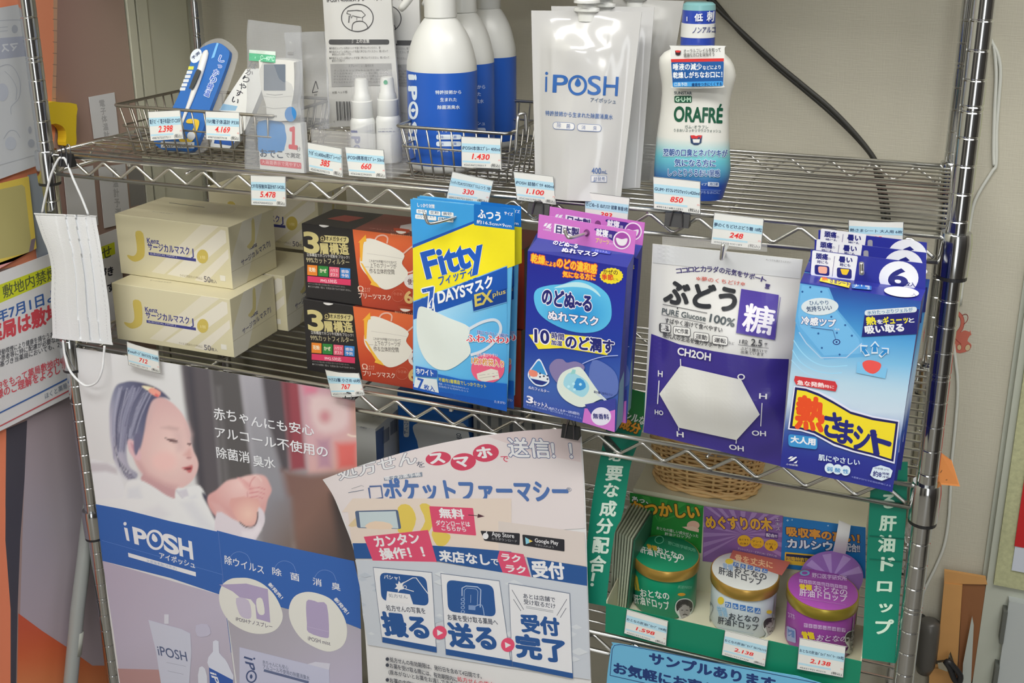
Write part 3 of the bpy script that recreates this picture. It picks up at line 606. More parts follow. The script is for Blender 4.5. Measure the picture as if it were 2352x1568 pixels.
# ================================================================== spray head refill packs (printed bags)
def spray_pack(px, Y, label, full=True, dx=0):
    c = quadY(Y, px); S = Quad(c, lambda u, v: 5*np.sin(np.pi*u)+0.8*np.sin(u*15+v*7)); t = thing('spray_head_pack', label, 'spray head pack', (c[0]+c[1])/2, 'spray head packs')
    slab('printed_bag', S, 3, mat('greyish_film', (206, 206, 204), 0.25, bump=0.3, bscale=40), t, 10, 16, smooth=True)
    cv = Canvas(S, t, 'gloss').at(550+dx, 0 if full else 2, 3.92); g = (84, 84, 86)
    cv.text('iPOSH 400mlスプレーヘッド', (790, 22), (1300, 5), 40, g, .02)
    cv.line([(1063+143*math.cos(a), 160+123*math.sin(a)) for a in np.linspace(0, 2*math.pi, 40, endpoint=False)], 9, g, closed=True)
    cv.line([(968, 122), (975, 98), (1060, 92), (1100, 98), (1135, 135), (1105, 160), (1080, 155), (1050, 150), (1020, 140), (1010, 165), (1000, 130), (968, 122)], 7, g); cv.line([(990, 140), (985, 205)], 9, g); cv.rect(1055, 160, 1108, 190, (206, 206, 204)); cv.line([(1058, 160), (1058, 190), (1108, 190), (1108, 160)], 6, g)
    cv.line([(1015, 270), (1022, 215), (1058, 192), (1108, 192), (1145, 220), (1158, 260)], 7, g, k=4)
    cv.rect(806, 355, 1350, 400, g, 20); cv.text('使用上の注意', (988, 388), (1172, 386), 30, (210, 210, 208), .02)
    for i, (a, w) in enumerate(((440, 460), (470, 530), (495, 200), (525, 540), (550, 140))): cv.text('●中身が入っている時はヘッドを強く押さないでください。使い切ってから'[:8+w//22], (812 if i not in (2, 4) else 838, a+6+i), (812+w, a+i), 20, (120, 120, 120))
    cv.quad([(820, 575), (1370, 570), (1385, 765), (832, 780)], (166, 166, 166)); cv.text('スプレーヘッドの取付け方', (985, 605), (1210, 603), 22, (110, 110, 110))
    for i in range(5): cv.text('ボトルのキャップを外し水平に押し込みながら締めてください'[:18+i], (850, 645+26*i), (1340, 640+26*i), 16, (120, 120, 120))
    cv.text('材質 ヘッド部', (840, 845), (975, 838), 18, (90, 90, 90))
    for i, w in enumerate((8, 4, 9, 5, 5, 10, 4, 8, 5, 9)): cv.quad([(872+13*i, 912), (872+13*i+w, 912), (882+13*i+w, 1085), (882+13*i, 1085)], (88, 88, 90))
    cv.text('4', (852, 1108), (862, 1108), 20, (110, 110, 110)); cv.done(); return t
spray_pack([(740, -30), (897, -30), (919, 285), (756, 291)], 118, 'front grey bag printed with a trigger sprayer, standing in the clear bin')
c_ = [(806, -28), (962, -28), (975, 282), (820, 286)]
spray_pack(c_, 152, 'grey bag printed with a trigger sprayer, the rear one beside the blue bottles', False, 64)
# ================================================================== bottles
def loft(name, cen, prof, m, parent, n=36, cols=None, smooth=True):    # prof rows: z, a, b (half widths), top to bottom or reverse
    V = []
    for z, a, b in prof:
        for j in range(n):
            t = 2*math.pi*j/n; V.append((cen[0]+a*math.cos(t), cen[1]+b*math.sin(t), z))
    F = [(i*n+j, i*n+(j+1) % n, (i+1)*n+(j+1) % n, (i+1)*n+j) for i in range(len(prof)-1) for j in range(n)]+[tuple(range(n))[::-1], tuple((len(prof)-1)*n+j for j in range(n))]
    o = mk(name, V, F, m, parent, smooth=True); edge_split(o, 42); return o
plast = mat('white_bottle_plastic', (208, 209, 206), 0.3)
def interp(prof, i): zs = [p[0] for p in prof]; vs = [p[i] for p in prof]; o = np.argsort(zs); zs, vs = np.array(zs)[o], np.array(vs)[o]; return lambda z: np.interp(z, zs, vs)
def ipx(cv, x, y, w, h, col, vertical=False, bold=0.02, dy=0, hk=1.0):    # the i POSH logo: baseline start x,y ; advance w along (1,dy) ; cap height h
    cv.text('i', (x, y), (x+w*.035, y+dy*.035), h, col, bold)
    cv.text('P', (x+w*.12, y+dy*.12), (x+w*.32, y+dy*.32), h, col, bold)
    a = np.array([x+w*.47, y+dy*.47-h*.48]); ro, ri = w*.135, w*.095
    cv.line([(a[0]+(ro+ri)/2*math.cos(t), a[1]+(ro+ri)/2*1.0*math.sin(t)+dy*.1*math.cos(t)) for t in np.linspace(0, 2*math.pi, 32, endpoint=False)], w*.042, col, closed=True)
    cv.poly([(a[0], a[1]-ri*.75), (a[0]+ri*.4, a[1]+ri*.05), (a[0]+ri*.3, a[1]+ri*.4), (a[0], a[1]+ri*.52), (a[0]-ri*.3, a[1]+ri*.4), (a[0]-ri*.4, a[1]+ri*.05)], col, k=3)
    cv.text('S', (x+w*.62, y+dy*.62), (x+w*.80, y+dy*.80), h, col, bold); cv.text('H', (x+w*.85, y+dy*.85), (x+w, y+dy), h, col, bold)
def iposh_bottle(X, Y, label, front=True, R=39.5, dzz=0.0):
    t = thing('spray_bottle', label, 'spray bottle', (X, Y, -111), 'blue labelled spray bottles'); zb = -111.0; B = R*0.92
    prof = [(zb, R*.9, B*.9), (zb+2, R*.97, B*.97), (zb+6, R, B)]+[(zb+h, R*k, B*k) for h, k in ((113, 1), (121, .985), (130, .93), (138, .875), (145, .81), (151, .74), (157, .65), (162, .56), (166, .48), (168, .43), (172, .42))]
    loft('bottle_body', (X, Y), prof, plast, t)
    loft('screw_collar', (X, Y), [(zb+168, R*.43, R*.43), (zb+169, R*.455, R*.455), (zb+204, R*.44, R*.44), (zb+212, R*.40, R*.40), (zb+214, R*.25, R*.25)], plast, t)
    h = MB().box((X-34, Y-10, zb+214), (X+24, Y+10, zb+238)).mk('trigger_head', plast, t)
    MB().tube(smoothpts([(X-20, Y, zb+218), (X-27, Y, zb+206), (X-35, Y, zb+190), (X-49, Y, zb+175)], 3), [4.5]*9+[3.4], 8).mk('trigger', plast, t, smooth=True)
    ff = lambda z: np.interp(z, [zb+8, zb+112], [R, R]); S = Lathe((X, Y), lambda z: ff(z)+0*z, lambda z: ff(z)*B/R, 0.0, 0.2, zb+60)
    n = 48; zz = [zb+9, zb+40, zb+75, zb+111.5]; V = []; U_ = np.linspace(-math.pi, math.pi, n, endpoint=False)
    for z in zz: V.append(S.P(U_, np.full(n, z), 0.15))
    F = [(i*n+j, i*n+(j+1) % n, (i+1)*n+(j+1) % n, (i+1)*n+j) for i in range(3) for j in range(n)]
    mk('label_sleeve', np.concatenate(V), F, mat('blue_label', (36, 88, 180), 0.35), t, smooth=True)
    if front:
        cv = Canvas(S, t, 'gloss', off=.3).at(*Z2); w = (214, 224, 240)
        L = [('i', 665, 40), ('P', 765, 120), ('O', 900, 170), ('S', 1105, 130), ('H', 1235, 120)]
        def rot(s_, y, hh, x0=1525, x1=1605): cv.text(s_, (x0, y), (x0+3, y+hh), (x1-x0)*.94, w, .05, up=(1, 0.03))
        rot('i', 680, 28); rot('P', 785, 105); rot('S', 1105, 95); rot('H', 1235, 100)
        cv.line([(1568+33*math.cos(a), 993+70*math.sin(a)) for a in np.linspace(0, 2*math.pi, 28, endpoint=False)], 22, w, closed=True); cv.poly([(1590, 990), (1568, 1010), (1550, 1000), (1550, 985), (1568, 975)], w, k=3)
        cv.text('特許技術から', (1765, 848), (1995, 845), 34, w, .02); cv.text('生まれた', (1808, 914), (1955, 912), 34, w, .02); cv.text('除菌消臭水', (1785, 982), (1982, 980), 34, w, .02)
        cv.text('アイポッシュ', (1775, 1190), (1990, 1190), 34, w, .02)
        for k, (a, b) in enumerate((('除', '菌'), ('消', '臭'))): y = 1210+62*k; cv.rect(1772, y, 1995, y+44, w, 22); cv.text(a, (1810, y+34), (1838, y+34), 24, (40, 90, 180)); cv.text(b, (1925, y+34), (1953, y+34), 24, (40, 90, 180))
        cv.text('内容量 400mL', (1785, 1366), (1985, 1368), 26, w); cv.done()
    else:
        cv = Canvas(S, t, 'gloss', off=.3).at(*Z2); w = (190, 204, 232); S.i = (0.4, zb+60)
        cv.text('技術から', (2060 if X < 560 else 2230, 802), (2210 if X < 560 else 2340, 800), 34, w, .02); 
        if X < 560: cv.text('まれた', (2070, 866), (2172, 864), 34, w, .02); cv.text('菌消臭水', (2040, 930), (2198, 928), 34, w, .02); cv.text('ポッシュ', (2050, 1128), (2208, 1128), 34, w, .02); cv.rect(2040, 1150, 2215, 1192, w, 20)
        cv.done()
    return t
iposh_bottle(504.5, 78, 'front spray bottle, white over blue, in the wire basket')
xx = at(1137, 147, Y=150)[0]-39.5; iposh_bottle(xx-1, 150, 'second spray bottle, white over blue, behind the front one', False, 37)
xx = at(1168, 150, Y=205)[0]-37; iposh_bottle(xx+6, 186+32, 'rearmost spray bottle, white over blue, beside the silver pouch', False, 34)
# mini spray bottles
def mini(x, Y, label, dot=False, ytop=178, yring=(229, 268)):
    c = at(x, 300, Y=Y); t = thing('mini_spray_bottle', label, 'spray bottle', (c[0], Y, -110), 'mini spray bottles'); X = c[0]; zt = at(x, ytop, Y=Y)[2]; z1 = at(x, yring[0], Y=Y)[2]; z2 = at(x, yring[1], Y=Y)[2]
    loft('bottle_body', (X, Y), [(-110, 13.5, 13.5), (-108, 14.6, 14.6), (z2-6, 14.6, 14.6), (z2-3, 14, 14), (z2, 12.3, 12.3)], plast, t, 24)
    loft('screw_collar', (X, Y), [(z2, 12.3, 12.3), (z2+.5, 12.6, 12.6), (z1-1, 12.2, 12.2), (z1, 11.2, 11.2)], plast, t, 24)
    o = loft('nozzle', (X, Y), [(z1, 10.2, 10.2), (z1+6, 9.6, 9.6), (z1+7, 8.6, 8.6), (zt-3, 7.6, 7.6), (zt-.5, 6.6, 6.6), (zt, 4, 4)], plast, t, 20)
    loft('clear_cap', (X, Y), [(z1+.5, 11.6, 11.6), (zt+5, 10.0, 10.0), (zt+7, 9.0, 9.0)], clearer, t, 24)
    if dot: S = Lathe((X, Y), lambda z: 8.2+0*z, None, 0, 0.3, zt-8); cv = Canvas(S, t, 'gloss').at(*Z2); cv.ell(1316, 740, 18, 20, (70, 160, 120)); cv.done()
    S = Lathe((X, Y), lambda z: 14.6+0*z, None, 0, 0.2, -70.); cv = Canvas(S, t, 'gloss'); b = (58, 70, 140); o_ = (720, 250, 8.71)
    cv.at(*o_)
    if dot: cv.text('いつでもどこでも', (1300, 415), (1580, 405), 24, (110, 116, 150)); cv.text('除菌消臭水', (1300, 465), (1640, 460), 22, (110, 116, 150))
    else:
        cv.text('i', (760, 440), (764, 470), 130, b, .05, up=(1, 0.02)); cv.text('P', (765, 560), (770, 680), 170, b, .05, up=(1, .02)); cv.text('O', (815, 720), (820, 860), 120, b, .05, up=(1, .02)); cv.text('いつでもどこでも', (1050, 465), (1270, 430), 24, (110, 116, 150))
    cv.done()
mini(834, 72, 'left mini spray bottle lettered in blue, in the clear bin', False, 180, (230, 269)); mini(893, 84, 'right mini spray bottle with a green dot on its nozzle', True, 176, (226, 264))
# ================================================================== refill pouches
def pouch(px, Y, label, m, pr_=False, sp=True):
    c = quadY(Y, px); c[0][2] = max(c[0][2], -114.5); c[1][2] = max(c[1][2], -114.5)
    def dsp(u, v):
        u = np.clip(u, 0, 1); v = np.clip(v, 0, 1); body = np.clip((u-.07)/.86, 0, 1); f = np.sin(np.pi*body)**0.8*(0.35+0.65*(1-v)**0.5)*np.clip((0.97-v)*6, 0, 1)
        cr = 1.4*np.sin(9*u+14*v)*np.exp(-((v-.82)/.12)**2)+1.6*np.exp(-((u-.2-.08*(1-v))/.03)**2)*np.exp(-((v-.72)/.14)**2)+1.3*np.exp(-((u-.78+.1*(1-v))/.03)**2)*np.exp(-((v-.7)/.2)**2)+.9*np.exp(-((u-.45)/.03)**2)*np.clip(.5-v, 0, 1)*2
        cr = cr*1.5+1.2*np.sin(13*u-5*v+2)*np.sin(11*v+3*u)
        return 15*f+cr*np.sin(np.pi*body)+0.8*np.exp(-((u-.3-.3*v)/.05)**2)*np.sin(np.pi*v)
    S = Quad(c, dsp); t = thing('refill_pouch', label, 'pouch', (c[0]+c[1])/2, 'silver refill pouches')
    o = slab('pouch_body', S, 1.0, m, t, 40, 60, smooth=True, bdisp=lambda u, v: -14*np.sin(np.pi*u)**.8*(1-v)**.5*np.clip((0.97-v)*6, 0, 1))
    if sp:
        k = S.P(.51, 1.0, 0); loft('spout_neck', (k[0], k[1]+1), [(k[2]-10, 9, 5), (k[2]-2, 9, 5), (k[2], 13, 8), (k[2]+3, 13, 8), (k[2]+4, 9.5, 9.5), (k[2]+8, 9.5, 9.5)], plast, t, 20)
        loft('spout_cap', (k[0], k[1]+1), [(k[2]+8, 13, 13), (k[2]+10, 13, 13)]+[(k[2]+10.5+i, 11-(i % 2)*.6, 11-(i % 2)*.6) for i in range(16)], plast, t, 24)
    return t, S
silver = mat('silver_grey_film', (184, 184, 184), 0.15, bump=0.25, bscale=11, coat=.5)
t, S = pouch([(1220, 24), (1474, 27), (1425, 463), (1230, 457)], [26, 26, 2, 2], 'front silver refill pouch lettered in blue, on the upper shelf', silver)
cv = Canvas(S, t, 'gloss', off=.35).at(*Z3); b = (46, 92, 158)
cv.rect(403, 690, 420, 826, b, sk=-.02); cv.ell(414, 660, 13, 14, b)
cv.text('P', (470, 830), (600, 835), 150, b, .012); cv.line([(693+74*math.cos(a), 767+80*math.sin(a)) for a in np.linspace(0, 2*math.pi, 36, endpoint=False)], 24, b, closed=True); cv.poly([(696, 702), (722, 745), (715, 770), (695, 780), (672, 768), (670, 745)], b, k=3)
cv.text('S', (785, 850), (898, 852), 175, b, .012); cv.text('H', (922, 856), (1052, 862), 178, b, .008)
cv.text('アイポッシュ', (808, 918), (1036, 935), 42, (86, 104, 130), .015); cv.text('特許技術から生まれた除菌消臭水', (402, 1038), (1010, 1076), 42, (70, 104, 160), .008)
for x0, x1, a, c_ in ((470, 668, '除', '菌'), (690, 908, '消', '臭')):
    y = 1096+(x0-470)*.07; cv.rect(x0, y, x1, y+66, (96, 118, 165), 33, sl=.05); cv.rect(x0+4, y+4, x1-4, y+61, (208, 208, 208), 29, sl=.05); cv.text(a, (x0+38, y+52), (x0+74, y+54), 36, (70, 96, 150)); cv.text(c_, (x1-76, y+58), (x1-42, y+60), 36, (70, 96, 150))
cv.at(*Z7); cv.text('400', (820, 72), (905, 73), 55, (80, 104, 150), .02); cv.text('mL', (912, 72), (960, 74), 34, (80, 104, 150), .01); cv.rect(814, 90, 957, 148, (120, 136, 170), sl=.02); cv.rect(818, 94, 953, 144, (206, 206, 206), sl=.02); cv.text('詰替用', (838, 138), (940, 140), 36, (96, 112, 150), .01); cv.done()
pouch([(1266, 14), (1503, 16), (1470, 432), (1290, 425)], [60, 60, 36, 36], 'second silver refill pouch, just behind the lettered one', silver)
pouch([(1345, -4), (1571, 2), (1500, 414), (1370, 408)], [96, 96, 74, 74], 'third refill pouch, cloudy and rearmost, left of the mouthwash', mat('cloudy_film', (190, 190, 188), 0.2, trans=.62, bump=.2, bscale=20))
# ================================================================== mouthwash
MX, MY = at(1590, 300, Y=44)[0], 44.0
rows = [(462, 1502, 1663), (455, 1501, 1668), (400, 1502, 1677), (383, 1503, 1679), (319, 1508, 1676), (255, 1517, 1675), (217, 1520, 1680), (199, 1520, 1685), (173, 1516, 1692), (150, 1513, 1688), (133, 1515, 1678), (120, 1527, 1664), (110, 1548, 1655)]
mp = []
for y, a, b in rows:
    A, B = at(a, y, Y=MY), at(b, y, Y=MY); mp.append(((A[2]+B[2])/2, (B[0]-A[0])/2*.985, (A[0]+B[0])/2))
z0 = -111.0; mp[0] = (z0, mp[0][1]*.96, mp[0][2])
mcx = interp(mp, 2); ma = interp(mp, 1)
mw = thing('mouthwash_bottle', 'white mouthwash bottle shading to blue at the base, with a blue banded cap', 'mouthwash bottle', (MX, MY, z0))
class Mouth:
    i = (0.1, -20.0); curved = True
    def P(s, u, v, off=0.0):
        u, v = np.asarray(u, float), np.asarray(v, float); a = ma(v)+off; b = ma(v)*.60+off; return np.stack([mcx(v)+a*np.sign(np.sin(u))*np.abs(np.sin(u))**.9, MY-b*np.sign(np.cos(u))*np.abs(np.cos(u))**.85, v+0*u], -1)
SM = Mouth(); n = 48; zs = list(np.linspace(z0+1, mp[-1][0], 30)); V = []; C = []
for z in zs:
    V.append(SM.P(np.linspace(-math.pi, math.pi, n, endpoint=False), np.full(n, z)))
    zt1, zt2, zt3 = at(1590, 322, Y=18)[2], at(1590, 365, Y=18)[2], at(1590, 430, Y=18)[2]
    cc = [np.interp(z, [zt3, zt2, zt1], [k3, k2, k1]) for k1, k2, k3 in zip(lin((210, 210, 204)), lin((104, 186, 196)), lin((36, 70, 156)))]; C.append(np.tile(np.array(cc)*ALB, (n, 1)))
F = [(i*n+j, i*n+(j+1) % n, (i+1)*n+(j+1) % n, (i+1)*n+j) for i in range(len(zs)-1) for j in range(n)]+[tuple(range(n))[::-1], tuple((len(zs)-1)*n+j for j in range(n))]
o = mk('bottle_body', np.concatenate(V), F, inks['gloss'], mw, cols=np.clip(np.concatenate(C), 0, .93)); edge_split(o, 50)
nx = at(1604, 60, Y=MY)[0]; zc0, zc1, zc2, zc3, zc4 = [at(1604, y, Y=MY)[2] for y in (112, 84, 52, 22, 12)]
bb = mat('royal_blue_film', (44, 68, 160), .25)
loft('cap', (nx, MY), [(zc0-6, 16.6, 16.6), (zc1, 16.4, 16.4), (zc3, 15.8, 15.8)], bb, mw, 32)
loft('white_cap_band', (nx, MY), [(zc1, 16.7, 16.7), (zc2, 16.4, 16.4)], plast, mw, 32)
loft('cap_top', (nx, MY), [(zc3, 15.9, 15.9), (zc3+5, 15.4, 15.4), (zc3+7, 13, 13)], mat('aqua_plastic', (120, 168, 172), .25), mw, 32)
SC_ = Lathe((nx, MY), lambda z: 16.6+0*z, None, 0, 0.2, zc2); cv = Canvas(SC_, mw, 'gloss', off=.4).at(*Z3)
cv.text('低', (1745, 190), (1818, 190), 66, (222, 226, 234), .03); cv.text('刺', (1852, 190), (1912, 190), 66, (222, 226, 234), .03); cv.text('ノンアルコール', (1728, 300), (2015, 292), 58, (52, 62, 120), .02, up=(0.12, -1)); cv.line([(1680, 150), (1680, 190)], 8, (210, 215, 225)); cv.done()
cv = Canvas(SM, mw, 'gloss').at(*Z3); gd = (30, 84, 62); nv = (38, 74, 140)
cv.text('SUNSTAR', (1565, 848), (1722, 850), 26, (70, 84, 92), .02); cv.rect(1566, 862, 1722, 924, gd, 14); cv.text('G·U·M', (1578, 912), (1712, 914), 40, (190, 222, 200), .04)
cv.text('ORAFRÉ', (1562, 1088), (1990, 1104), 138, gd, .035); cv.text('ガム･オラフレ', (1658, 1156), (1868, 1158), 32, (90, 108, 104), .01); cv.text('うるおいスッキリマウスウォッシュ', (1560, 1186), (1980, 1192), 30, (90, 108, 104), .01)
cv.poly([(1706, 1218), (1738, 1228), (1760, 1232), (1782, 1228), (1814, 1218), (1806, 1284), (1776, 1304), (1740, 1304), (1712, 1284)], (44, 64, 96)); cv.poly([(1710, 1218), (1740, 1216), (1760, 1224), (1782, 1216), (1812, 1218), (1800, 1246), (1720, 1246)], (204, 52, 50)); cv.poly([(1728, 1252), (1794, 1252), (1788, 1284), (1735, 1284)], (214, 214, 210))
cv.text('翌朝の口臭とネバツキが', (1468, 1402), (2036, 1412), 66, nv, .03, (206, 222, 236), .06); cv.text('気になる方に', (1568, 1494), (1930, 1500), 66, nv, .03, (206, 222, 236), .06)
cv.at(*Z7); cv.text('しっとりうるおい実感', (1510, 92), (1968, 100), 66, nv, .03, (206, 222, 236), .06); cv.rect(1862, 146, 1960, 184, (206, 214, 226), 8, sl=.05); cv.text('洗口液', (1875, 178), (1948, 180), 26, nv, .02); cv.text('タイプ', (1780, 178), (1852, 180), 26, (210, 220, 235), .02); cv.line([(1600, 212), (1975, 222)], 3, (150, 176, 216)); cv.text('乾燥しがちなお口に', (1700, 252), (1965, 254), 28, (170, 190, 224)); cv.done()
# hang tag round the neck of the bottle
c = quadY([14, 14, 14, 14], [zp(Z3, 1528, 408), zp(Z3, 2016, 412), zp(Z3, 2006, 786), zp(Z3, 1545, 790)])
S = Quad(c, lambda u, v: 1.5*np.sin(np.pi*u)); nt_ = thing('neck_tag', 'white, red and navy card tag hung on the neck of the mouthwash bottle', 'tag', (c[0]+c[1])/2)
V = [S.P(u, v, 0) for u, v in smoothpts([(.06, 1), (.94, 1), (1, .93), (1, .5), (1, .07), (.95, 0), (.05, 0), (0, .07), (0, .5), (0, .93)], 4, True)]
ext(V, S.n, -.5, 0, 'tag_card', mat('white_card', (216, 217, 214), 0.35), nt_)
cv = Canvas(S, nt_, 'gloss').at(*Z3); cv.quad([(1534, 532), (2010, 524), (2009, 552), (1536, 560)], (200, 56, 56)); cv.quad([(1536, 560), (2009, 552), (2004, 770), (1550, 782)], (34, 86, 150), 10); cv.rect(1552, 738, 2002, 782, (66, 150, 214), 18, sl=-.02)
cv.text('オーラルフレイルを知って', (1648, 478), (1982, 464), 36, (74, 74, 74), .005); cv.text('健康なお口を目指そう', (1648, 515), (1924, 505), 36, (74, 74, 74), .005)
cv.poly([(1570, 455), (1596, 462), (1625, 455), (1618, 492), (1598, 500), (1577, 492)], (60, 44, 50)); cv.poly([(1572, 455), (1596, 452), (1622, 456), (1612, 472), (1582, 472)], (204, 60, 56))
cv.text('唾液の減少', (1554, 630), (1812, 628), 56, (226, 230, 236), .03); cv.text('などにより', (1822, 628), (1982, 622), 38, (226, 230, 236), .02); cv.text('乾燥しがちなお口に！', (1554, 704), (1996, 696), 54, (226, 230, 236), .03)
cv.text('口臭予防', (1568, 776), (1682, 774), 32, (214, 230, 244), .01); cv.text('歯垢をつきにくくする', (1722, 776), (1992, 768), 30, (24, 56, 110), .02); cv.done()
# ================================================================== cartons
def unit(v): v = np.array(v, float); return v/np.linalg.norm(v)
def carton(name, label, cat, F, depth, m, group=None, bevel=0.5):
    """F: front corners BL BR TR TL"""
    S = Quad(F); e = F[1]-F[0]; n = unit(np.cross(e, [0, 0, 1.0])); n = -n if n[1] < 0 else n; back = n*depth
    t = thing(name, label, cat, (F[0]+F[1])/2+back/2, group); o = slab('carton', S, 0, m, t, back=back)
    bm = bmesh.new(); bm.from_mesh(o.data); bmesh.ops.recalc_face_normals(bm, faces=bm.faces); bmesh.ops.bevel(bm, geom=bm.edges[:], offset=bevel/1000.0, segments=1, affect='EDGES'); bm.to_mesh(o.data); bm.free()
    return t, S, side(S, 'R', back), side(S, 'T', back), side(S, 'L', back)
def base_box(BL, BR, TL, Z, w=None):
    bl, br = at(*BL, Z=Z), at(*BR, Z=Z)
    if w: br = bl+unit(br-bl)*w
    h = at(*TL, Y=bl[1])[2]-Z; up = np.array([0, 0, h]); return [bl, br, br+up, bl+up]
SZ = -364.6
beige = mat('beige_carton', (206, 199, 168), 0.5)
def local(S, z=(0, 0, 1)):       # photo px of a face point, for artwork laid out on the face itself
    return lambda u, v: pr(S.P(np.array(u, float), np.array(v, float)))
def kenz(F, label, depth=97, off=(0, 0)):
    t, S, R, T, L = carton('mask_carton', label, 'mask box', F, depth, beige, 'beige mask cartons'); cv = Canvas(S, t, 'gloss'); p = local(S)
    nv, go = (62, 66, 132), (196, 176, 92)
    def P(x, y): return p((x-1070)/1075, 1-(y-440-(x-1070)*.122)/545)       # x, y as read off the topmost carton's crop
    def poly(pts, c, k=0): cv.poly([P(*q) for q in pts], c, k)
    def tx(s_, a, b, h, c, b_=0): cv.text(s_, P(*a), P(*b), np.linalg.norm(np.array(P(a[0], a[1]-h))-np.array(P(*a))), c, b_)
    poly([(1380, 970), (1900, 545), (2060, 562), (1500, 990)], (214, 208, 190)); poly([(1530, 990), (2080, 590), (2120, 600), (2120, 700), (1700, 1020)], (218, 213, 200)); poly([(1790, 1040), (2130, 760), (2130, 840), (1900, 1060)], (216, 210, 196))
    poly([(1262, 605), (1335, 618), (1332, 790), (1300, 850), (1225, 878), (1168, 850), (1155, 815), (1215, 825), (1252, 790), (1260, 720)], go, 3)
    tx('Kenz', (1368, 705), (1482, 715), 40, nv, .02); tx('サージカルマスク', (1368, 772), (1768, 815), 62, nv, .03); tx('J', (1778, 818), (1806, 822), 60, nv, .0)
    poly([(1370, 788), (1822, 845), (1822, 872), (1370, 815)], nv); tx('SURGICAL MASK J', (1385, 810), (1640, 838), 14, (190, 190, 200))
    a = P(1887, 825); cv.ell(a[0], a[1], 13, 16, go); tx('3層', (1860, 845), (1912, 850), 26, (220, 208, 150))
    tx('50', (1882, 1052), (1942, 1060), 48, (100, 96, 104), .01); tx('枚入', (1945, 1060), (2000, 1066), 30, (100, 96, 104)); tx('ウイルス飛沫カット99%以上', (1655, 1010), (1868, 1034), 22, (150, 142, 120)); poly([(2035, 990), (2085, 996), (2085, 1045), (2035, 1040)], (218, 215, 205)); cv.done()
    cv = Canvas(R, t, 'gloss'); p = local(R); cv.poly([p(.3, 1), p(.75, 1), p(.3, 0), p(0, 0), p(0, .45)], (212, 208, 192)); cv.line([p(0, .28), p(1, .32)], .9, (176, 168, 140))
    cv.text('Kenz', p(.42, .5), p(.58, .51), 7, (80, 80, 110), .03); cv.text('サージカルマスクJ', p(.22, .30), p(.88, .42), 10, (80, 80, 110), .02); cv.poly([p(.5, .95), p(.56, .95), p(.54, .6), p(.42, .52), p(.36, .58), p(.47, .65)], (200, 188, 130), 2); cv.done()
    cv = Canvas(T, t, 'gloss'); p = local(T); cv.poly([p(*q) for q in ((.35, .8), (.45, .92), (.7, .9), (.78, .6), (.62, .42), (.45, .45))], (196, 188, 158), 3); cv.line([p(.16, .75), p(.5, .72)], 1.2, (90, 86, 80)); cv.text('サージカルマスク', p(.22, .25), p(.4, .26), 6, (110, 105, 100)); cv.done()
    return t
F1 = base_box((270, 778), (542, 822), (259, 650), SZ, 181); kenz(F1, 'beige mask carton at the bottom front of the stack'); zt1 = F1[3][2]
F2 = base_box((278, 627), (547, 666), (273, 492), zt1+.5, 178); kenz(F2, 'beige mask carton on top of the front stack')
e1 = unit(F1[1]-F1[0]); n1 = np.array([-e1[1], e1[0], 0]); n1 = n1 if n1[1] > 0 else -n1
F3 = [q+n1*101+e1*14 for q in F1]; kenz(F3, 'beige mask carton behind the bottom front one, showing only its side')
zt2 = F2[3][2]
bl = at(647, 569, Z=zt1+.8); F4 = [bl-e1*118+np.array([0, 0, 0.]), bl+e1*63, bl+e1*63+np.array([0, 0, 80.]), bl-e1*118+np.array([0, 0, 80.])]
F4 = [q for q in F4]; kenz(F4, 'beige mask carton high at the back, half hidden by the front stack', 80)
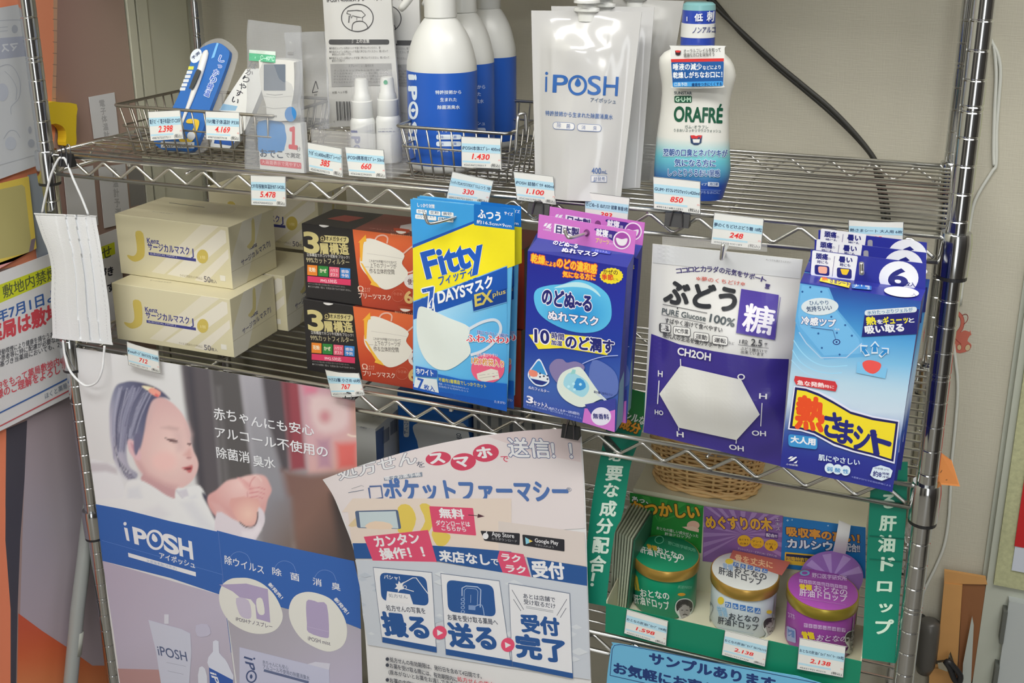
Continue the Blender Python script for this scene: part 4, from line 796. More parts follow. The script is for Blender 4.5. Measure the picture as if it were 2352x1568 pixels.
# ------------------------------------------------------------------ black and orange cartons
blk = mat('black_carton', (38, 36, 38), 0.4)
def omega(F, label, Zc, dx=0, dy=0, sc=1.0):
    t, S, R, T, L = carton('mask_carton', label, 'mask box', F, 72, blk, 'black and orange mask cartons'); cv = Canvas(S, t, 'gloss').at(*Zc)
    p = local(S); g = (196, 184, 128)
    def A(x, y): return (x+dx, y+dy)
    # orange part of the face
    a, b = p(.255, 1), p(.275, 0)
    def raw(P): return [((q[0]-Zc[0])*Zc[2], (q[1]-Zc[1])*Zc[2]) for q in P]
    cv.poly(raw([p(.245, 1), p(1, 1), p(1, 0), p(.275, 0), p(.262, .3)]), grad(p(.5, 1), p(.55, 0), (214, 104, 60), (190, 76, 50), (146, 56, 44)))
    cv.text('3', A(592, 775), A(715, 790), 170, g, .03); cv.rect(*A(722, 625), *A(985, 688), g, 30, sl=.06); cv.ell(*A(748, 655), 28, 30, (60, 52, 44)); cv.text('Ω', A(733, 672), A(763, 674), 30, g, .02)
    cv.text('オメガタイプ', A(780, 674), A(965, 688), 36, (50, 46, 40), .03); cv.text('層構造', A(730, 793), A(988, 802), 85, g, .035)
    cv.text('立体構造でホコリや花粉をブロック！', A(608, 815), A(990, 842), 26, (206, 204, 200), .01); cv.text('99%カットフィルター', A(606, 872), A(992, 896), 46, (186, 176, 140), .012)
    for i, (c, s1, s2) in enumerate((((222, 130, 50), '花粉', ''), ((52, 128, 62), 'かぜ', ''), ((218, 96, 120), 'ハウス', 'ダスト'), ((60, 130, 200), '感染', '予防'))):
        x = 612+99*i; y = 892+9*i; cv.rect(*A(x, y), *A(x+90, y+92), c, sl=.08)
        if s2: cv.text(s1, A(x+12, y+46), A(x+78, y+50), 26, (230, 214, 214), .02); cv.text(s2, A(x+12, y+84), A(x+78, y+88), 26, (230, 214, 214), .02)
        else: cv.text(s1, A(x+16, y+62), A(x+76, y+66), 34, (232, 226, 200), .03)
    cv.rect(*A(614, 992), *A(1004, 1046), (208, 60, 100), sl=.085); cv.text('PM2.5対応', A(735, 1050), A(882, 1060), 30, (230, 200, 206), .02)
    cv.text('※ウイルス等の侵入を完全に防ぐものではありません', A(622, 1068), A(955, 1100), 14, (150, 148, 146)); cv.text('●マスクは感染（侵入）を完全に防ぐものではありません。', A(622, 1094), A(1008, 1132), 16, (170, 168, 166))
    # picture of the pleated mask
    cv.line([A(1222, 668), A(1250, 635), A(1300, 626), A(1335, 650), A(1330, 700)], 14, (222, 176, 160), k=4); cv.line([A(1480, 790), A(1540, 740), A(1580, 715)], 14, (222, 176, 160), k=3); cv.line([A(1470, 960), A(1540, 960), A(1590, 930)], 14, (222, 176, 160), k=3)
    cv.poly([A(1150, 655), A(1290, 690), A(1480, 790), A(1465, 880), A(1520, 965), A(1470, 1050), A(1350, 1112), A(1260, 1090), A(1120, 950), A(1085, 860), A(1110, 740)], (222, 218, 208), k=4)
    cv.line([A(1150, 790), A(1300, 810), A(1470, 838)], 3, (190, 184, 176)); cv.line([A(1110, 910), A(1170, 912)], 3, (150, 140, 130))
    cv.poly([A(1090, 860), A(1085, 690), A(1070, 692), A(1140, 620), A(1146, 680), A(1118, 690), A(1108, 860)], (232, 172, 60)); cv.poly([A(1090, 870), A(1150, 985), A(1190, 1050), A(1180, 1070), A(1270, 1100), A(1240, 1060), A(1215, 1040), A(1160, 960), A(1110, 880)], (232, 180, 70))
    cv.text('これまでの平面マスクと比べて', A(1172, 868), A(1418, 884), 22, (90, 84, 80), .02); cv.text('上下のプリーツが', A(1180, 918), A(1418, 928), 40, (110, 104, 98), .01); cv.text('作る立体的空間', A(1175, 968), A(1400, 978), 40, (110, 104, 98), .01)
    cv.text('Ω', A(1072, 1130), A(1122, 1134), 46, (228, 190, 170), .02); cv.text('オメガ', A(1130, 1115), A(1182, 1117), 18, (228, 190, 170)); cv.text('タイプ', A(1130, 1138), A(1178, 1140), 18, (228, 190, 170)); cv.text('プリーツマスク', A(1078, 1190), A(1368, 1214), 46, (226, 196, 180), .025)
    cv.line([(A(1430, 1168)[0]+55*math.cos(q), A(1430, 1168)[1]+55*math.sin(q)) for q in np.linspace(0, 6.28, 24)], 3, (190, 110, 90)); cv.text('小さめ', A(1390, 1164), A(1470, 1170), 26, (206, 140, 116)); cv.text('60', A(1495, 1230), A(1640, 1248), 105, (206, 170, 110), .04)
    cv.ell(*A(1580, 1040), 95, 70, (216, 208, 204)); cv.text('いつでも', A(1535, 1028), A(1640, 1032), 26, (100, 50, 50)); cv.text('使い', A(1520, 1068), A(1600, 1072), 46, (100, 50, 50), .02); cv.text('顔のラインにフィット', A(1365, 625), A(1540, 640), 18, (228, 170, 140))
    cv.poly([A(722, 530), A(810, 540), A(790, 552), A(765, 555), A(738, 548)], (214, 212, 210), k=2); cv.poly([A(1390, 560), A(1535, 575), A(1520, 600), A(1480, 615), A(1430, 610)], (160, 68, 46), k=2); cv.poly([A(1412, 585), A(1505, 594), A(1480, 610), A(1440, 610)], (214, 208, 200), k=2); cv.done()
    cv = Canvas(T, t, 'gloss'); p = local(T); cv.poly([p(*q) for q in ((.25, 0), (1, 0), (1, 1), (.25, 1))], (112, 50, 42)); cv.poly([p(*q) for q in ((.42, .3), (.5, .9), (.75, .95), (.85, .2))], (190, 182, 178), 3); cv.text('プリーツマスク', p(.3, .12), p(.52, .14), 8, (200, 150, 130)); cv.poly([p(.06, .4), p(.1, .7), p(.2, .68), p(.17, .35)], (150, 50, 44)); cv.done()
F = [at(688, 502, Y=25), at(1207, 560, Y=25)]
bw = 280.0; z_b = SZ; fb_ = at(705.6, 850, Z=SZ); eX = unit(np.array([1.0, -0.02, 0]))
def blkF(bl, h): return [bl, bl+eX*bw, bl+eX*bw+np.array([0, 0, h]), bl+np.array([0, 0, h])]
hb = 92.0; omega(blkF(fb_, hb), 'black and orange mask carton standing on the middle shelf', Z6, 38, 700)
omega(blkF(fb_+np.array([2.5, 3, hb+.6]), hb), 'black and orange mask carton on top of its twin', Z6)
# ================================================================== hanging goods
def hook(pts, label, r=1.7):
    P = [at(x, y, Y=Y) for x, y, Y in pts]; t = thing('display_hook', label, 'hook', P[0], 'display hooks'); MB().tube(smoothpts(P, 4), r, 8).mk('hook_wire', wire, t, smooth=True); return t
def flatback(S, t, *a, **k): return slab(*a, **k)
# ---- blue and yellow mask pouch
def fit_surface(px, Y, amp=6):
    c = quadY(Y, px); return Quad(c, lambda u, v: amp*np.sin(np.pi*np.clip(u, 0, 1))**.9*ss((.86-v)*3)*ss(v*5+.3)+.5*np.sin(17*v+5*u)*np.sin(np.pi*np.clip(u, 0, 1))+.3*np.sin(15*u+9*v))
lb = mat('sky_blue_film', (96, 174, 220), 0.22, bump=.2, bscale=40)
def fitty(px, Y, label, front):
    S = fit_surface(px, Y); t = thing('mask_pouch', label, 'mask pouch', (S.c[0]+S.c[1])/2, 'blue and yellow mask pouches')
    slab('pouch_body', S, 1.5, lb, t, 40, 70, smooth=True, bdisp=lambda u, v: -5*np.sin(np.pi*u)*ss((.86-v)*3))
    cv = Canvas(S, t, 'film').at(*Z6); B = (36, 86, 176); W_ = (226, 230, 232); dxy = np.array(px[0])-np.array([948, 455]); cv.at(550+dxy[0], 380+dxy[1], 3.92)
    bl_ = (548+dxy[0], 756+dxy[1])
    cv.poly([(1540, 300), (2470, 395), (2470, 640), (1560, 745)], (64, 152, 214)); cv.poly([(1570, 1300), (2410, 1050), (2410, 2190), (1565, 2010)], grad((950, 720), (1160, 900), (176, 214, 234), (100, 180, 226), (70, 156, 214)))
    cv.poly([(1562, 736), (2110, 512), (2352, 560), (2480, 580), (2480, 900), (1568, 1228)], (228, 214, 40)); cv.poly([(1562, 712), (2112, 498), (2118, 518), (1562, 742)], B)
    cv.poly([(1568, 1220), (2412, 900), (2412, 1110), (2100, 1210), (1780, 1320), (1568, 1385)], (34, 84, 170)); cv.line([(1568, 1225), (2412, 903)], 8, (120, 170, 220))
    cv.rect(2112, 345, 2475, 535, (30, 108, 186), 14, sl=.12); cv.text('ふつう', (2150, 470), (2350, 500), 80, W_, .04); cv.text('サイズ', (2385, 440), (2460, 455), 30, W_, .02); cv.text('約16.5cm×9cm', (2138, 520), (2450, 560), 34, W_, .01)
    cv.text('しっかり対策', (1605, 370), (1760, 386), 34, W_, .03)
    for x0, y0, x1, s_ in ((1595, 390, 1690, 'かぜ'), (1708, 402, 1812, '花粉'), (1822, 412, 1930, '黄砂'), (1585, 438, 1775, 'ハウスダスト'), (1790, 460, 1930, 'PM2.5')): cv.rect(x0, y0, x1, y0+38, W_, 10, sl=.1); cv.text(s_, (x0+14, y0+34), (x1-14, y0+36), 26, (60, 90, 120), .01)
    cv.text('Fitty', (1695, 1012), (2215, 868), 245, B, .0, W_, .05, up=(-.25, -1)); cv.text('Fitty', (1695, 1012), (2215, 868), 245, B, .034, up=(-.25, -1))
    cv.text('フィッティ', (1800, 1082), (2105, 990), 88, B, .03, up=(-.1, -1))
    cv.text('7', (1700, 1285), (1800, 1262), 190, B, .02, W_, .05, up=(-.3, -1)); cv.text('DAYS', (1795, 1236), (2035, 1172), 105, W_, .034, up=(-.1, -1)); cv.text('マスク', (2045, 1166), (2285, 1088), 105, W_, .05, up=(-.1, -1))
    cv.poly([(2095, 1205), (2410, 1100), (2410, 1225), (2110, 1310)], (26, 66, 140)); cv.line([(2095, 1205), (2110, 1312), (2410, 1227)], 7, (110, 170, 220)); cv.text('EX', (2128, 1265), (2280, 1222), 110, (202, 186, 92), .03, up=(-.08, -1)); cv.text('plus', (2285, 1180), (2400, 1148), 44, (202, 186, 92), .01, up=(-.08, -1))
    cv.poly([(1640, 1265), (1740, 1300), (1880, 1365), (2070, 1450), (2060, 1560), (2085, 1680), (2000, 1770), (1900, 1830), (1830, 1838), (1750, 1812), (1670, 1730), (1615, 1600), (1598, 1450), (1608, 1310)], (212, 220, 216), k=4)
    cv.line([(2060, 1475), (2180, 1410), (2290, 1385), (2345, 1420), (2350, 1500), (2270, 1610), (2180, 1670), (2085, 1702)], 26, (204, 214, 224), k=4); cv.line([(1700, 1290), (1740, 1190), (1760, 1310)], 12, W_, k=2)
    cv.at(*((550+dxy[0], 760+dxy[1], 3.92)))
    cv.text('耳にやさしい幅広', (2140, 22), (2420, 60), 36, B, .02, W_, .05); cv.text('ふわふわ♪', (2048, 92), (2430, 110), 70, (210, 70, 88), .03, W_, .07)
    cv.ell(2240, 335, 150, 130, (224, 96, 128)); cv.poly([(2140, 380), (2270, 335), (2330, 350), (2345, 425), (2200, 455), (2150, 430)], (216, 212, 202)); cv.line([(2160, 395), (2330, 372)], 4, (170, 166, 160)); cv.line([(2165, 420), (2335, 395)], 4, (170, 166, 160))
    cv.text('持ち運びやすい', (2140, 225), (2330, 232), 34, (230, 200, 210), .02); cv.text('1枚1枚袋入り', (2095, 290), (2385, 325), 66, (214, 140, 60), .03, W_, .06)
    cv.poly([(1790, 382), (2000, 430), (2412, 470), (2412, 720), (1795, 555)], (26, 96, 188)); cv.poly([(1568, 470), (1800, 540), (2412, 640), (2412, 720), (1568, 520)], (24, 84, 176))
    cv.quad([(1590, 308), (1785, 350), (1782, 415), (1592, 400)], B, 8); cv.text('ホワイト', (1600, 380), (1752, 404), 52, W_, .03); cv.poly([(1590, 408), (1782, 430), (1800, 552), (1575, 498)], (214, 222, 226)); cv.text('7', (1610, 508), (1660, 522), 100, B, .03); cv.text('枚入', (1668, 520), (1765, 540), 50, B, .03)
    cv.text('不織布3層構造でしっかりカット', (1800, 448), (2228, 510), 38, (206, 204, 90), .02); cv.text('細菌・ウイルス飛沫を約99％カット', (1800, 476), (2070, 525), 20, (180, 206, 234)); cv.text('花粉粒子を約99％カット', (1800, 500), (2070, 548), 20, (180, 206, 234)); cv.text('たまがわ', (2300, 640), (2400, 655), 26, (190, 206, 234), .01); cv.done(); return t
fp = [(948, 455), (1182, 480), (1164, 936), (949, 889)]
fitty(fp, [-34, -34, -34, -34], 'front blue and yellow mask pouch hanging on its hook', True)
fitty([(964, 449), (1194, 474), (1182, 908), (968, 862)], [-16, -16, -16, -16], 'second blue and yellow mask pouch, just behind the front one', False)
# ---- pink topped purple boxes
pk = mat('pink_tab', (196, 112, 192), 0.35); navy = mat('navy_carton', (42, 48, 138), 0.3)
def nodo(Y, label, front=True):
    k = np.array([0, Y+70.0, 0.0]); zz = -70.0
    Fp = [zp(Z11, 203, 690), zp(Z11, 1035, 905), zp(Z7, 1140, 918), zp(Z7, 243, 768)]; F = [at(*q, Y=zz)+k for q in Fp]
    tabp = [zp(Z7, 330, 650), zp(Z7, 1200, 802), zp(Z7, 1222, 592), zp(Z7, 345, 440)]; Tb = [at(*q, Y=zz+11)+k for q in tabp]
    t = thing('mask_box', label, 'mask box', (F[0]+F[1])/2+np.array([0, 14, 0]), 'pink tabbed purple mask boxes'); dp = np.array([0, 26.0, 0])
    S = Quad(F); T = Quad([F[3], F[2], Tb[1]+[0, 0, 0], Tb[0]]); H = Quad(Tb)
    V = F+[Tb[0], Tb[1]]+[F[0]+dp, F[1]+dp, np.array([F[2][0], F[2][1]+26, Tb[1][2]]), np.array([F[3][0], F[3][1]+26, Tb[0][2]])]
    mk('carton', V, [(0, 1, 2, 3), (3, 2, 5, 4), (4, 5, 8, 9), (1, 7, 8, 5, 2), (0, 3, 4, 9, 6), (6, 9, 8, 7), (0, 6, 7, 1)], navy, t); slab('hang_tab', H, 0.8, pk, t)
    W_ = (224, 222, 232); O = (0, 0, 0); d = np.array(pr(F[3]))-np.array(Fp[3])
    def zz_(z): return (z[0]+d[0], z[1]+d[1], z[2])
    cv = Canvas(H, t, 'gloss').at(*zz_(Z7)); cv.poly([(400, 520), (425, 516), (410, 545), (385, 548)], W_); cv.poly([(432, 525), (460, 522), (440, 560), (405, 562)], W_); cv.poly([(430, 568), (462, 545), (448, 572)], W_); cv.text('小林製薬', (382, 582), (455, 594), 16, W_)
    cv.quad([(485, 522), (712, 562), (705, 645), (478, 604)], W_); cv.text('日本製', (498, 604), (702, 640), 72, (60, 50, 110), .04)
    cv.quad([(845, 562), (1030, 590), (1120, 620), (1110, 740), (835, 695)], (60, 46, 130), 16); cv.text('就寝', (858, 628), (965, 646), 62, W_, .04); cv.text('用', (972, 646), (1000, 650), 30, W_); cv.text('プリーツ', (855, 692), (975, 712), 44, (222, 206, 120), .03); cv.text('タイプ', (978, 712), (1015, 718), 20, W_)
    cv.ell(1092, 672, 80, 82, (226, 214, 230)); cv.ell(1092, 672, 68, 70, (156, 76, 160)); cv.poly([(1040, 650), (1090, 662), (1142, 655), (1130, 705), (1095, 722), (1055, 705)], (220, 216, 222), k=3); cv.ell(775, 605, 28, 32, (120, 60, 120)); cv.done()
    cv = Canvas(T, t, 'gloss', off=1.0).at(*zz_(Z7)); cv.text('のどぬ~る', (470, 715), (690, 752), 46, W_, .03, (60, 50, 150), .05); cv.text('ぬれマスク', (550, 782), (868, 826), 46, W_, .04, (60, 50, 150), .05); cv.quad([(822, 755), (995, 782), (985, 805), (815, 778)], (60, 70, 170)); cv.text('3セット入', (850, 775), (960, 794), 22, (190, 196, 236)); cv.done()
    cv = Canvas(S, t, 'gloss').at(*zz_(Z7)); q = zz_((0, 0, 1))
    def G(a, b, *c): return grad((a[0]+d[0], a[1]+d[1]), (b[0]+d[0], b[1]+d[1]), *c)
    px = [(p_[0]+d[0], p_[1]+d[1]) for p_ in Fp]
    cv.poly([px[3], px[2], px[1], px[0]], G((1320, 600), (1310, 985), (40, 44, 140), (40, 52, 150), (36, 60, 150), (62, 96, 168), (58, 70, 150)), grid=18, raw=True)
    org = (238, 190, 60); ro = (220, 84, 50)
    cv.text('乾燥', (272, 868), (395, 892), 76, org, .04, ro, .09); cv.text('による', (405, 898), (495, 914), 42, org, .03, ro, .1); cv.text('のどの違和感', (505, 912), (862, 976), 84, org, .04, ro, .09); cv.text('気になる方に', (560, 1000), (852, 1034), 52, org, .03, ro, .10)
    st = [(998+(108 if i % 2 else 100)*math.cos(i*math.pi/18), 992+(75 if i % 2 else 68)*math.sin(i*math.pi/18)) for i in range(36)]; cv.poly(st, (226, 208, 52)); cv.text('かぜの', (925, 975), (1055, 985), 46, (90, 60, 40), .02); cv.text('季節', (912, 1026), (1015, 1032), 50, (206, 60, 50), .03); cv.text('にも', (1018, 1035), (1060, 1038), 24, (90, 60, 40))
    oc = zp(zz_(Z7), 650, 1260); cv.poly([(300, 1190), (330, 1110), (450, 1075), (560, 1065), (680, 1028), (780, 1040), (880, 1085), (970, 1170), (1000, 1290), (985, 1400), (900, 1480), (760, 1505), (600, 1480), (430, 1400), (335, 1310)], radial((oc[0]+10, oc[1]+18), (90, 62), (26, 130, 200), (90, 180, 222)), k=4, grid=10)
    cv.poly([(480, 1100), (640, 1050), (760, 1060), (860, 1120), (900, 1180), (800, 1110), (650, 1090)], (178, 216, 226), k=4)
    nvy = (36, 40, 110); cv.text('のどぬ~る', (375, 1245), (815, 1315), 150, nvy, .05, W_, .06); cv.text('ぬれマスク', (430, 1385), (878, 1445), 86, W_, .04, nvy, .05)
    cv.at(*zz_(Z11)); cv.poly([(255, 30), (340, 160), (560, 150), (960, 215), (1000, 120), (900, 60), (500, 20)], (226, 212, 60)); cv.text('10', (312, 95), (435, 110), 120, nvy, .034, W_, .07); cv.text('時間', (462, 68), (572, 82), 60, nvy, .03, W_, .07); cv.text('加湿', (458, 118), (555, 132), 44, nvy, .03, W_, .07); cv.text('のど潤す', (590, 148), (1020, 198), 120, nvy, .045, W_, .06)
    # photo band: drop inset, mask
    cv.poly([(350, 245), (400, 330), (440, 430), (430, 470), (380, 495), (310, 480), (255, 420), (250, 370), (290, 310)], (214, 220, 232), k=3); cv.poly([(350, 262), (392, 340), (428, 430), (420, 462), (378, 484), (315, 470), (265, 415), (262, 375), (300, 315)], (60, 140, 200), k=3); cv.poly([(270, 380), (340, 370), (425, 400), (428, 455), (270, 420)], (214, 218, 222)); cv.poly([(275, 425), (425, 455), (378, 484), (315, 470)], (40, 50, 120)); cv.poly([(262, 345), (330, 360), (330, 405), (266, 400)], (218, 130, 110), k=2)
    for a, b in ((358, 378), (392, 402), (425, 398), (358, 408), (425, 428)): cv.ell(a, b, 9, 8, (50, 60, 90))
    cv.poly([(440, 330), (490, 255), (560, 250), (600, 280), (680, 270), (760, 320), (700, 420), (600, 480), (500, 450)], (126, 116, 160), k=4); cv.poly([(830, 260), (960, 300), (1050, 400), (1050, 560), (900, 600), (800, 450)], (90, 110, 176), k=3)
    cv.poly([(560, 370), (690, 318), (750, 350), (820, 450), (900, 560), (960, 620), (900, 610), (740, 680), (620, 640), (540, 570), (510, 480)], (206, 216, 208), k=4); cv.poly([(590, 400), (650, 370), (770, 440), (800, 520), (740, 590), (640, 540), (570, 480)], (150, 200, 216), k=4); cv.poly([(650, 340), (680, 345), (675, 380), (630, 385)], (140, 196, 196)); cv.poly([(690, 420), (750, 440), (770, 500), (720, 530), (660, 510)], (60, 140, 200), k=2)
    for a, b in ((615, 495), (660, 470), (722, 475), (668, 522)): cv.ell(a, b, 13, 12, (180, 220, 236))
    cv.line([(740, 290), (820, 255), (930, 225), (1060, 215)], 7, (170, 184, 226), k=3); cv.line([(870, 560), (960, 630)], 16, (190, 200, 214)); cv.text('ぬれフィルター', (255, 515), (440, 556), 30, W_, .01); cv.text('3', (238, 635), (290, 648), 66, W_, .034); cv.text('セット入', (298, 658), (428, 688), 44, W_, .03); cv.text('(ぬれフィルター3対3回分)', (435, 698), (712, 752), 26, (200, 206, 236), .02); cv.text('※マスクは医療用・個人防護具ではありません', (240, 665), (735, 790), 20, (150, 166, 214))
    cv.text('耳が痛くなりにくい', (842, 552), (1010, 580), 24, (40, 50, 110), .02); cv.poly([(760, 690), (1035, 700), (1030, 905), (740, 815)], (190, 110, 190)); cv.poly([(760, 655), (1040, 600), (1040, 700), (830, 760)], (60, 66, 146)); cv.ell(908, 762, 90, 82, (212, 210, 226)); cv.text('無香料', (838, 782), (980, 792), 50, nvy, .03); cv.done()
    S2 = Quad([F[1], F[1]+dp, V[8], Tb[1]+0*dp]); SR = Quad([F[1], F[1]+dp, np.array(V[8]), F[2]+0*dp]); cv = Canvas(SR, t, 'gloss'); p = local(SR); cv.ell(*p(.5, .78), 3, 12, (196, 204, 220)); cv.ell(*p(.5, .78), 1.5, 6, (60, 60, 140)); cv.poly([p(.05, .3), p(.95, .34), p(.95, .0), p(.05, .0)], (120, 160, 180)); cv.done(); return t
nodo(-38, 'rear purple mask box with a pink tab, mostly hidden'); nodo(-70, 'front purple mask box with a pink tab, hanging on its hook')
hook([(1058, 480, -2), (1058, 493, -26), (1022, 506, -44), (989, 513, -54), (980, 506, -56), (975, 488, -56)], 'steel hook holding the blue and yellow mask pouches')
hook([(1362, 518, -2), (1348, 534, -58), (1330, 541, -72), (1310, 546, -84), (1302, 541, -85), (1297, 525, -85)], 'steel hook holding the pink tabbed boxes')
hook([(1672, 560, -2), (1660, 590, -52), (1657, 594, -66), (1657, 588, -70), (1661, 560, -70)], 'steel hook holding the grape sugar bag')
hook([(1992, 592, -2), (1982, 622, -80), (1980, 628, -112), (1979, 622, -114), (1978, 603, -114)], 'steel hook holding the cooling sheet boxes')
# ---- grape sugar bag
gp = [(1499, 560), (1844, 596), (1793, 1070), (1478, 992)]
S = Quad(quadY([-36, -36, -36, -36], gp), lambda u, v: 15*np.sin(np.pi*np.clip(u, 0, 1))**.8*ss((.93-v)*2.6)*ss(v*3+.05)+1.2*np.sin(19*u+7*v)*np.sin(np.pi*np.clip(u, 0, 1))*np.exp(-((v-.5)/.5)**2)+1.8*np.exp(-((u-.1)/.04)**2)*np.sin(8*v)+.8*np.sin(30*v-9*u)*np.exp(-((u-.9)/.15)**2))
gb = thing('candy_bag', 'white and purple bag of grape sugar tablets with a white hexagon, hanging on its hook', 'candy bag', (S.c[0]+S.c[1])/2)
slab('bag_body', S, 1.0, mat('white_film', (206, 206, 204), 0.25, bump=.1, bscale=20), gb, 50, 70, smooth=True, bdisp=lambda u, v: -12*np.sin(np.pi*u)**.8*ss((.93-v)*2.6)*ss(v*3+.05))
Sc = Quad(quadY([-35, -35, -35, -35], [(1521, 543), (1762, 560), (1762, 578), (1521, 562)])); slab('clear_header', Sc, .6, clearer, gb)
K = (66, 66, 70); PU = (66, 48, 138)
cv = Canvas(S, gb, 'film').at(*Z7)
def gpx(z, P): return [((x-z[0])*z[2], (y-z[1])*z[2]) for x, y in P]
cv.poly([(1499, 560), (1844, 596), (1838, 640), (1500, 603)], (196, 198, 200), raw=True)
cv.poly([(1496, 766), (1560, 790), (1640, 806), (1740, 822), (1812, 824), (1793, 1070), (1478, 992), (1484, 930)], (60, 50, 132), raw=True)
def arc_text(s_, pts, h, col, b, z=Z7):
    n = len(s_); P = smoothpts(pts, 12); L = np.cumsum([0]+[np.linalg.norm(P[i+1]-P[i]) for i in range(len(P)-1)])
    def at_(t): return np.array([np.interp(t*L[-1], L, [q[i] for q in P]) for i in (0, 1)])
    for i, ch in enumerate(s_): a, b_ = at_((i+.06)/n), at_((i+.94)/n); cv.text(ch, a, b_, h, col, b)
arc_text('ココロとカラダの元気をサポート', [(1582, 975), (1700, 962), (1830, 955), (1980, 965), (2130, 992), (2300, 1030), (2390, 1056)], 54, (66, 60, 110), .022); cv.at(*Z8); cv.text('！', (30, 1105), (62, 1112), 52, (66, 60, 110), .03); cv.at(*Z7)
cv.text('✲夢のくちどけ✲', (1760, 1030), (2200, 1082), 40, (196, 92, 80), .005)
cv.text('ぶどう', (1470, 1235), (2110, 1315), 215, (48, 50, 54), .05); cv.line([(1462, 1245), (1860, 1325)], 5, K); cv.text('PURE Glucose', (1452, 1330), (1845, 1398), 52, (76, 84, 88), .012); cv.line([(1450, 1338), (1848, 1418)], 4, K); cv.text('100%', (1880, 1400), (2102, 1448), 76, (76, 84, 88), .02)
cv.poly([(1590, 1330-60), (1600, 1272), (1598, 1290), (1588, 1288)], K)
cv.text('すばやく溶けて食べやすい', (1480, 1412), (1995, 1500), 46, K, .015)
for x0, x1, y0, s_ in ((1428, 1535, 1412, '勉強'), (1555, 1712, 1438, 'PC作業'), (1738, 1880, 1490, '運動'), (1905, 2048, 1520, '運転')): cv.rect(x0, y0, x1, y0+82, K, 22, sl=.12); cv.rect(x0+5, y0+5, x1-5, y0+77, (214, 214, 212), 18, sl=.12); cv.text(s_, (x0+20, y0+64), (x1-20, y0+78), 44, K, .02)
cv.at(*Z11); cv.text('など', (2052, 112), (2102, 122), 28, K); cv.text('現代人の生活を強力サポート！', (1460, 50), (2005, 160), 46, K, .02)
cv.at(*Z7); cv.poly([(2168, 1105), (2506, 1160), (2470, 1565), (2122, 1502)], (80, 66, 150)); cv.text('糖', (2172, 1475), (2440, 1520), 260, (226, 224, 232), .022)
cv.at(*Z8); cv.line([(168, 1180), (122, 1545), (-230, 1500)], 5, (90, 80, 150)); cv.text('※いつでも溶けてください', (38, 850), (262, 876), 18, (110, 110, 112)); cv.at(*Z11)
cv.text('1粒', (2150, 108), (2226, 118), 44, K, .01); cv.text('2.5', (2255, 122), (2352, 134), 66, K, .02); cv.line([(2140, 118), (2415, 150)], 4, K); cv.at(*Z12); cv.text('g', (22, 122), (48, 126), 36, K, .02); cv.at(*Z11); cv.text('ぶどう糖だけで', (2160, 162), (2400, 196), 30, K, .01); cv.text('出来ています', (2165, 195), (2370, 222), 32, K, .01)
w = (214, 214, 218); cv.poly([(1622, 305), (2168, 432), (2335, 745), (2125, 975), (1605, 862), (1432, 560)], (212, 212, 208)); cv.text('CH2OH', (1595, 205), (1890, 262), 72, w, .03); cv.line([(1622, 245), (1624, 305)], 9, w)
cv.text('H', (1420, 400), (1460, 408), 54, w, .02); cv.line([(1430, 440), (1416, 650)], 9, w); cv.text('HO', (1392, 740), (1466, 752), 50, w, .02); cv.text('O', (2130, 425), (2195, 436), 58, w, .02); cv.text('H', (1590, 940), (1650, 950), 56, w, .02); cv.line([(1605, 862), (1608, 890)], 8, w); cv.text('OH', (2062, 1055), (2190, 1075), 56, w, .02); cv.line([(2125, 975), (2122, 1005)], 8, w)
cv.at(*Z12); cv.text('H', (-22, 600), (45, 605), 54, w, .02); cv.line([(4, 640), (-8, 850)], 8, w); cv.text('OH', (-86, 930), (38, 938), 54, w, .02); cv.done()
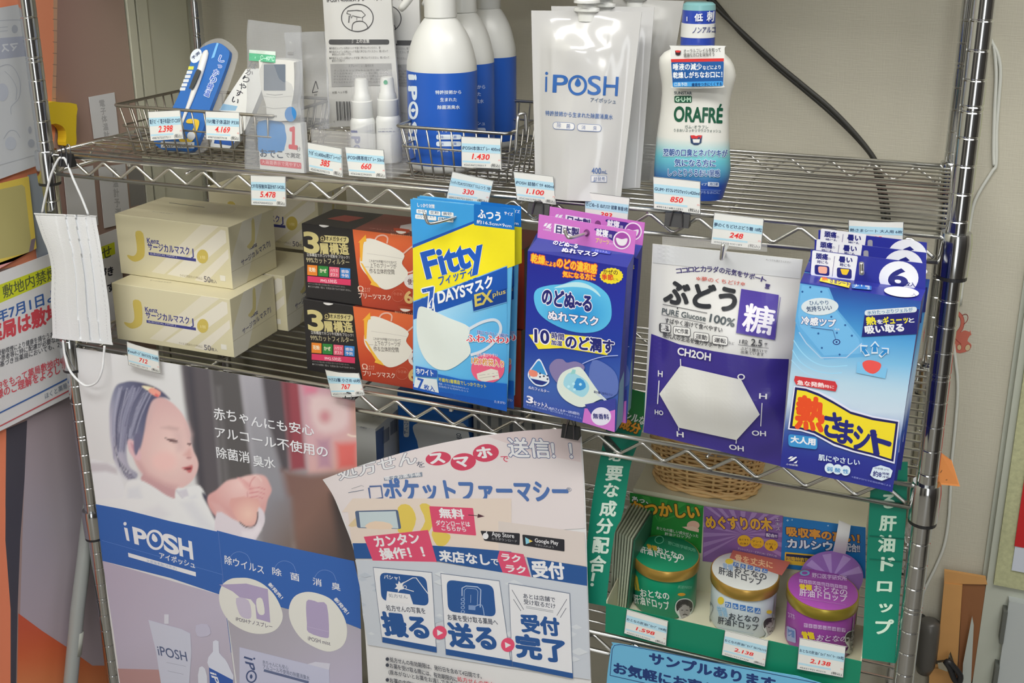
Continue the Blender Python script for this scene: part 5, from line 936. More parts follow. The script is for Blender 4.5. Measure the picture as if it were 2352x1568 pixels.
# ---- cooling sheet boxes
def netsu(k, label):
    dY = 33.0*k; kk = np.array([0, dY, 0]); zz = -104.0
    Fp = [zp(Z12, 165, 1220), zp(Z12, 1175, 1450), zp(Z8, 1435, 1222), zp(Z8, 345, 1050)]; F = [at(*q, Y=zz)+kk for q in Fp]
    bk = [zp(Z8, 375, 980), zp(Z8, 1472, 1118)]; B = [at(*q, Y=zz+22)+kk for q in bk]; hp_ = [zp(Z8, 432, 1000), zp(Z8, 1472, 1118), zp(Z8, 1478, 885), zp(Z8, 440, 758)]; H = [at(*q, Y=zz+23)+kk for q in hp_]
    t = thing('cooling_sheet_box', label, 'cooling sheet box', (F[0]+F[1])/2+np.array([0, 13, 0]), 'cooling sheet boxes'); dp = np.array([0, 27.0, 0])
    V = F+[B[0], B[1]]+[F[0]+dp, F[1]+dp, B[1]+[0, 5, 0], B[0]+[0, 5, 0]]
    mk('carton', V, [(0, 1, 2, 3), (3, 2, 5, 4), (4, 5, 8, 9), (1, 7, 8, 5, 2), (0, 3, 4, 9, 6), (6, 9, 8, 7), (0, 6, 7, 1)], mat('indigo_carton', (44, 50, 144), 0.3), t); S, T, HS = Quad(F), Quad([F[3], F[2], B[1], B[0]]), Quad(H)
    slab('hang_tab', HS, .8, mat('indigo_carton'), t); d = np.array(pr(F[3]))-np.array(Fp[3]); W_ = (222, 224, 230); NV = (36, 40, 116)
    def zz_(z): return (z[0]+d[0], z[1]+d[1], z[2])
    cv = Canvas(HS, t, 'gloss').at(*zz_(Z8)); cv.quad([(455, 762), (865, 815), (832, 1040), (438, 985)], W_, 16); cv.line([(655, 815), (632, 1000)], 4, NV)
    cv.text('頭痛', (485, 838), (590, 850), 56, NV, .04); cv.text('の', (592, 850), (618, 852), 26, NV); cv.text('時にも', (498, 880), (595, 888), 32, NV, .02); cv.text('暑い', (692, 868), (812, 878), 58, NV, .04); cv.text('時にも', (702, 906), (795, 914), 32, NV, .02)
    cv.rect(475, 890, 608, 978, NV, 22, sl=.12); cv.rect(675, 915, 808, 1005, NV, 22, sl=.12); cv.quad([(505, 905), (590, 912), (585, 975), (510, 968)], (226, 170, 150), 20); cv.quad([(705, 928), (790, 935), (765, 985), (722, 980)], (226, 190, 50), 12)
    cv.ell(1232, 1010, 178, 150, W_); cv.text('6', (1145, 1080), (1300, 1090), 180, NV, .034); cv.text('枚入', (1285, 1080), (1378, 1092), 42, NV, .03); cv.rect(875, 865, 920, 985, (150, 150, 158), 18); cv.done()
    cv = Canvas(T, t, 'gloss', off=1.3).at(*zz_(Z8)); cv.ell(1255, 1150, 158, 46, W_, .1); cv.text('6', (1180, 1172), (1310, 1182), 62, NV, .034, up=(0, -1)); cv.text('枚入', (1312, 1180), (1385, 1190), 30, NV, .02, up=(0, -1)); cv.quad([(530, 1020), (798, 1070), (782, 1115), (515, 1052)], (228, 206, 60)); cv.text('熱', (540, 1048), (590, 1056), 34, (222, 90, 50), .03, up=(0, -1)); cv.text('さまシート', (612, 1068), (785, 1100), 38, NV, .04, up=(0, -1)); cv.rect(808, 1080, 985, 1118, (60, 120, 200), 8, sl=.1); cv.text('大人用', (825, 1112), (965, 1128), 32, W_, .03, up=(0, -1)); cv.done()
    cv = Canvas(S, t, 'gloss').at(*zz_(Z8)); px = [(p_[0]+d[0], p_[1]+d[1]) for p_ in Fp]
    cv.poly([px[3], px[2], px[1], px[0]], grad((1980+d[0], 655+d[1]), (1925+d[0], 1110+d[1]), (44, 50, 140), (50, 110, 182), (74, 150, 206), (120, 180, 218), (176, 204, 222), (190, 206, 222), (60, 90, 160), (44, 50, 138), (42, 48, 132)), grid=22, raw=True)
    cv.poly([(345, 1060), (605, 1100), (690, 1310), (900, 1560), (960, 1720), (560, 1745), (330, 1480), (300, 1400)], (96, 164, 214)); cv.poly([(360, 1075), (590, 1110), (660, 1300), (870, 1560), (900, 1690), (560, 1710), (345, 1450), (325, 1350)], (110, 176, 222))
    cv.at(*zz_(Z12)); cv.line([(285, 80), (360, 190), (470, 280), (600, 318), (770, 310)], 9, (150, 204, 232), k=4); cv.line([(275, 170), (350, 280), (470, 350), (600, 380), (720, 375)], 9, (150, 204, 232), k=4); cv.line([(265, 260), (370, 360), (500, 420), (690, 440)], 8, (160, 206, 232), k=4); cv.line([(335, 10), (400, 110), (530, 240), (760, 238), (900, 110)], 10, (170, 196, 224)); cv.ell(672, 98, 34, 26, NV); cv.ell(672, 98, 25, 18, (120, 184, 224)); cv.ell(672, 98, 10, 8, NV)
    cv.at(*zz_(Z8))
    for a, b in ((435, 1095), (365, 1135), (535, 1135), (625, 1360), (675, 1505), (508, 1510+375*0), (750, 1435), (540, 1640), (700, 1700), (810, 1530)): cv.ell(a, b, 9, 9, (40, 90, 150))
    cv.ell(522, 1268, 168, 78, (206, 216, 222), -.03); cv.text('ひんやり', (430, 1256), (600, 1252), 44, (50, 90, 130), .015); cv.text('気持ちいい', (405, 1316), (632, 1300), 52, (40, 70, 110), .02); cv.text('冷感ツブ', (355, 1425), (662, 1455), 76, W_, .045, (40, 70, 150), .04); cv.text('配合', (655, 1478), (700, 1482), 18, W_); cv.line([(440, 1455), (640, 1480), (665, 1565)], 4, NV)
    cv.poly([(925, 1345), (1415, 1290), (1395, 1515), (898, 1540)], (34, 36, 110)); cv.rect(925, 1300, 1395, 1350, (206, 216, 222), 30, sl=-.07); cv.text('水分たっぷりジェルが', (952, 1342), (1360, 1312), 40, (50, 110, 160), .015)
    cv.text('熱', (945, 1432), (1030, 1428), 78, (222, 212, 56), .04); cv.text('を', (1040, 1425), (1090, 1422), 46, W_, .03); cv.text('ギューッ', (1095, 1428), (1318, 1414), 72, (222, 212, 56), .04); cv.text('と', (1325, 1412), (1372, 1410), 50, W_, .04); cv.text('吸い取る', (935, 1510), (1280, 1488), 78, W_, .05)
    cv.at(*zz_(Z12)); cv.poly([(860, 275), (1130, 330), (1110, 425), (850, 372)], (120, 184, 224)); cv.poly([(905, 290), (940, 262), (1000, 262), (1070, 290), (1060, 345), (1000, 382), (930, 350)], (222, 84, 80), k=3)
    for a_ in ([(885, 120), (955, 125), (935, 160), (975, 215), (930, 225), (900, 175), (890, 190)], [(975, 135), (1020, 85), (1060, 135), (1038, 140), (1045, 200), (985, 200), (995, 138)], [(1145, 150), (1075, 145), (1095, 172), (1050, 215), (1075, 238), (1125, 192), (1140, 205)]): cv.poly(a_, (206, 220, 232)); q_ = np.mean(np.array(a_), 0); cv.poly([tuple(q_+(np.array(p_)-q_)*.72) for p_ in a_], (44, 130, 196))
    cv.poly([(300, 400), (660, 450), (680, 490), (665, 540), (310, 480), (290, 440)], (196, 56, 62)); cv.text('急な発熱', (318, 478), (560, 506), 46, (236, 214, 214), .035); cv.text('時に', (566, 506), (650, 516), 32, (236, 214, 214), .02)
    cv.poly([(235, 880), (290, 490), (400, 500), (520, 540), (640, 600), (800, 700), (1000, 760), (1240, 800), (1195, 1190), (1000, 1130), (820, 1085), (650, 1030), (470, 930), (350, 895)], (214, 216, 232)); cv.poly([(250, 870), (300, 500), (400, 515), (520, 560), (640, 625), (800, 720), (1000, 775), (1228, 812), (1185, 1172), (1000, 1115), (820, 1070), (650, 1010), (470, 915), (350, 880)], (30, 30, 90)); cv.poly([(275, 850), (318, 525), (400, 538), (510, 580), (640, 648), (800, 742), (1000, 798), (1205, 830), (1165, 1148), (1000, 1095), (820, 1050), (655, 990), (480, 895), (350, 862)], (228, 208, 46))
    cv.text('熱', (305, 860), (548, 895), 320, (220, 78, 40), .05); cv.text('さ', (560, 945), (700, 965), 265, NV, .045); cv.text('ま', (680, 1000), (810, 1020), 250, NV, .045); cv.text('シ', (822, 1060), (958, 1080), 265, NV, .05); cv.line([(976, 922), (1034, 940)], 36, NV); cv.text('ト', (1020, 1115), (1172, 1110), 270, NV, .05)
    cv.rect(240, 920, 500, 1030, (60, 140, 200), 30, sl=.12); cv.text('大人用', (262, 995), (480, 1022), 66, W_, .05); cv.text('肌にやさしい', (510, 1155), (880, 1205), 62, (206, 220, 234), .03)
    for i, ch in enumerate('弱酸性'): cv.ell(610+72*i, 1228+10*i, 44, 46, (206, 222, 234)); cv.text(ch, (586+72*i, 1252+10*i), (636+72*i, 1258+10*i), 44, (50, 130, 190), .02)
    cv.poly([(975, 1290), (1000, 1220), (1070, 1200), (1150, 1225), (1178, 1250), (1160, 1310), (1080, 1340), (1010, 1318)], (206, 220, 232)); cv.text('約8', (1000, 1300), (1075, 1310), 60, NV, .03); cv.text('時間', (1085, 1285), (1145, 1292), 26, NV, .02); cv.text('冷却', (1085, 1312), (1145, 1320), 22, NV, .02); cv.text('冷却感-2℃', (1012, 1232), (1145, 1252), 20, NV)
    cv.poly([(235, 1140), (262, 1120), (285, 1122), (255, 1145)], W_); cv.poly([(275, 1135), (310, 1122), (318, 1128), (280, 1160), (245, 1165)], W_); cv.poly([(285, 1180), (325, 1155), (312, 1182)], W_); cv.text('小林製薬', (220, 1198), (325, 1210), 18, W_); cv.text('※温度が25℃での当社評価による', (808, 1310), (1160, 1392), 18, (150, 160, 214)); cv.done(); return t
netsu(2, 'rearmost of the cooling sheet boxes on the hook'); netsu(1, 'middle cooling sheet box on the hook'); netsu(0, 'front cooling sheet box with the large yellow panel, fully in view')
# ================================================================== left wall: banner, notices, window papers
class PxSheet:        # a sheet of paper whose edges are read off the photo; depth says how far each point stands from y = 0 (or x for a side wall)
    curved = True
    def __init__(s, left, right, depth, axis='Y', top=None, bot=None):
        s.l, s.r, s.d, s.ax, s.top, s.bot = [np.array(q, float) for q in left], [np.array(q, float) for q in right], depth, axis, top, bot; s.i = (.5, .5)
        L_ = lambda Q: np.array(smoothpts(Q, 5)) if len(Q) > 2 else np.array(Q, float)
        s.l, s.r = L_(s.l), L_(s.r)
        s.n = CP-s._pos(np.array([.5]), np.array([.5]))[0]; s.n /= np.linalg.norm(s.n); s.disp = None
    def _c(s, P, v):
        P = np.array(P); t = np.linspace(1, 0, len(P)); o = np.argsort(t); return np.stack([np.interp(v, t[o], P[o, i]) for i in (0, 1)], -1)
    def _pos(s, u, v):
        L, R = s._c(s.l, v), s._c(s.r, v); p = L*(1-u[..., None])+R*u[..., None]
        if s.top is not None: p[..., 1] += s.top*4*u*(1-u)*np.clip(v, 0, 1)**3
        x, y = p[..., 0], p[..., 1]; d = FW+RT*((x-CX)/FPX)[..., None]-UP*((y-CY)/FPX)[..., None]; D = s.d(u, v)
        k = 1 if s.ax == 'Y' else 0; t = (D-CP[k])/d[..., k]; return CP+d*t[..., None]
    def inv2(s, X, Y):
        p = np.stack([X, Y], -1); u = np.full(X.shape, .5)
        for it in range(5 if s.top is not None else 1):
            q = p.copy()
            if s.top is not None and it: q[..., 1] -= s.top*4*u*(1-u)*np.clip(v, 0, 1)**3
            lo, hi = np.full(X.shape, -0.0), np.full(X.shape, 1.0)
            for k in range(26):
                v = (lo+hi)/2; L, R = s._c(s.l, v), s._c(s.r, v); D = R-L; c = D[..., 0]*(q[..., 1]-L[..., 1])-D[..., 1]*(q[..., 0]-L[..., 0]); up_ = c < 0; lo = np.where(up_, v, lo); hi = np.where(up_, hi, v)
            L, R = s._c(s.l, v), s._c(s.r, v); D = R-L; u = ((q-L)*D).sum(-1)/(D*D).sum(-1)
        return np.clip(u, -.002, 1.002), v
    def P(s, u, v, off=0.0):
        u, v = np.broadcast_arrays(np.asarray(u, float), np.asarray(v, float)); return s._pos(u, v)+s.n*(np.asarray(off)[..., None] if np.ndim(off) else off)
wl = lambda d: (lambda u, v: WL+d+0*u)
paperm = mat('white_paper', (214, 214, 216), 0.6)
def wallsheet(name, label, cat, l, r, d, m, nu=4, nv=6, group=None):
    S = PxSheet(l, r, wl(d), 'X'); S.n = np.array([1.0, 0, 0]); S.curved = False; t = thing(name, label, cat, S.P(.5, 0.), group); slab('sheet', S, .6, m, t, nu, nv); return t, S
bn, S = wallsheet('banner', 'large orange and mauve printed banner standing along the door side wall', 'banner', [(-160, -160), (-160, 1720)], [(262, -160), (283, 0), (309, 224), (335, 480), (420, 1720)], 6, mat('mauve_banner', (164, 140, 134), .55, noise=.03, nscale=14), 12, 24)
cv = Canvas(S, bn, 'paper'); R_ = True
cv.poly([(131, -30), (283, -10), (309, 224), (335, 480), (380, 1000), (400, 1600), (55, 1600), (62, 960), (110, 900), (125, 600), (127, 300)], grad((130, 100), (300, 100), (156, 126, 118), (170, 148, 134)), raw=True, grid=60)
cv.poly([(60, 960), (180, 900), (420, 1000), (420, 1600), (40, 1600)], grad((60, 900), (200, 1500), (160, 146, 152), (166, 158, 168), (176, 162, 172)), raw=True, grid=60)
cv.poly([(-100, -60), (124, -30), (129, 150), (127, 300), (112, 420), (88, 600), (-100, 640)], (238, 150, 116), raw=True); cv.poly([(122, -20), (132, -20), (130, 150), (127, 240), (118, 240), (124, 120)], (196, 156, 130), raw=True)
for i in range(9): cv.line([(121, 18+26*i), (131, 19+26*i)], 1.2, (120, 110, 100))
cv.poly([(-100, 980), (14, 985), (12, 1160), (24, 1400), (26, 1640), (-100, 1640)], (236, 136, 100), raw=True); cv.poly([(14, 985), (62, 965), (56, 1100), (46, 1240), (40, 1400), (36, 1600), (24, 1600), (24, 1400), (12, 1240)], (72, 70, 80), raw=True, grid=60)
cv.poly([(42, 1408), (96, 1448), (160, 1490), (212, 1528), (320, 1528), (420, 1560), (420, 1700), (36, 1700)], grad((100, 1430), (110, 1568), (196, 88, 62), (204, 100, 62), (214, 130, 84)), raw=True, grid=40)
cv.poly([(293, 380), (312, 378), (334, 400), (338, 480), (318, 470), (300, 475)], (140, 138, 134), raw=True); cv.done()
# white slips stuck on the banner
def slip(q, label, txt=None, tl=None):
    t, S = wallsheet('paper_slip', label, 'paper slip', [q[0], q[3]], [q[1], q[2]], 8.5, paperm, 1, 1, 'slips on the banner'); cv = Canvas(S, t, 'paper')
    if txt: cv.vtext(txt, tl[0], tl[1], tl[2], (176, 176, 178), .03)
    cv.done()
slip([(204, 223), (263, 212), (273, 308), (216, 319)], 'white slip with faint writing above the shelf, by the yellow bracket', '電子体温計', ((233, 228), (246, 318), 12))
slip([(146, 392), (214, 380), (226, 516), (160, 540)], 'white slip below the shelf, first behind the hanging mask', None); slip([(226, 384), (288, 376), (300, 510), (240, 524)], 'white slip with faint writing below the shelf, beside the beige cartons', '体温計予測', ((262, 385), (272, 500), 12))
# yellow bracket
yp = [zp(Z1, *q) for q in smoothpts([(440, 925), (560, 925), (690, 938), (690, 1040), (686, 1190), (684, 1310), (598, 1310), (597, 1240), (592, 1180), (560, 1135), (500, 1112), (440, 1105)], 2, True)]
P = [at(x, y, X=WL+22) for x, y in yp]; t = thing('yellow_bracket', 'bright yellow plastic bracket in front of the mauve banner, left of the shelf', 'bracket', min(P, key=lambda p: p[2])); ext(P, np.array([1.0, 0, 0]), -14, 0, 'bracket_body', mat('yellow_plastic', (228, 196, 40), .35), t)
# upper left paper
t, S = wallsheet('illustrated_paper', 'white paper with pale grey drawings at the top left behind the post', 'paper', [(-80, 32), (-80, 440)], [(50, 9), (92, 378)], 12, mat('greyish_paper', (198, 202, 208), .6)); cv = Canvas(S, t, 'paper').at(*Z1); g = (168, 174, 186)
cv.poly([(-100, 350), (222, 325), (234, 505), (-100, 545)], (166, 172, 190)); cv.text('マスク', (160, 455), (-60, 480), 80, (206, 210, 218), .04, up=(-.05, -1)); cv.line([(-50, 190), (150, 178), (190, 200), (215, 300)], 5, g, k=3); cv.ell(132, 262, 28, 38, g); cv.line([(-20, 250), (70, 240)], 5, g); cv.line([(-20, 285), (70, 275)], 5, g)
cv.line([(-40, 620), (60, 580), (130, 620), (180, 740), (170, 880), (100, 960), (100, 1030)], 5, g, k=4); cv.line([(40, 640), (100, 700), (150, 800), (140, 900)], 4, g, k=3); cv.ell(20, 830, 55, 80, (184, 190, 204)); cv.line([(30, 1250), (80, 1180), (140, 1180), (180, 1240)], 4, g, k=3); cv.ell(95, 1290, 50, 60, (186, 192, 204)); cv.ell(280, 1290, 30, 38, g); cv.ell(268, 1170, 15, 34, g); cv.line([(-60, 1500), (330, 1390)], 5, (186, 190, 198)); cv.done()
# khaki framed sheet and glass strip
t, S = wallsheet('framed_sheet', 'khaki sheet in a yellow frame on the glass left of the hanging mask', 'poster', [(-80, 440), (-80, 660)], [(66, 405), (84, 570)], 12, mat('yellow_frame', (214, 190, 84), .5)); cv = Canvas(S, t, 'paper')
cv.poly([(-80, 452), (50, 424), (57, 430), (72, 560), (66, 580), (-80, 612)], (176, 168, 112), raw=True); cv.poly([(30, 594), (66, 580), (72, 550), (82, 546), (78, 575), (60, 590), (30, 600)], (126, 112, 122), raw=True); cv.poly([(-80, 632), (30, 602), (60, 592), (84, 575), (84, 600), (-80, 660)], (226, 160, 160), raw=True); cv.done()
tg, S = wallsheet('glass_strip', 'bluish grey glass strip between the yellow frame and the post', 'glass', [(64, 402), (86, 600)], [(118, 390), (140, 590)], 8, mat('bluish_glass', (150, 160, 172), .2)); 
# smoking notice
t, S = wallsheet('smoking_notice', 'white no smoking notice with a lime green heading and red and blue lines', 'notice', [(-80, 655), (-80, 1030)], [(272, 524), (300, 840)], 15, paperm, 6, 4); cv = Canvas(S, t, 'paper').at(*Z5); bk_ = (70, 72, 80)
cv.poly([(-200, 1135), (0, 1072), (440, 908), (700, 810), (1030, 688), (1038, 795), (750, 915), (450, 1045), (0, 1238), (-200, 1320)], (196, 204, 44)); cv.text('敷地内禁煙のお知らせ', (32, 1196), (1010, 820), 92, (84, 92, 60), .012)
cv.text('2019年7月1日より敷地', (-250, 1508), (860, 1075), 92, (60, 96, 160), .03); cv.text('当薬局は敷地内禁煙', (-225, 1650), (940, 1240), 128, (200, 74, 84), .045); cv.text('づき', (900, 1016), (1018, 985), 60, (50, 50, 60), .05); cv.text('ます', (900, 1160), (1030, 1128), 60, (50, 50, 60), .05)
cv.at(*Z9)
for i, s_ in enumerate(('受動喫煙により健康を損なうおそれのある方', 'や患者等に特に配慮が必要な施設として', 'に基づき当薬局においても、2019年7月')): cv.text(s_, (-20-10*i, 226+56*i), (700, -38+56*i+14), 42, bk_, .008)
cv.text('2029をもって薬局敷地内の喫煙を', (-90, 558), (760, 215), 62, (204, 84, 96), .02); cv.text('皆様のご理解をよろしくお願い', (-90, 640), (800, 270), 70, (204, 84, 96), .025); cv.line([(-200, 820), (0, 735), (340, 565), (625, 418), (900, 300)], 13, (60, 96, 160)); cv.line([(-200, 955), (0, 855), (400, 650), (640, 525), (900, 410)], 11, (190, 84, 90)); cv.text('ほくと薬局', (405, 612), (602, 512), 44, (130, 140, 156), .01); cv.done()
# grey pole
pp = [(214, 1120), (206, 1170), (192, 1290), (178, 1400), (162, 1568), (140, 1800)]; P = [at(x, y, X=WL+34) for x, y in pp]; t = thing('grey_pole', 'leaning grey plastic pole with a band of clear tape, beside the post', 'pole', P[-1]); dn = unit(P[-1]-P[0]); P.append(P[-1]+dn*((-Z0-P[-1][2])/dn[2]))
MB().tube(P, 9.6, 20).mk('pole', mat('grey_pipe', (136, 140, 138), .4), t, smooth=True); MB().tube([at(175, 1450, X=WL+34), at(170, 1503, X=WL+34)], 10.1, 20).mk('clear_tape', mat('tape_film', (166, 170, 160), .3), t, smooth=True)
# ================================================================== hanging face mask
l = [(79, 489), (84, 506), (97, 545), (109, 575), (118, 619), (117, 690), (120, 740), (121, 776)]; r = [(221, 495), (221, 506), (228, 545), (233, 575), (242, 640), (251, 706), (254, 750), (258, 792)]
S = PxSheet(l, r, lambda u, v: -13-2.6*np.sin(np.pi*np.clip(u, 0, 1))-3.2*(((u*6.0+.35*np.sin(3*v+.5)) % 1.0))*np.exp(-((u-.62)/.22)**2)-1.5*np.sin(2.5*v+5*u)+1.2*np.sin(5*v+3*u))
fm = thing('face_mask', 'white pleated face mask hanging by its ear loop from the upper shelf end', 'face mask', S.P(.5, 0.)); cloth = mat('nonwoven_white', (217, 219, 222), .85, bump=.25, bscale=900); slab('pleated_cloth', S, .8, cloth, fm, 60, 40, smooth=True)
for nm, a, b in (('stitched_edge', 0.955, 1.0), ('stitched_edge', 0.0, .03)):
    U, V_ = np.meshgrid(np.linspace(-.01, 1.01, 20), [a, b]); G = S.P(U, V_, 1.6).reshape(-1, 3); mk(nm, G, [(i, i+1, i+21, i+20) for i in range(19)], cloth, fm)
cv = Canvas(S, fm, 'paper', off=1.0); 
for u0 in (.06, .93): 
    for j in range(38): v0 = 1-.05-j*.024; a = pr(S.P(np.array(u0), np.array(v0))); b = pr(S.P(np.array(u0), np.array(v0-.012))); cv.line([a, b], .9, (190, 192, 196))
cv.done()
def band(pts, nm='ear_loop', r=1.5): MB().tube(smoothpts([at(x, y, Y=Y) for x, y, Y in pts], 5), r, 8).mk(nm, cloth, fm, smooth=True)
band([(97, 488, -13), (105, 450, -13), (118, 400, -12), (134, 366, -10), (143, 363, -9), (151, 368, -10), (168, 410, -12), (188, 455, -13), (203, 493, -13)])
band([(145, 781, -14), (149, 815, -16), (160, 850, -20), (182, 876, -22), (200, 886, -22), (222, 877, -22), (234, 850, -20), (238, 820, -16), (240, 794, -14)])
# ================================================================== baby poster
l = [(168, 797), (181, 880), (221, 1160), (250, 1400), (273, 1568), (280, 1620)]; r = [(815, 903), (817, 960), (820, 1071), (824, 1300), (831, 1568), (832, 1620)]
S = PxSheet(l, r, lambda u, v: -5.5-2.5*np.sin(np.pi*u)*np.clip(1-v, 0, 1)+1.0*np.abs(u-.52)*2)
ps = thing('poster', 'tall poster of a baby over a blue band, hung from the middle shelf edge', 'poster', S.P(.5, 0.)); slab('poster_sheet', S, .5, paperm, ps, 30, 50, smooth=True)
G = lambda a, b, *c: grad(a, b, *c)
cv = Photo(S, ps, (0.0, 1.0), (.36, .998), 270, 215, .6)
cv.poly([(120, 760), (900, 760), (900, 1500), (120, 1500)], (214, 215, 218), raw=True)
cv.b = 9
cv.at(*Z9); cv.poly([(1520, 150), (1620, 150), (1680, 700), (1720, 1100), (1790, 1500), (1900, 1900), (3400, 1900), (3400, 150)], (158, 156, 162))
cv.poly([(1610, 150), (1880, 150), (1940, 800), (2010, 1700), (1840, 1700), (1740, 1100), (1665, 640)], (92, 88, 94)); cv.poly([(1650, 150), (1720, 150), (1800, 900), (1850, 1500), (1800, 1500), (1740, 900)], (76, 74, 82)); cv.poly([(1870, 150), (2130, 150), (2210, 800), (2310, 1500), (2010, 1700), (1950, 900)], (90, 88, 90)); cv.poly([(1945, 500), (1985, 500), (2070, 1500), (2030, 1500)], (120, 118, 122), op=.6)
cv.poly([(2140, 150), (2360, 150), (2420, 900), (2520, 1700), (2350, 1700), (2230, 900)], G((560, 860), (640, 1150), (174, 172, 182), (150, 150, 160)))
cv.at(*Z10); cv.poly([(0, 300), (190, 300), (250, 800), (390, 1250), (520, 1700), (300, 1800), (150, 1250)], G((570, 860), (650, 1200), (164, 162, 172), (146, 146, 154), (136, 136, 146))); cv.poly([(180, 300), (390, 300), (430, 800), (450, 1250), (380, 1260), (250, 800)], (84, 80, 86)); cv.poly([(370, 300), (530, 300), (570, 800), (600, 1240), (460, 1260), (420, 800)], (146, 74, 84)); cv.poly([(390, 400), (440, 400), (470, 1000), (440, 1000)], (116, 66, 74))
cv.poly([(520, 300), (1200, 300), (1200, 1270), (620, 1290), (570, 800)], G((690, 900), (820, 1060), (190, 150, 164), (202, 164, 172), (206, 166, 158))); cv.b = 12; cv.poly([(570, 480), (700, 500), (690, 560), (590, 560)], (206, 122, 146)); cv.poly([(640, 600), (900, 600), (980, 720), (940, 880), (700, 900)], (214, 190, 192), k=3); cv.ell(770, 770, 50, 55, (196, 138, 146)); cv.poly([(700, 980), (810, 970), (830, 1230), (710, 1230)], (176, 138, 156)); cv.poly([(870, 1010), (1060, 1000), (1060, 1230), (890, 1240)], (212, 108, 104)); cv.poly([(1000, 640), (1100, 650), (1100, 980), (1010, 900)], (190, 150, 140)); cv.b = 3; cv.line([(975, 930), (1010, 945), (1055, 948)], 10, (244, 222, 206))
cv.b = 14; cv.poly([(380, 1250), (640, 1290), (1200, 1250), (1200, 2200), (500, 2200), (430, 1500)], G((660, 1080), (820, 1230), (124, 96, 92), (130, 102, 94), (92, 78, 74))); cv.at(*Z14); cv.poly([(150, -60), (450, -60), (500, 420), (180, 380)], G((590, 1170), (680, 1230), (140, 140, 150), (122, 108, 104))); cv.poly([(800, -100), (1100, -100), (1100, 600), (900, 500)], (78, 70, 70))
# chair back, baby
cv.at(*Z9); cv.b = 3.5; cv.poly([(780, 1180), (960, 1186), (1070, 1240), (1130, 1460), (1100, 1560), (980, 1560), (780, 1500)], (222, 224, 230), k=3); cv.b = 5; cv.poly([(780, 1184), (960, 1190), (1060, 1240), (1060, 1290), (950, 1262), (780, 1272)], (196, 192, 200))
sk = (226, 196, 192); sk2 = (204, 166, 168); cv.b = 2.5
cv.poly([(1300, 1280), (1500, 1400), (1640, 1400), (1650, 1580), (1500, 1600), (1280, 1450)], (194, 154, 160), k=3)
cv.poly([(1340, 610), (1440, 590), (1540, 640), (1630, 730), (1690, 840), (1714, 930), (1712, 985), (1728, 1030), (1745, 1085), (1775, 1150), (1786, 1215), (1760, 1300), (1700, 1375), (1590, 1425), (1480, 1390), (1320, 1310), (1230, 1210), (1190, 1050), (1250, 800)], radial((392, 1040), (110, 130), (232, 204, 200), (210, 172, 174)), k=5)
cv.b = 12; cv.ell(1480, 1170, 110, 90, (232, 192, 190)); cv.poly([(1230, 1150), (1330, 1290), (1480, 1370), (1590, 1400), (1560, 1430), (1300, 1330)], (198, 158, 162)); cv.poly([(1560, 900), (1640, 900), (1650, 1060), (1600, 1080)], (214, 184, 184)); cv.poly([(1680, 830), (1720, 930), (1712, 1000), (1690, 960)], (206, 176, 178)); cv.poly([(1350, 640), (1400, 620), (1350, 800), (1300, 900)], (206, 178, 180)); cv.b = 6; cv.poly([(1450, 870), (1520, 855), (1610, 872), (1600, 895), (1520, 885)], (200, 168, 168)); cv.poly([(1650, 1115), (1700, 1145), (1732, 1120), (1715, 1060), (1700, 1060)], (214, 170, 168))
cv.b = 1.6; cv.poly([(1480, 958), (1530, 972), (1575, 976), (1608, 1000), (1560, 1004), (1522, 990)], (112, 84, 88), k=2); cv.poly([(1682, 1006), (1704, 1008), (1724, 1012), (1712, 1030), (1690, 1022)], (120, 92, 96), k=2); cv.b = 3; cv.ell(1702, 1142, 22, 9, (188, 138, 140)); cv.b = 2; cv.poly([(1632, 1236), (1690, 1216), (1735, 1210), (1726, 1262), (1700, 1276), (1670, 1250)], (196, 110, 114), k=3); cv.poly([(1650, 1238), (1720, 1226), (1716, 1246), (1690, 1250)], (110, 54, 62), k=2)
cv.b = 3.2; cv.poly([(1040, 500), (1120, 460), (1200, 452), (1320, 475), (1440, 528), (1530, 612), (1480, 600), (1420, 600), (1365, 640), (1325, 760), (1300, 900), (1275, 1020), (1240, 1110), (1205, 1130), (1190, 990), (1150, 1000), (1140, 1110), (1165, 1220), (1240, 1290), (1190, 1350), (1110, 1320), (1040, 1200), (1000, 1020), (985, 850), (990, 660)], G((255, 980), (345, 950), (176, 174, 192), (134, 138, 162), (104, 108, 136), (88, 90, 118)), k=5)
cv.b = 2.2
rg = random.Random(2)
for i in range(46):
    f = i/46; x0 = 1060+330*f; y0 = 490+30*abs(f-.4)+rg.uniform(0, 60); x1 = 1010+200*f+rg.uniform(-14, 14); y1 = 930+rg.uniform(0, 260)-120*f; c = rg.choice([(152, 154, 178), (136, 138, 164), (104, 106, 132), (92, 94, 120), (164, 166, 188)]); cv.line([(x0, y0), ((x0+x1)/2-22+rg.uniform(-8, 8), (y0+y1)/2), (x1, y1)], rg.uniform(5, 12), c, k=3)
for i in range(14): y = 1040+14*i; cv.line([(1030+4*i, y), (1060+6*i, y+110), (1130+8*i, y+190-i*5)], 5, rg.choice([(92, 92, 116), (214, 216, 224), (120, 122, 146)]), k=3)
cv.b = 5; cv.poly([(1040, 1180), (1100, 1290), (1180, 1370), (1130, 1400), (1060, 1300)], (216, 218, 224), op=.7)
cv.b = 2.5; cv.poly([(1150, 985), (1200, 985), (1245, 1040), (1268, 1110), (1262, 1165), (1215, 1150), (1160, 1080)], (218, 182, 190), k=4); cv.poly([(1175, 1010), (1210, 1030), (1230, 1090), (1205, 1090)], (196, 150, 164), k=2); cv.poly([(1215, 930), (1275, 930), (1258, 1040), (1222, 1120), (1204, 1040)], (110, 110, 138), k=3)
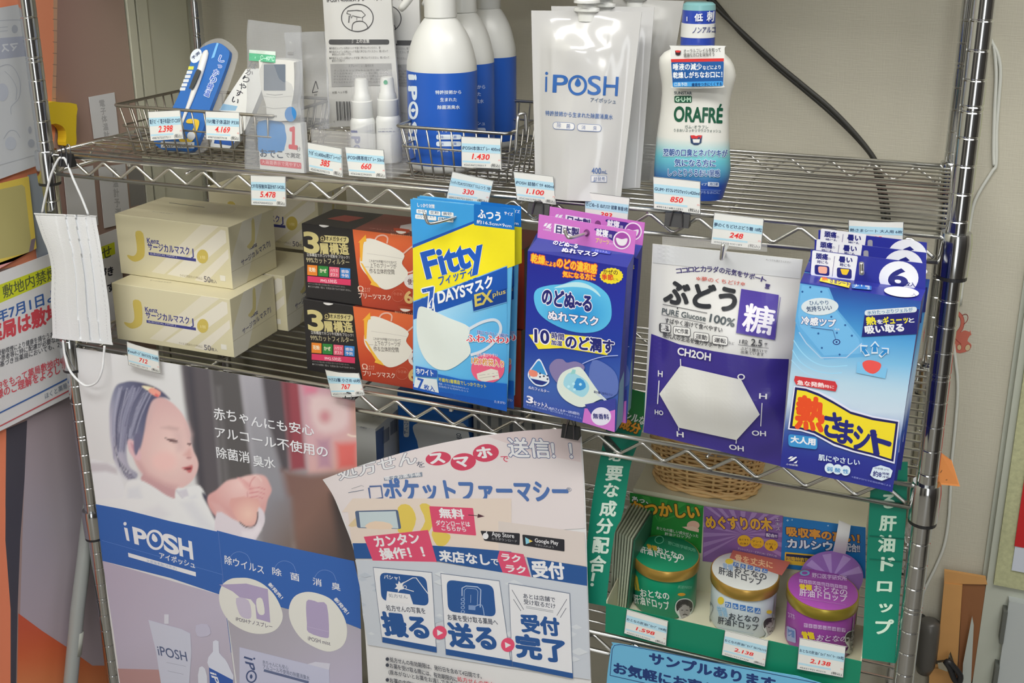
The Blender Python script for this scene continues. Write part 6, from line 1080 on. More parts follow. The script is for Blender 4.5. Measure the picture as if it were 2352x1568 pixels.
cv.b = 2; cv.poly([(1275, 495), (1330, 492), (1390, 510), (1370, 545), (1320, 530)], (228, 220, 192), k=2); cv.poly([(1370, 510), (1446, 548), (1428, 592), (1370, 572), (1335, 535)], (230, 160, 146), k=2); cv.line([(1290, 484), (1380, 504)], 8, (96, 90, 100)); cv.poly([(1400, 560), (1432, 580), (1420, 595), (1392, 580)], (222, 110, 110))
cl = (224, 226, 230); cv.b = 2.5; cv.poly([(1160, 1350), (1250, 1335), (1380, 1400), (1500, 1480), (1640, 1545), (1800, 1700), (1800, 1800), (1130, 1800), (1120, 1450)], cl, k=3); cv.poly([(1580, 1430), (1680, 1410), (1780, 1385), (1840, 1450), (1900, 1600), (2060, 1900), (1900, 1980), (1620, 1640)], cl, k=3); cv.b = 8; cv.poly([(1150, 1420), (1250, 1400), (1300, 1560), (1200, 1700), (1140, 1600)], (214, 217, 225)); cv.poly([(1700, 1500), (1760, 1480), (1880, 1760), (1800, 1800)], (214, 217, 226)); cv.poly([(1400, 1560), (1560, 1620), (1700, 1760), (1400, 1700)], (212, 214, 224)); cv.b = 2.5; cv.line([(1590, 1436), (1640, 1500), (1690, 1570)], 9, (186, 182, 198), k=2); cv.poly([(1600, 1440), (1680, 1420), (1700, 1480), (1650, 1500)], (206, 204, 216))
cv.at(*Z13); cv.poly([(830, -60), (1900, -60), (2000, 200), (2060, 380), (830, 380)], cl); cv.b = 12; cv.poly([(1250, 60), (1400, 0), (1500, 80), (1400, 160)], (216, 217, 224)); cv.poly([(1600, -20), (1700, -40), (1900, 220), (1760, 200)], (214, 216, 224)); cv.at(*Z9)
cv.b = 3; cv.poly([(1820, 1450), (1870, 1490), (1930, 1600), (1962, 1690), (1935, 1700), (1880, 1590), (1830, 1500)], (74, 74, 92), k=2)
cv.poly([(1870, 1490), (1950, 1430), (2040, 1350), (2140, 1325), (2230, 1300), (2320, 1290), (2390, 1310), (2430, 1380), (2445, 1440), (2410, 1520), (2380, 1640), (2300, 1760), (2180, 1740), (1990, 1700), (1890, 1600)], radial((556, 1112), (74, 66), (234, 200, 198), (212, 162, 162)), k=4)
cv.b = 5; cv.poly([(2150, 1330), (2240, 1360), (2290, 1420), (2270, 1470), (2200, 1400)], (222, 170, 170)); cv.poly([(1900, 1540), (1980, 1560), (2060, 1660), (1960, 1660)], (216, 172, 172)); cv.b = 2.2
cv.at(*Z10)
for i, (y, w_) in enumerate(((1420, 150), (1462, 150), (1500, 130))): cv.line([(88, y), (90+w_*.5, y-14), (80+w_, y+6)], 7, (204, 128, 136), k=3)
cv.line([(90, 1400), (105, 1352), (140, 1310)], 8, (206, 138, 142), k=2); cv.line([(-20, 1318), (40, 1340), (80, 1390)], 6, (214, 154, 158), k=2); cv.line([(130, 1302), (170, 1310), (200, 1350)], 5, (240, 214, 208), k=2); cv.line([(70, 1450), (75, 1540), (50, 1568)], 8, (206, 146, 150), k=2)
cv.at(*Z14); cv.poly([(-80, -60), (165, -60), (172, 80), (130, 170), (60, 190), (0, 150), (-60, 60)], radial((570, 1180), (40, 40), (234, 196, 184), (216, 164, 160)), k=2); cv.poly([(-200, 60), (-60, 120), (0, 150), (60, 192), (130, 180), (160, 120), (168, 20), (215, 60), (222, 150), (180, 240), (120, 330), (0, 380), (-200, 320)], (216, 208, 218), k=3); cv.b = 6; cv.poly([(20, 230), (120, 220), (180, 160), (190, 220), (120, 300), (20, 300)], (226, 220, 228)); cv.b = 2; cv.line([(0, 148), (60, 192), (130, 182), (158, 120), (160, 60)], 10, (58, 48, 58), k=3)
cv.bake()
cv = Canvas(S, ps, 'paper', off=.75, step=.012)
cv.at(*Z13)
# blue band and lower half
BL = (56, 98, 172); cv.poly([(845, -10), (1100, 38), (1500, 140), (1930, 235), (1975, 800), (1500, 640), (905, 490)], BL); cv.at(*Z14); cv.poly([(-200, 222), (0, 275), (500, 385), (1010, 492), (1080, 800), (1085, 1095), (940, 1040), (600, 960), (370, 900), (0, 780), (-140, 740)], BL)
cv.at(*Z13); cv.poly([(905, 490), (1975, 800), (2100, 1760), (1090, 1760), (1000, 1100)], G((300, 1300), (420, 1600), (176, 168, 188), (182, 176, 196), (176, 170, 186))); cv.at(*Z14); cv.poly([(-140, 740), (0, 785), (370, 905), (940, 1045), (1083, 1095), (1085, 1760), (0, 1760), (-60, 1300)], G((600, 1380), (700, 1600), (162, 158, 170), (170, 166, 180), (180, 174, 196)))
cv.at(*Z13); cv.poly([(1040, 1440), (1400, 1450), (1440, 1600), (1080, 1700)], (176, 140, 140)); cv.line([(900, 310), (1400, 450), (1965, 612)], 3, (100, 136, 200)); cv.line([(1925, 225), (1965, 610), (1990, 900), (2040, 1300)], 4, (96, 120, 180))
w = (220, 222, 228)
cv.quad([(1095, 195), (1125, 203), (1145, 318), (1118, 308)], w); cv.ell(1104, 163, 14, 16, w); cv.text('P', (1195, 335), (1300, 366), 150, w, .034, up=(-.14, -1)); cv.line([(1370+66*math.cos(a), 305+78*math.sin(a)+10*math.cos(a)) for a in np.linspace(0, 2*math.pi, 32, endpoint=False)], 22, w, closed=True); cv.poly([(1352, 250), (1385, 285), (1390, 315), (1370, 325), (1345, 305), (1340, 280)], w, k=3)
cv.text('S', (1460, 400), (1575, 438), 165, w, .034, up=(-.12, -1)); cv.text('H', (1592, 440), (1702, 474), 160, w, .034, up=(-.1, -1)); cv.text('アイポッシュ', (1410, 470), (1722, 558), 56, w, .02); cv.poly([(1130, 418), (1728, 590), (1730, 628), (1135, 455)], w); cv.text('次亜塩素酸(活性水)', (1295, 500), (1560, 570), 24, (150, 168, 200), .01)
cv.text('除ウイルス', (1985, 515), (2330, 610), 76, w, .012); cv.at(*Z14); cv.text('除', (292, 610), (372, 630), 66, w, .01); cv.text('菌', (452, 655), (530, 672), 66, w, .01); cv.text('消', (648, 700), (726, 718), 66, w, .01); cv.text('臭', (815, 740), (892, 756), 66, w, .01)
for x, y in ((0, 480), (400, 560), (755, 640)): cv.line([(x-100, y+10), (x-60, y-50), (x, y-70), (x+70, y-40), (x+100, y+30)], 2, (150, 176, 220), k=3)
cv.poly([(0, 640), (90, 645), (200, 690), (300, 780), (365, 900), (380, 1000), (330, 1090), (240, 1130), (120, 1130), (0, 1085), (-100, 1010), (-165, 900), (-180, 790), (-150, 700), (-80, 650)], (216, 216, 212), k=4); cv.poly([(580, 765), (700, 780), (820, 840), (920, 980), (950, 1120), (910, 1240), (800, 1290), (680, 1260), (550, 1180), (460, 1050), (435, 920), (480, 810)], (216, 216, 212), k=4)
lv = (168, 156, 190); cv.poly([(-180, 650+50), (60, 690), (250, 740), (272, 1035), (150, 1000), (140, 880), (100, 830), (0, 810), (-60, 760)], lv, k=0); cv.poly([(150, 830), (200, 825), (222, 950), (180, 965), (155, 920)], (216, 216, 212), k=3); cv.poly([(-30, 820), (80, 840), (105, 980), (60, 1000), (0, 960)], (190, 182, 204), k=3); cv.poly([(590, 850), (650, 840), (690, 855), (770, 880), (790, 1130), (760, 1170), (610, 1120), (595, 1040)], lv, k=3); cv.line([(600, 1070), (785, 1115)], 3, (190, 180, 206))
cv.text('iPOSHナノスプレー', (-30, 1020), (292, 1092), 40, (96, 92, 110), .01); cv.text('iPOSH mist', (605, 1190), (802, 1236), 38, (96, 92, 110), .005); cv.text('新発売！', (250, 700), (365, 830), 42, w, .03); cv.text('新発売！', (830, 830), (945, 965), 42, w, .03)
# pictured products
cv.poly([(0, 1250), (600, 1400), (790, 1450), (800, 1760), (0, 1760)], (186, 188, 212)); cv.poly([(600, 1400), (670, 1380), (800, 1395), (790, 1450)], (200, 200, 216))
nb2 = (70, 84, 124); cv.line([(40, 1338), (115, 1362)], 17, nb2); cv.ell(130, 1352, 9, 9, nb2); cv.text('P', (50, 1378), (70, 1440), 80, nb2, .02, up=(1, .25)); cv.line([(105+42*math.cos(a), 1510+50*math.sin(a)) for a in np.linspace(0, 2*math.pi, 24, endpoint=False)], 13, nb2, closed=True); cv.ell(103, 1510, 12, 20, nb2)
cv.text('赤ちゃんにも安心', (205, 1400), (432, 1452), 38, (104, 112, 140), .005); cv.text('アルコール不使用の除菌消臭水', (208, 1440), (620, 1545), 42, (104, 112, 140), .008); cv.line([(215, 1455), (610, 1562)], 22, (96, 106, 140)); 
cv.at(*Z13); cv.poly([(1310, 1010), (1450, 1050), (1600, 1090), (1680, 1130), (1690, 1300), (1660, 1700), (1440, 1700), (1380, 1300)], (194, 198, 216)); cv.rect(1450, 962, 1490, 1045, (206, 208, 222)); cv.text('iPOSH', (1400, 1320), (1655, 1375), 82, (84, 96, 130), .01); cv.line([(1470, 1385), (1640, 1420)], 3, (150, 154, 176)); cv.line([(1480, 1460), (1620, 1490)], 3, (150, 154, 176))
cv.poly([(1880, 1200), (1930, 1200), (1935, 1300), (1990, 1360), (2030, 1440), (2060, 1540), (1850, 1440), (1840, 1340), (1880, 1290)], (206, 210, 226), k=2); cv.poly([(1845, 1430), (2055, 1540), (2060, 1760), (1860, 1760)], (58, 92, 168)); cv.text('iP', (1855, 1470), (1885, 1560), 60, w, .02, up=(1, .3)); cv.poly([(1730, 1060), (1830, 1050), (1860, 1130), (1800, 1160), (1740, 1150)], (186, 184, 206), k=2); cv.poly([(1760, 1430), (1810, 1440), (1830, 1568), (1750, 1568)], (208, 212, 226), k=2)
cv.at(*Z9); cv.text('赤ちゃ', (1930, 795), (2240, 838), 98, w, .015); cv.at(*Z10); cv.text('んにも安心', (108, 858), (672, 945), 90, w, .015); cv.at(*Z9); cv.text('アルコ', (1945, 960), (2245, 1005), 92, w, .015); cv.at(*Z10); cv.text('ール不使用の', (115, 1020), (795, 1140), 96, w, .015); cv.at(*Z9); cv.text('除菌消', (1955, 1140), (2250, 1190), 92, w, .015); cv.at(*Z10); cv.text('臭水', (128, 1215), (325, 1240), 92, w, .015)
cv.done()
# ================================================================== prescription flyer
l = [(741, 1101), (766, 1140), (790, 1200), (812, 1262), (828, 1350), (838, 1450), (846, 1568), (850, 1640)]; r = [(1334, 984), (1340, 1060), (1345, 1160), (1349, 1300), (1354, 1450), (1358, 1568), (1360, 1640)]
S = PxSheet(l, r, lambda u, v: -17-16*np.clip(1-u*1.6, 0, 1)**2*np.clip(v, 0, 1)-5*np.sin(np.pi*u), top=-30.0)
fl = thing('flyer', 'curling white and navy flyer with pink labels, clipped at its upper corner', 'flyer', S.P(.5, 0.)); slab('flyer_sheet', S, .4, mat('flyer_paper', (214, 214, 216), .5), fl, 40, 60, smooth=True)
NB, PKK, W_ = (44, 84, 144), (206, 78, 110), (218, 218, 222); cv = Canvas(S, fl, 'paper', off=.7, step=.012)
cv.poly([S_ for S_ in (lambda f: [f(u, 1) for u in np.linspace(.005, .995, 14)]+[f(.995, v) for v in (.8, .6)]+[f(.005, v) for v in (.6, .8)])(lambda u, v: tuple(float(q) for q in np.array(pr(S.P(u, v)))))], (214, 206, 208), raw=True, grid=30)
cv.at(*Z11); cv.poly([(-120, 950), (350, 1110), (720, 1180), (715, 880), (300, 860)], (208, 194, 196)); cv.at(*Z10)
cv.text('処方せん', (900, 1345), (1600, 1190), 110, W_, .02, (100, 104, 120), .03, sh=.2); cv.text('を', (1605, 1235), (1675, 1225), 56, (100, 104, 120), .01)
for c, x, y, rx, ry in (('ス', 1790, 1148, 115, 62), ('マ', 2015, 1178, 115, 78), ('ホ', 2218, 1098, 118, 80)): cv.ell(x, y, rx, ry, (196, 70, 96), -.1); cv.text(c, (x-62, y+52), (x+62, y+40), 100, W_, .05)
cv.at(*Z11); cv.text('で', (5, 1178), (72, 1182), 62, (196, 70, 96), .02); cv.text('送信', (78, 1130), (448, 1140), 170, W_, .03, (84, 100, 140), .03); cv.text('！！', (470, 1150), (650, 1155), 160, W_, .03, (84, 100, 140), .03)
cv.at(*Z10); cv.quad([(1300, 1318), (1645, 1270), (1648, 1310), (1305, 1348)], (130, 140, 156)); cv.text('電子お薬手帳', (1312, 1344), (1636, 1306), 32, W_, .02)
cv.line([(1170, 1400), (1275, 1395), (1290, 1500), (1180, 1520), (1165, 1410)], 16, (84, 104, 150)); cv.line([(1010, 1420), (1100, 1390), (1120, 1400)], 4, (150, 150, 156)); cv.line([(980, 1455), (1120, 1430)], 5, (110, 120, 140))
# app title across two crops
cv.at(0, 0, 1.0)
cv.text('ポケットファーマシー', (887, 1148), (1308, 1152), 48, (78, 110, 168), .045); cv.text('®', (1301, 1128), (1313, 1129), 10, (120, 130, 150))
cv.at(*Z14); cv.poly([(905, 60), (960, 60), (990, 340), (1110, 340), (1700, 390), (2000, 420), (2400, 400), (2400, -60), (1000, -60)], (214, 200, 190)); cv.at(*Z15); cv.poly([(-20, 140), (740, 240), (755, 540), (230, 460), (-20, 395)], (206, 196, 192)); cv.at(*Z14)
for q, c in ((((1400, 20), (1500, 0), (1560, 120), (1500, 260), (1400, 230)), (212, 188, 90)), (((1590, 0), (1680, 0), (1720, 140), (1620, 300), (1560, 280), (1640, 140)), (212, 188, 90)), (((1700, 230), (1860, 260), (1820, 350), (1740, 350)), (212, 188, 90))): cv.poly(q, c, k=3)
cv.poly([(960, 180), (1100, 60), (1200, 60), (1200, 110), (1060, 180)], (206, 186, 150), k=2); cv.quad([(1020, 50), (1400, 40), (1430, 210), (1040, 200)], (84, 100, 130), 20); cv.quad([(1055, 60), (1380, 52), (1405, 205), (1070, 195)], (184, 198, 204)); cv.poly([(1120, 170), (1200, 140), (1330, 160), (1340, 210), (1130, 205)], (218, 196, 176), k=2)
cv.quad([(1675, 8), (2062, 25), (2090, 268), (1710, 235)], PKK, 10); cv.text('無料', (1772, 108), (1985, 122), 84, W_, .04); cv.text('ダウンロードは', (1738, 178), (2038, 190), 46, W_, .025); cv.text('こちらから', (1788, 222), (2002, 234), 44, W_, .025); cv.line([(2020, 86), (2110, 94)], 6, (80, 50, 60)); cv.poly([(2105, 76), (2165, 98), (2100, 112)], (80, 50, 60))
cv.poly([(1000, 335), (1130, 335), (1180, 470), (1020, 470)], NB); cv.poly([(1700, 355), (2000, 375), (2400, 410), (2400, 600), (2300, 590), (1740, 492)], NB); cv.quad([(1098, 278), (1664, 218), (1742, 500), (1190, 522)], PKK); cv.text('カンタン', (1210, 370), (1600, 335), 92, W_, .04); cv.text('操作！！', (1258, 478), (1640, 455), 92, W_, .04); cv.text('来店なし', (1772, 490), (2212, 530), 96, W_, .04); cv.text('で', (2225, 525), (2288, 532), 64, W_, .03)
cv.at(*Z15); cv.poly([(-10, 400), (200, 432), (262, 632), (20, 600), (-30, 470)], PKK); cv.text('ラク', (10, 488), (175, 510), 72, W_, .04); cv.text('ラク', (50, 588), (222, 606), 72, W_, .04); cv.poly([(228, 458), (760, 545), (762, 712), (275, 632)], NB); cv.text('受付', (288, 630), (566, 652), 150, W_, .045)
cv.quad([(-180, 225), (168, 248), (166, 352), (-145, 312)], (44, 44, 50), 10); cv.quad([(190, 258), (562, 302), (562, 408), (198, 355)], (44, 44, 50), 10); cv.poly([(215, 282), (282, 318), (222, 345)], (130, 190, 210)); cv.poly([(250, 300), (282, 318), (252, 330)], (220, 190, 90)); cv.text('Google Play', (302, 325), (508, 350), 38, W_, .015); cv.text('で手に入れよう', (302, 358), (468, 380), 20, (170, 170, 174)); cv.at(*Z14); cv.ell(2172, 272, 26, 28, W_); cv.poly([(2172, 240), (2188, 226), (2184, 244)], W_); cv.text('App Store', (2228, 270), (2425, 290), 42, W_, .01); cv.text('からダウンロード', (2228, 305), (2450, 330), 24, (170, 170, 174))
cv.at(0, 0, 1.0); cv.poly([(812, 1286), (1000, 1290), (1348, 1345), (1356, 1560), (1150, 1530), (845, 1480)], (190, 196, 206), raw=True, grid=30)
rg = random.Random(5)
for i in range(60): x = rg.uniform(825, 1330); y = 1290+(x-820)*.11+rg.uniform(0, 175); a = rg.uniform(8, 22); cv.poly([(x-a, y), (x, y-a*.4), (x+a, y+2), (x, y+a*.45)], (202, 207, 214) if rg.random() < .6 else (180, 188, 200))
cv.at(*Z14)
def panel(q): cv.poly(q, (90, 104, 130)); c = np.mean(np.array(q), 0); cv.poly([tuple(c+(np.array(p)-c)*.985) for p in q], (216, 217, 222))
panel([(1180, 545), (1700, 590), (1742, 1300), (1262, 1208)]); panel([(1775, 598), (2295, 665), (2400, 1410), (1822, 1318)]); cv.quad([(1262, 1160), (1740, 1248), (1742, 1298), (1265, 1208)], NB); cv.quad([(1822, 1265), (2420, 1370), (2420, 1425), (1824, 1316)], NB)
cv.quad([(1238, 590), (1650, 632), (1675, 890), (1255, 838)], NB, 60); cv.text('パシャ！', (1280, 648), (1420, 662), 38, W_, .02); cv.line([(1665, 780), (1560, 640), (1530, 640), (1440, 690), (1440, 730), (1540, 760)], 7, W_); cv.ell(1462, 722, 16, 17, W_); cv.ell(1462, 722, 11, 12, NB)
cv.poly([(1378, 690), (1400, 695), (1408, 665), (1425, 690), (1460, 672), (1440, 705), (1450, 740), (1420, 745), (1400, 770), (1400, 740), (1370, 735), (1392, 715)], W_); cv.poly([(1305, 758), (1505, 785), (1535, 875), (1295, 845)], W_); cv.text('処方せん', (1322, 810), (1488, 826), 34, (110, 120, 140)); cv.text('処方せんの写真を', (1302, 928), (1645, 958), 52, (70, 76, 92), .012); cv.text('撮る', (1290, 1140), (1680, 1178), 200, NB, .05)
cv.quad([(1828, 655), (2240, 705), (2265, 985), (1842, 935)], NB, 60); cv.line([(1965, 800), (1965, 730), (2000, 712), (2100, 720), (2130, 745), (2125, 900)], 8, (180, 196, 220)); cv.line([(1980, 900), (1985, 750), (2005, 730), (2090, 738), (2105, 760), (2100, 880)], 5, (150, 172, 206))
for i in range(4): cv.ell(1972, 830+36*i, 18, 14, (150, 172, 206)); cv.ell(1972, 830+36*i, 12, 9, NB)
cv.line([(2080, 890), (2140, 880), (2160, 970)], 7, (150, 172, 206), k=3); cv.line([(2040, 860), (2042, 790)], 4, (150, 172, 206)); cv.quad([(2022, 880), (2085, 884), (2082, 925), (2022, 920)], (120, 146, 190)); cv.text('お薬を受け取る薬局へ', (1842, 1010), (2282, 1058), 54, (70, 76, 92), .012); cv.text('送る', (1868, 1238), (2270, 1275), 210, NB, .05)
cv.ell(1768, 1122, 62, 60, (216, 80, 112)); cv.poly([(1745, 1095), (1798, 1125), (1748, 1150)], W_)
cv.at(*Z15); panel([(68, 685), (608, 775), (636, 1528), (100, 1420)]); cv.quad([(102, 1375), (635, 1480), (636, 1526), (104, 1418)], NB); cv.ell(62, 1230, 60, 62, (216, 80, 112)); cv.poly([(36, 1205), (90, 1232), (42, 1258)], W_)
for a, b in (((98, 745), (202, 920)), ((112, 828), (178, 932)), ((582, 828), (494, 972)), ((576, 906), (524, 990))): cv.line([a, b], 5, (90, 96, 110))
cv.text('あとは店舗で', (200, 820), (480, 856), 48, (70, 76, 92), .012); cv.text('受け取るだけ', (204, 870), (482, 912), 48, (70, 76, 92), .012); cv.line([(222, 890), (462, 932)], 3, (110, 114, 124)); cv.line([(222, 902), (462, 944)], 3, (110, 114, 124)); cv.text('受付', (190, 1110), (518, 1150), 165, NB, .05); cv.text('完了', (148, 1330), (572, 1385), 215, NB, .055)
cv.at(*Z14); kk = (64, 68, 80)
for i, (y, s_, x1, y1) in enumerate(((1385, '処方せんの有効期限は、発行日を含めて4日間です。', 2140, 1530), (1438, 'お薬を受け取る際には、有効期限内に', 1922, 1556), (1568, 'お薬の内容によっては、ご用意できない場合', 2100, 1700))): cv.ell(1307, y-30, 15, 16, kk); cv.text(s_, (1332, y-6), (x1, y1), 46, kk, .012)
cv.text('処方せんの原本', (1925, 1550), (2250, 1606), 46, (196, 76, 90), .012); cv.text('(原本がないとお薬をお渡しできません)', (1320, 1488), (1980, 1612), 44, kk, .01); cv.done()
# ================================================================== cartons at the back of the third shelf
SZ3 = -614.5
def plain_box(name, label, x0, x1, y0, y1, z1, m, cat='carton'):
    t = thing(name, label, cat, ((x0+x1)/2, (y0+y1)/2, SZ3)); MB().box((x0, y0, SZ3), (x1, y1, z1)).mk('carton', m, t); F = [np.array(q, float) for q in ((x0, y0, SZ3), (x1, y0, SZ3), (x1, y0, z1), (x0, y0, z1))]; S = Quad(F); bk = np.array([0, y1-y0, 0.]); return t, S, side(S, 'R', bk), side(S, 'T', bk)
yb = 95.0; xr_ = at(862, 985, Y=yb)[0]; zt3 = at(862, 985, Y=yb)[2]
t, S, R, T = plain_box('white_carton', 'white carton with barcodes on its side, standing behind the baby poster', xr_-120, xr_, yb, yb+135, zt3, mat('white_card'))
cv = Canvas(R, t, 'gloss').at(*Z10); cv.poly([(1225, 905), (1300, 855), (1300, 1130), (1235, 1180)], (96, 116, 158)); 
for x, y, n in ((1290, 900, 9), (1360, 820, 9)):
    for i in range(n): cv.line([(x+7*i, y-5*i), (x+7*i, y+120-5*i)], 3.5, (70, 84, 120))
cv.done(); cv = Canvas(T, t, 'gloss').at(*Z10); cv.text('マスク', (1180, 770), (1320, 786), 20, (90, 96, 110)); cv.text('50枚入', (1080, 868), (1140, 884), 26, (90, 96, 110)); cv.done()
y2 = 150.0; xa, xb = at(916, 990, Y=y2)[0], at(1076, 1000, Y=y2)[0]; t, S, R, T = plain_box('blue_mask_carton', 'blue mask carton with a pictured white mask, behind the top of the flyer', xa, xb, y2, y2+80, at(950, 900, Y=y2)[2], mat('blue_carton', (38, 104, 186), .35)); cv = Canvas(S, t, 'gloss').at(*Z10)
cv.poly([(1560, 870), (1600, 830), (1700, 800), (1900, 830), (2050, 860), (2050, 1200), (1660, 1100), (1600, 990)], (206, 210, 212), k=3); cv.rect(1478, 770, 1528, 955, (214, 218, 222), 24); cv.vtext('ホワイト', (1503, 785), (1503, 930), 34, (60, 110, 170), .01); cv.text('OSK', (1952, 920), (1962, 985), 44, (70, 80, 96), .02, up=(1, 0)); cv.done()
xa2 = xb+3; t, S, R, T = plain_box('navy_carton', 'grey and white striped carton beside the blue mask carton', xa2, xa2+95, y2+10, y2+85, at(1100, 905, Y=y2)[2], mat('grey_white_card', (168, 170, 168), .5)); cv = Canvas(S, t, 'gloss'); p = local(S)
for i in range(6): cv.poly([p(.05+.16*i, .98), p(.10+.16*i, .98), p(.10+.16*i, .6), p(.05+.16*i, .6)], (110, 116, 122))
cv.done()
# ================================================================== cream carton with the wicker basket on it
HY = 116.0; zc = at(1720, 1170, Y=HY)[2]; xl, xr2 = at(1455, 1122, Y=HY)[0], at(1988, 1222, Y=HY)[0]
cb = thing('cream_carton', 'cream carton behind the drop jars carrying the wicker basket', 'carton', ((xl+xr2)/2, 200, SZ3)); crm = mat('cream_card', (200, 197, 172), .6, noise=.03, nscale=20); MB().box((xl, HY, SZ3), (xr2, 290, zc)).mk('carton', crm, cb)
bx, by = at(1625, 1150, Y=HY+52)[0], HY+56; a0 = (at(1757, 1100, Y=by)[0]-at(1498, 1090, Y=by)[0])/2; bx = (at(1757, 1100, Y=by)[0]+at(1498, 1090, Y=by)[0])/2; b0 = 52.0; hb_ = 62.0
wk = thing('wicker_basket', 'natural wicker basket full of small packets on the cream carton', 'basket', (bx, by, zc+.5)); wicker = mat('wicker', (208, 172, 118), .6, noise=.25, nscale=90)
def sup(t, a, b): c, s_ = math.cos(t), math.sin(t); return a*math.copysign(abs(c)**.72, c), b*math.copysign(abs(s_)**.72, s_)
ns = 22
for i in range(ns):
    t_ = 2*math.pi*i/ns; MB().tube([(bx+sup(t_, a0*f, b0*f)[0], by+sup(t_, a0*f, b0*f)[1], zc+2+hb_*h) for h, f in ((0, .86), (.35, .93), (.7, .97), (1, 1.0))], 2.0, 6).mk('stake', wicker, wk, smooth=True)
for j in range(20):
    h = (j+.5)/20; f = .87+.13*h; pts = []
    for k in range(ns*4+1):
        t_ = 2*math.pi*k/(ns*4); o_ = 2.3*math.cos(ns*t_/1.0*1.0+(math.pi if j % 2 else 0)) if False else 2.2*math.cos(ns/2*t_+(math.pi if j % 2 else 0)); x, y = sup(t_, a0*f+o_, b0*f+o_); pts.append((bx+x, by+y, zc+2+hb_*h+.5*math.sin(3*t_+j)))
    MB().tube(pts, 1.6, 5, cap=False).mk('weaver', wicker, wk, smooth=True)
for dz, fr, r_ in ((0.0, .90, 2.6), (3.0, .92, 2.4), (hb_, 1.0, 3.0), (hb_+3.5, .99, 2.6)):
    MB().tube([(bx+sup(t_, a0*fr+1.2*math.sin(14*t_+dz), b0*fr+1.2*math.sin(14*t_+dz))[0], by+sup(t_, a0*fr, b0*fr)[1], zc+3+dz+1.3*math.cos(14*t_+dz)) for t_ in np.linspace(0, 2*math.pi, 73)], r_, 6, cap=False).mk('braided_rim', wicker, wk, smooth=True)
MB().add([(bx+sup(t_, a0*.86, b0*.86)[0], by+sup(t_, a0*.86, b0*.86)[1], zc+2+z_) for z_ in (0, 2) for t_ in np.linspace(0, 2*math.pi, 24, endpoint=False)], [list(range(24))[::-1], list(range(24, 48))]+[(i, (i+1) % 24, 24+(i+1) % 24, 24+i) for i in range(24)]).mk('woven_base', wicker, wk)
rg = random.Random(11)
for i in range(6):
    x, y = bx-a0*.62+a0*1.24*i/5, by-12+9*(i % 3); c = np.array([x, y, zc+hb_-8.0]); e = np.array([17, 3*rg.uniform(-1, 1), rg.uniform(-3, 3)]); u_ = np.array([rg.uniform(-3, 3), 8+4*(i % 2), 27.0]); t = thing('small_packet', 'small grey and white printed packet %s in the wicker basket' % ('at the near end', 'second from the jar leaflets', 'left of the middle', 'right of the middle', 'second from the far corner', 'at the far end')[i], 'packet', c-u_, 'packets in the wicker basket')
    S = Quad([c-e-u_*.6, c+e-u_*.6, c+e+u_, c-e+u_]); slab('packet', S, 3, mat('packet_film', (176, 178, 178), .35), t); cv = Canvas(S, t, 'gloss'); p = local(S); cv.text('おとなの', p(.1, .72), p(.9, .72), 6, (80, 92, 120), .03); cv.text('肝油ドロップ', p(.1, .52), p(.9, .52), 5, (80, 92, 120), .03); cv.poly([p(.2, .1), p(.8, .12), p(.75, .4), p(.3, .42)], (206, 190, 160), 2); cv.done()
# ================================================================== green display case, header cards, jars
GR = (20, 124, 94); green = mat('green_card', (16, 122, 92), .45)
case = thing('display_case', 'green card display case holding three round drop jars', 'display case', ((at(1391, 1440, Y=0)[0]+at(1977, 1560, Y=0)[0])/2, 55, SZ3))
x0, x1 = at(1391, 1420, Y=0)[0], at(1977, 1540, Y=0)[0]; zl = (at(1392, 1394, Y=0)[2]+at(1979, 1512, Y=0)[2])/2; ze = SZ3+1
MB().box((x0, 0, ze), (x1, 1.2, zl)).mk('front_lip', green, case); MB().box((x0, 1.2, ze), (x1, HY-3, ze+1.5)).mk('case_floor', mat('cream_card'), case); MB().box((x0, 1.2, ze), (x0+1.2, HY-3, zl+4)).mk('case_side', mat('cream_card'), case); MB().box((x1-1.2, 1.2, ze), (x1, HY-3, zl+4)).mk('case_side', mat('cream_card'), case)
hz = at(1447, 1134, Y=HY-3)[2]
SH_ = Quad([np.array(q, float) for q in ((xl, HY-3, ze), (xr2, HY-3, ze), (xr2, HY-3, hz), (xl, HY-3, hz))]); slab('header_card', SH_, 1.5, mat('cream_card'), case)
Zh = (1420, 1020, 5.6); cv = Canvas(SH_, case, 'gloss').at(*Zh)
cv.poly([(150, 620), (1098, 790), (1068, 1400), (150, 1300)], (38, 128, 52)); 
for i in range(4): cv.poly([(520, 1000), (300+240*i, 660+40*i), (400+240*i, 680+40*i)], (60, 146, 66))
cv.text('あっ、', (178, 735), (385, 765), 80, (214, 222, 214), .04, (22, 60, 36), .06); cv.text('なつかしい', (180, 900), (1050, 960), 190, (222, 162, 50), .05, (60, 66, 30), .06)
cv.ell(965, 1040, 82, 58, (224, 176, 156)); cv.poly([(820, 1060), (960, 1050), (1040, 1090), (1035, 1130), (900, 1100)], (226, 190, 170)); cv.text('おとなの嬉しい成分が入った', (495, 1092), (1030, 1200), 46, (206, 216, 200), .02, (24, 70, 40), .04); cv.text('肝油ドロップ!?', (600, 1165), (930, 1215), 42, (206, 216, 200), .02, (24, 70, 40), .04)
cv.poly([(1102, 792), (2118, 915), (2095, 1600), (1085, 1500)], (134, 96, 158))
for i in range(7): cv.poly([(1600, 1150), (1120+150*i, 800+18*i), (1190+150*i, 808+18*i)], (166, 134, 186))
for i in range(4): cv.poly([(1600, 1150), (1100, 1000+130*i), (1095, 1060+130*i)], (160, 126, 182)); cv.poly([(1600, 1150), (2110, 1000+130*i), (2105, 1060+130*i)], (160, 126, 182))
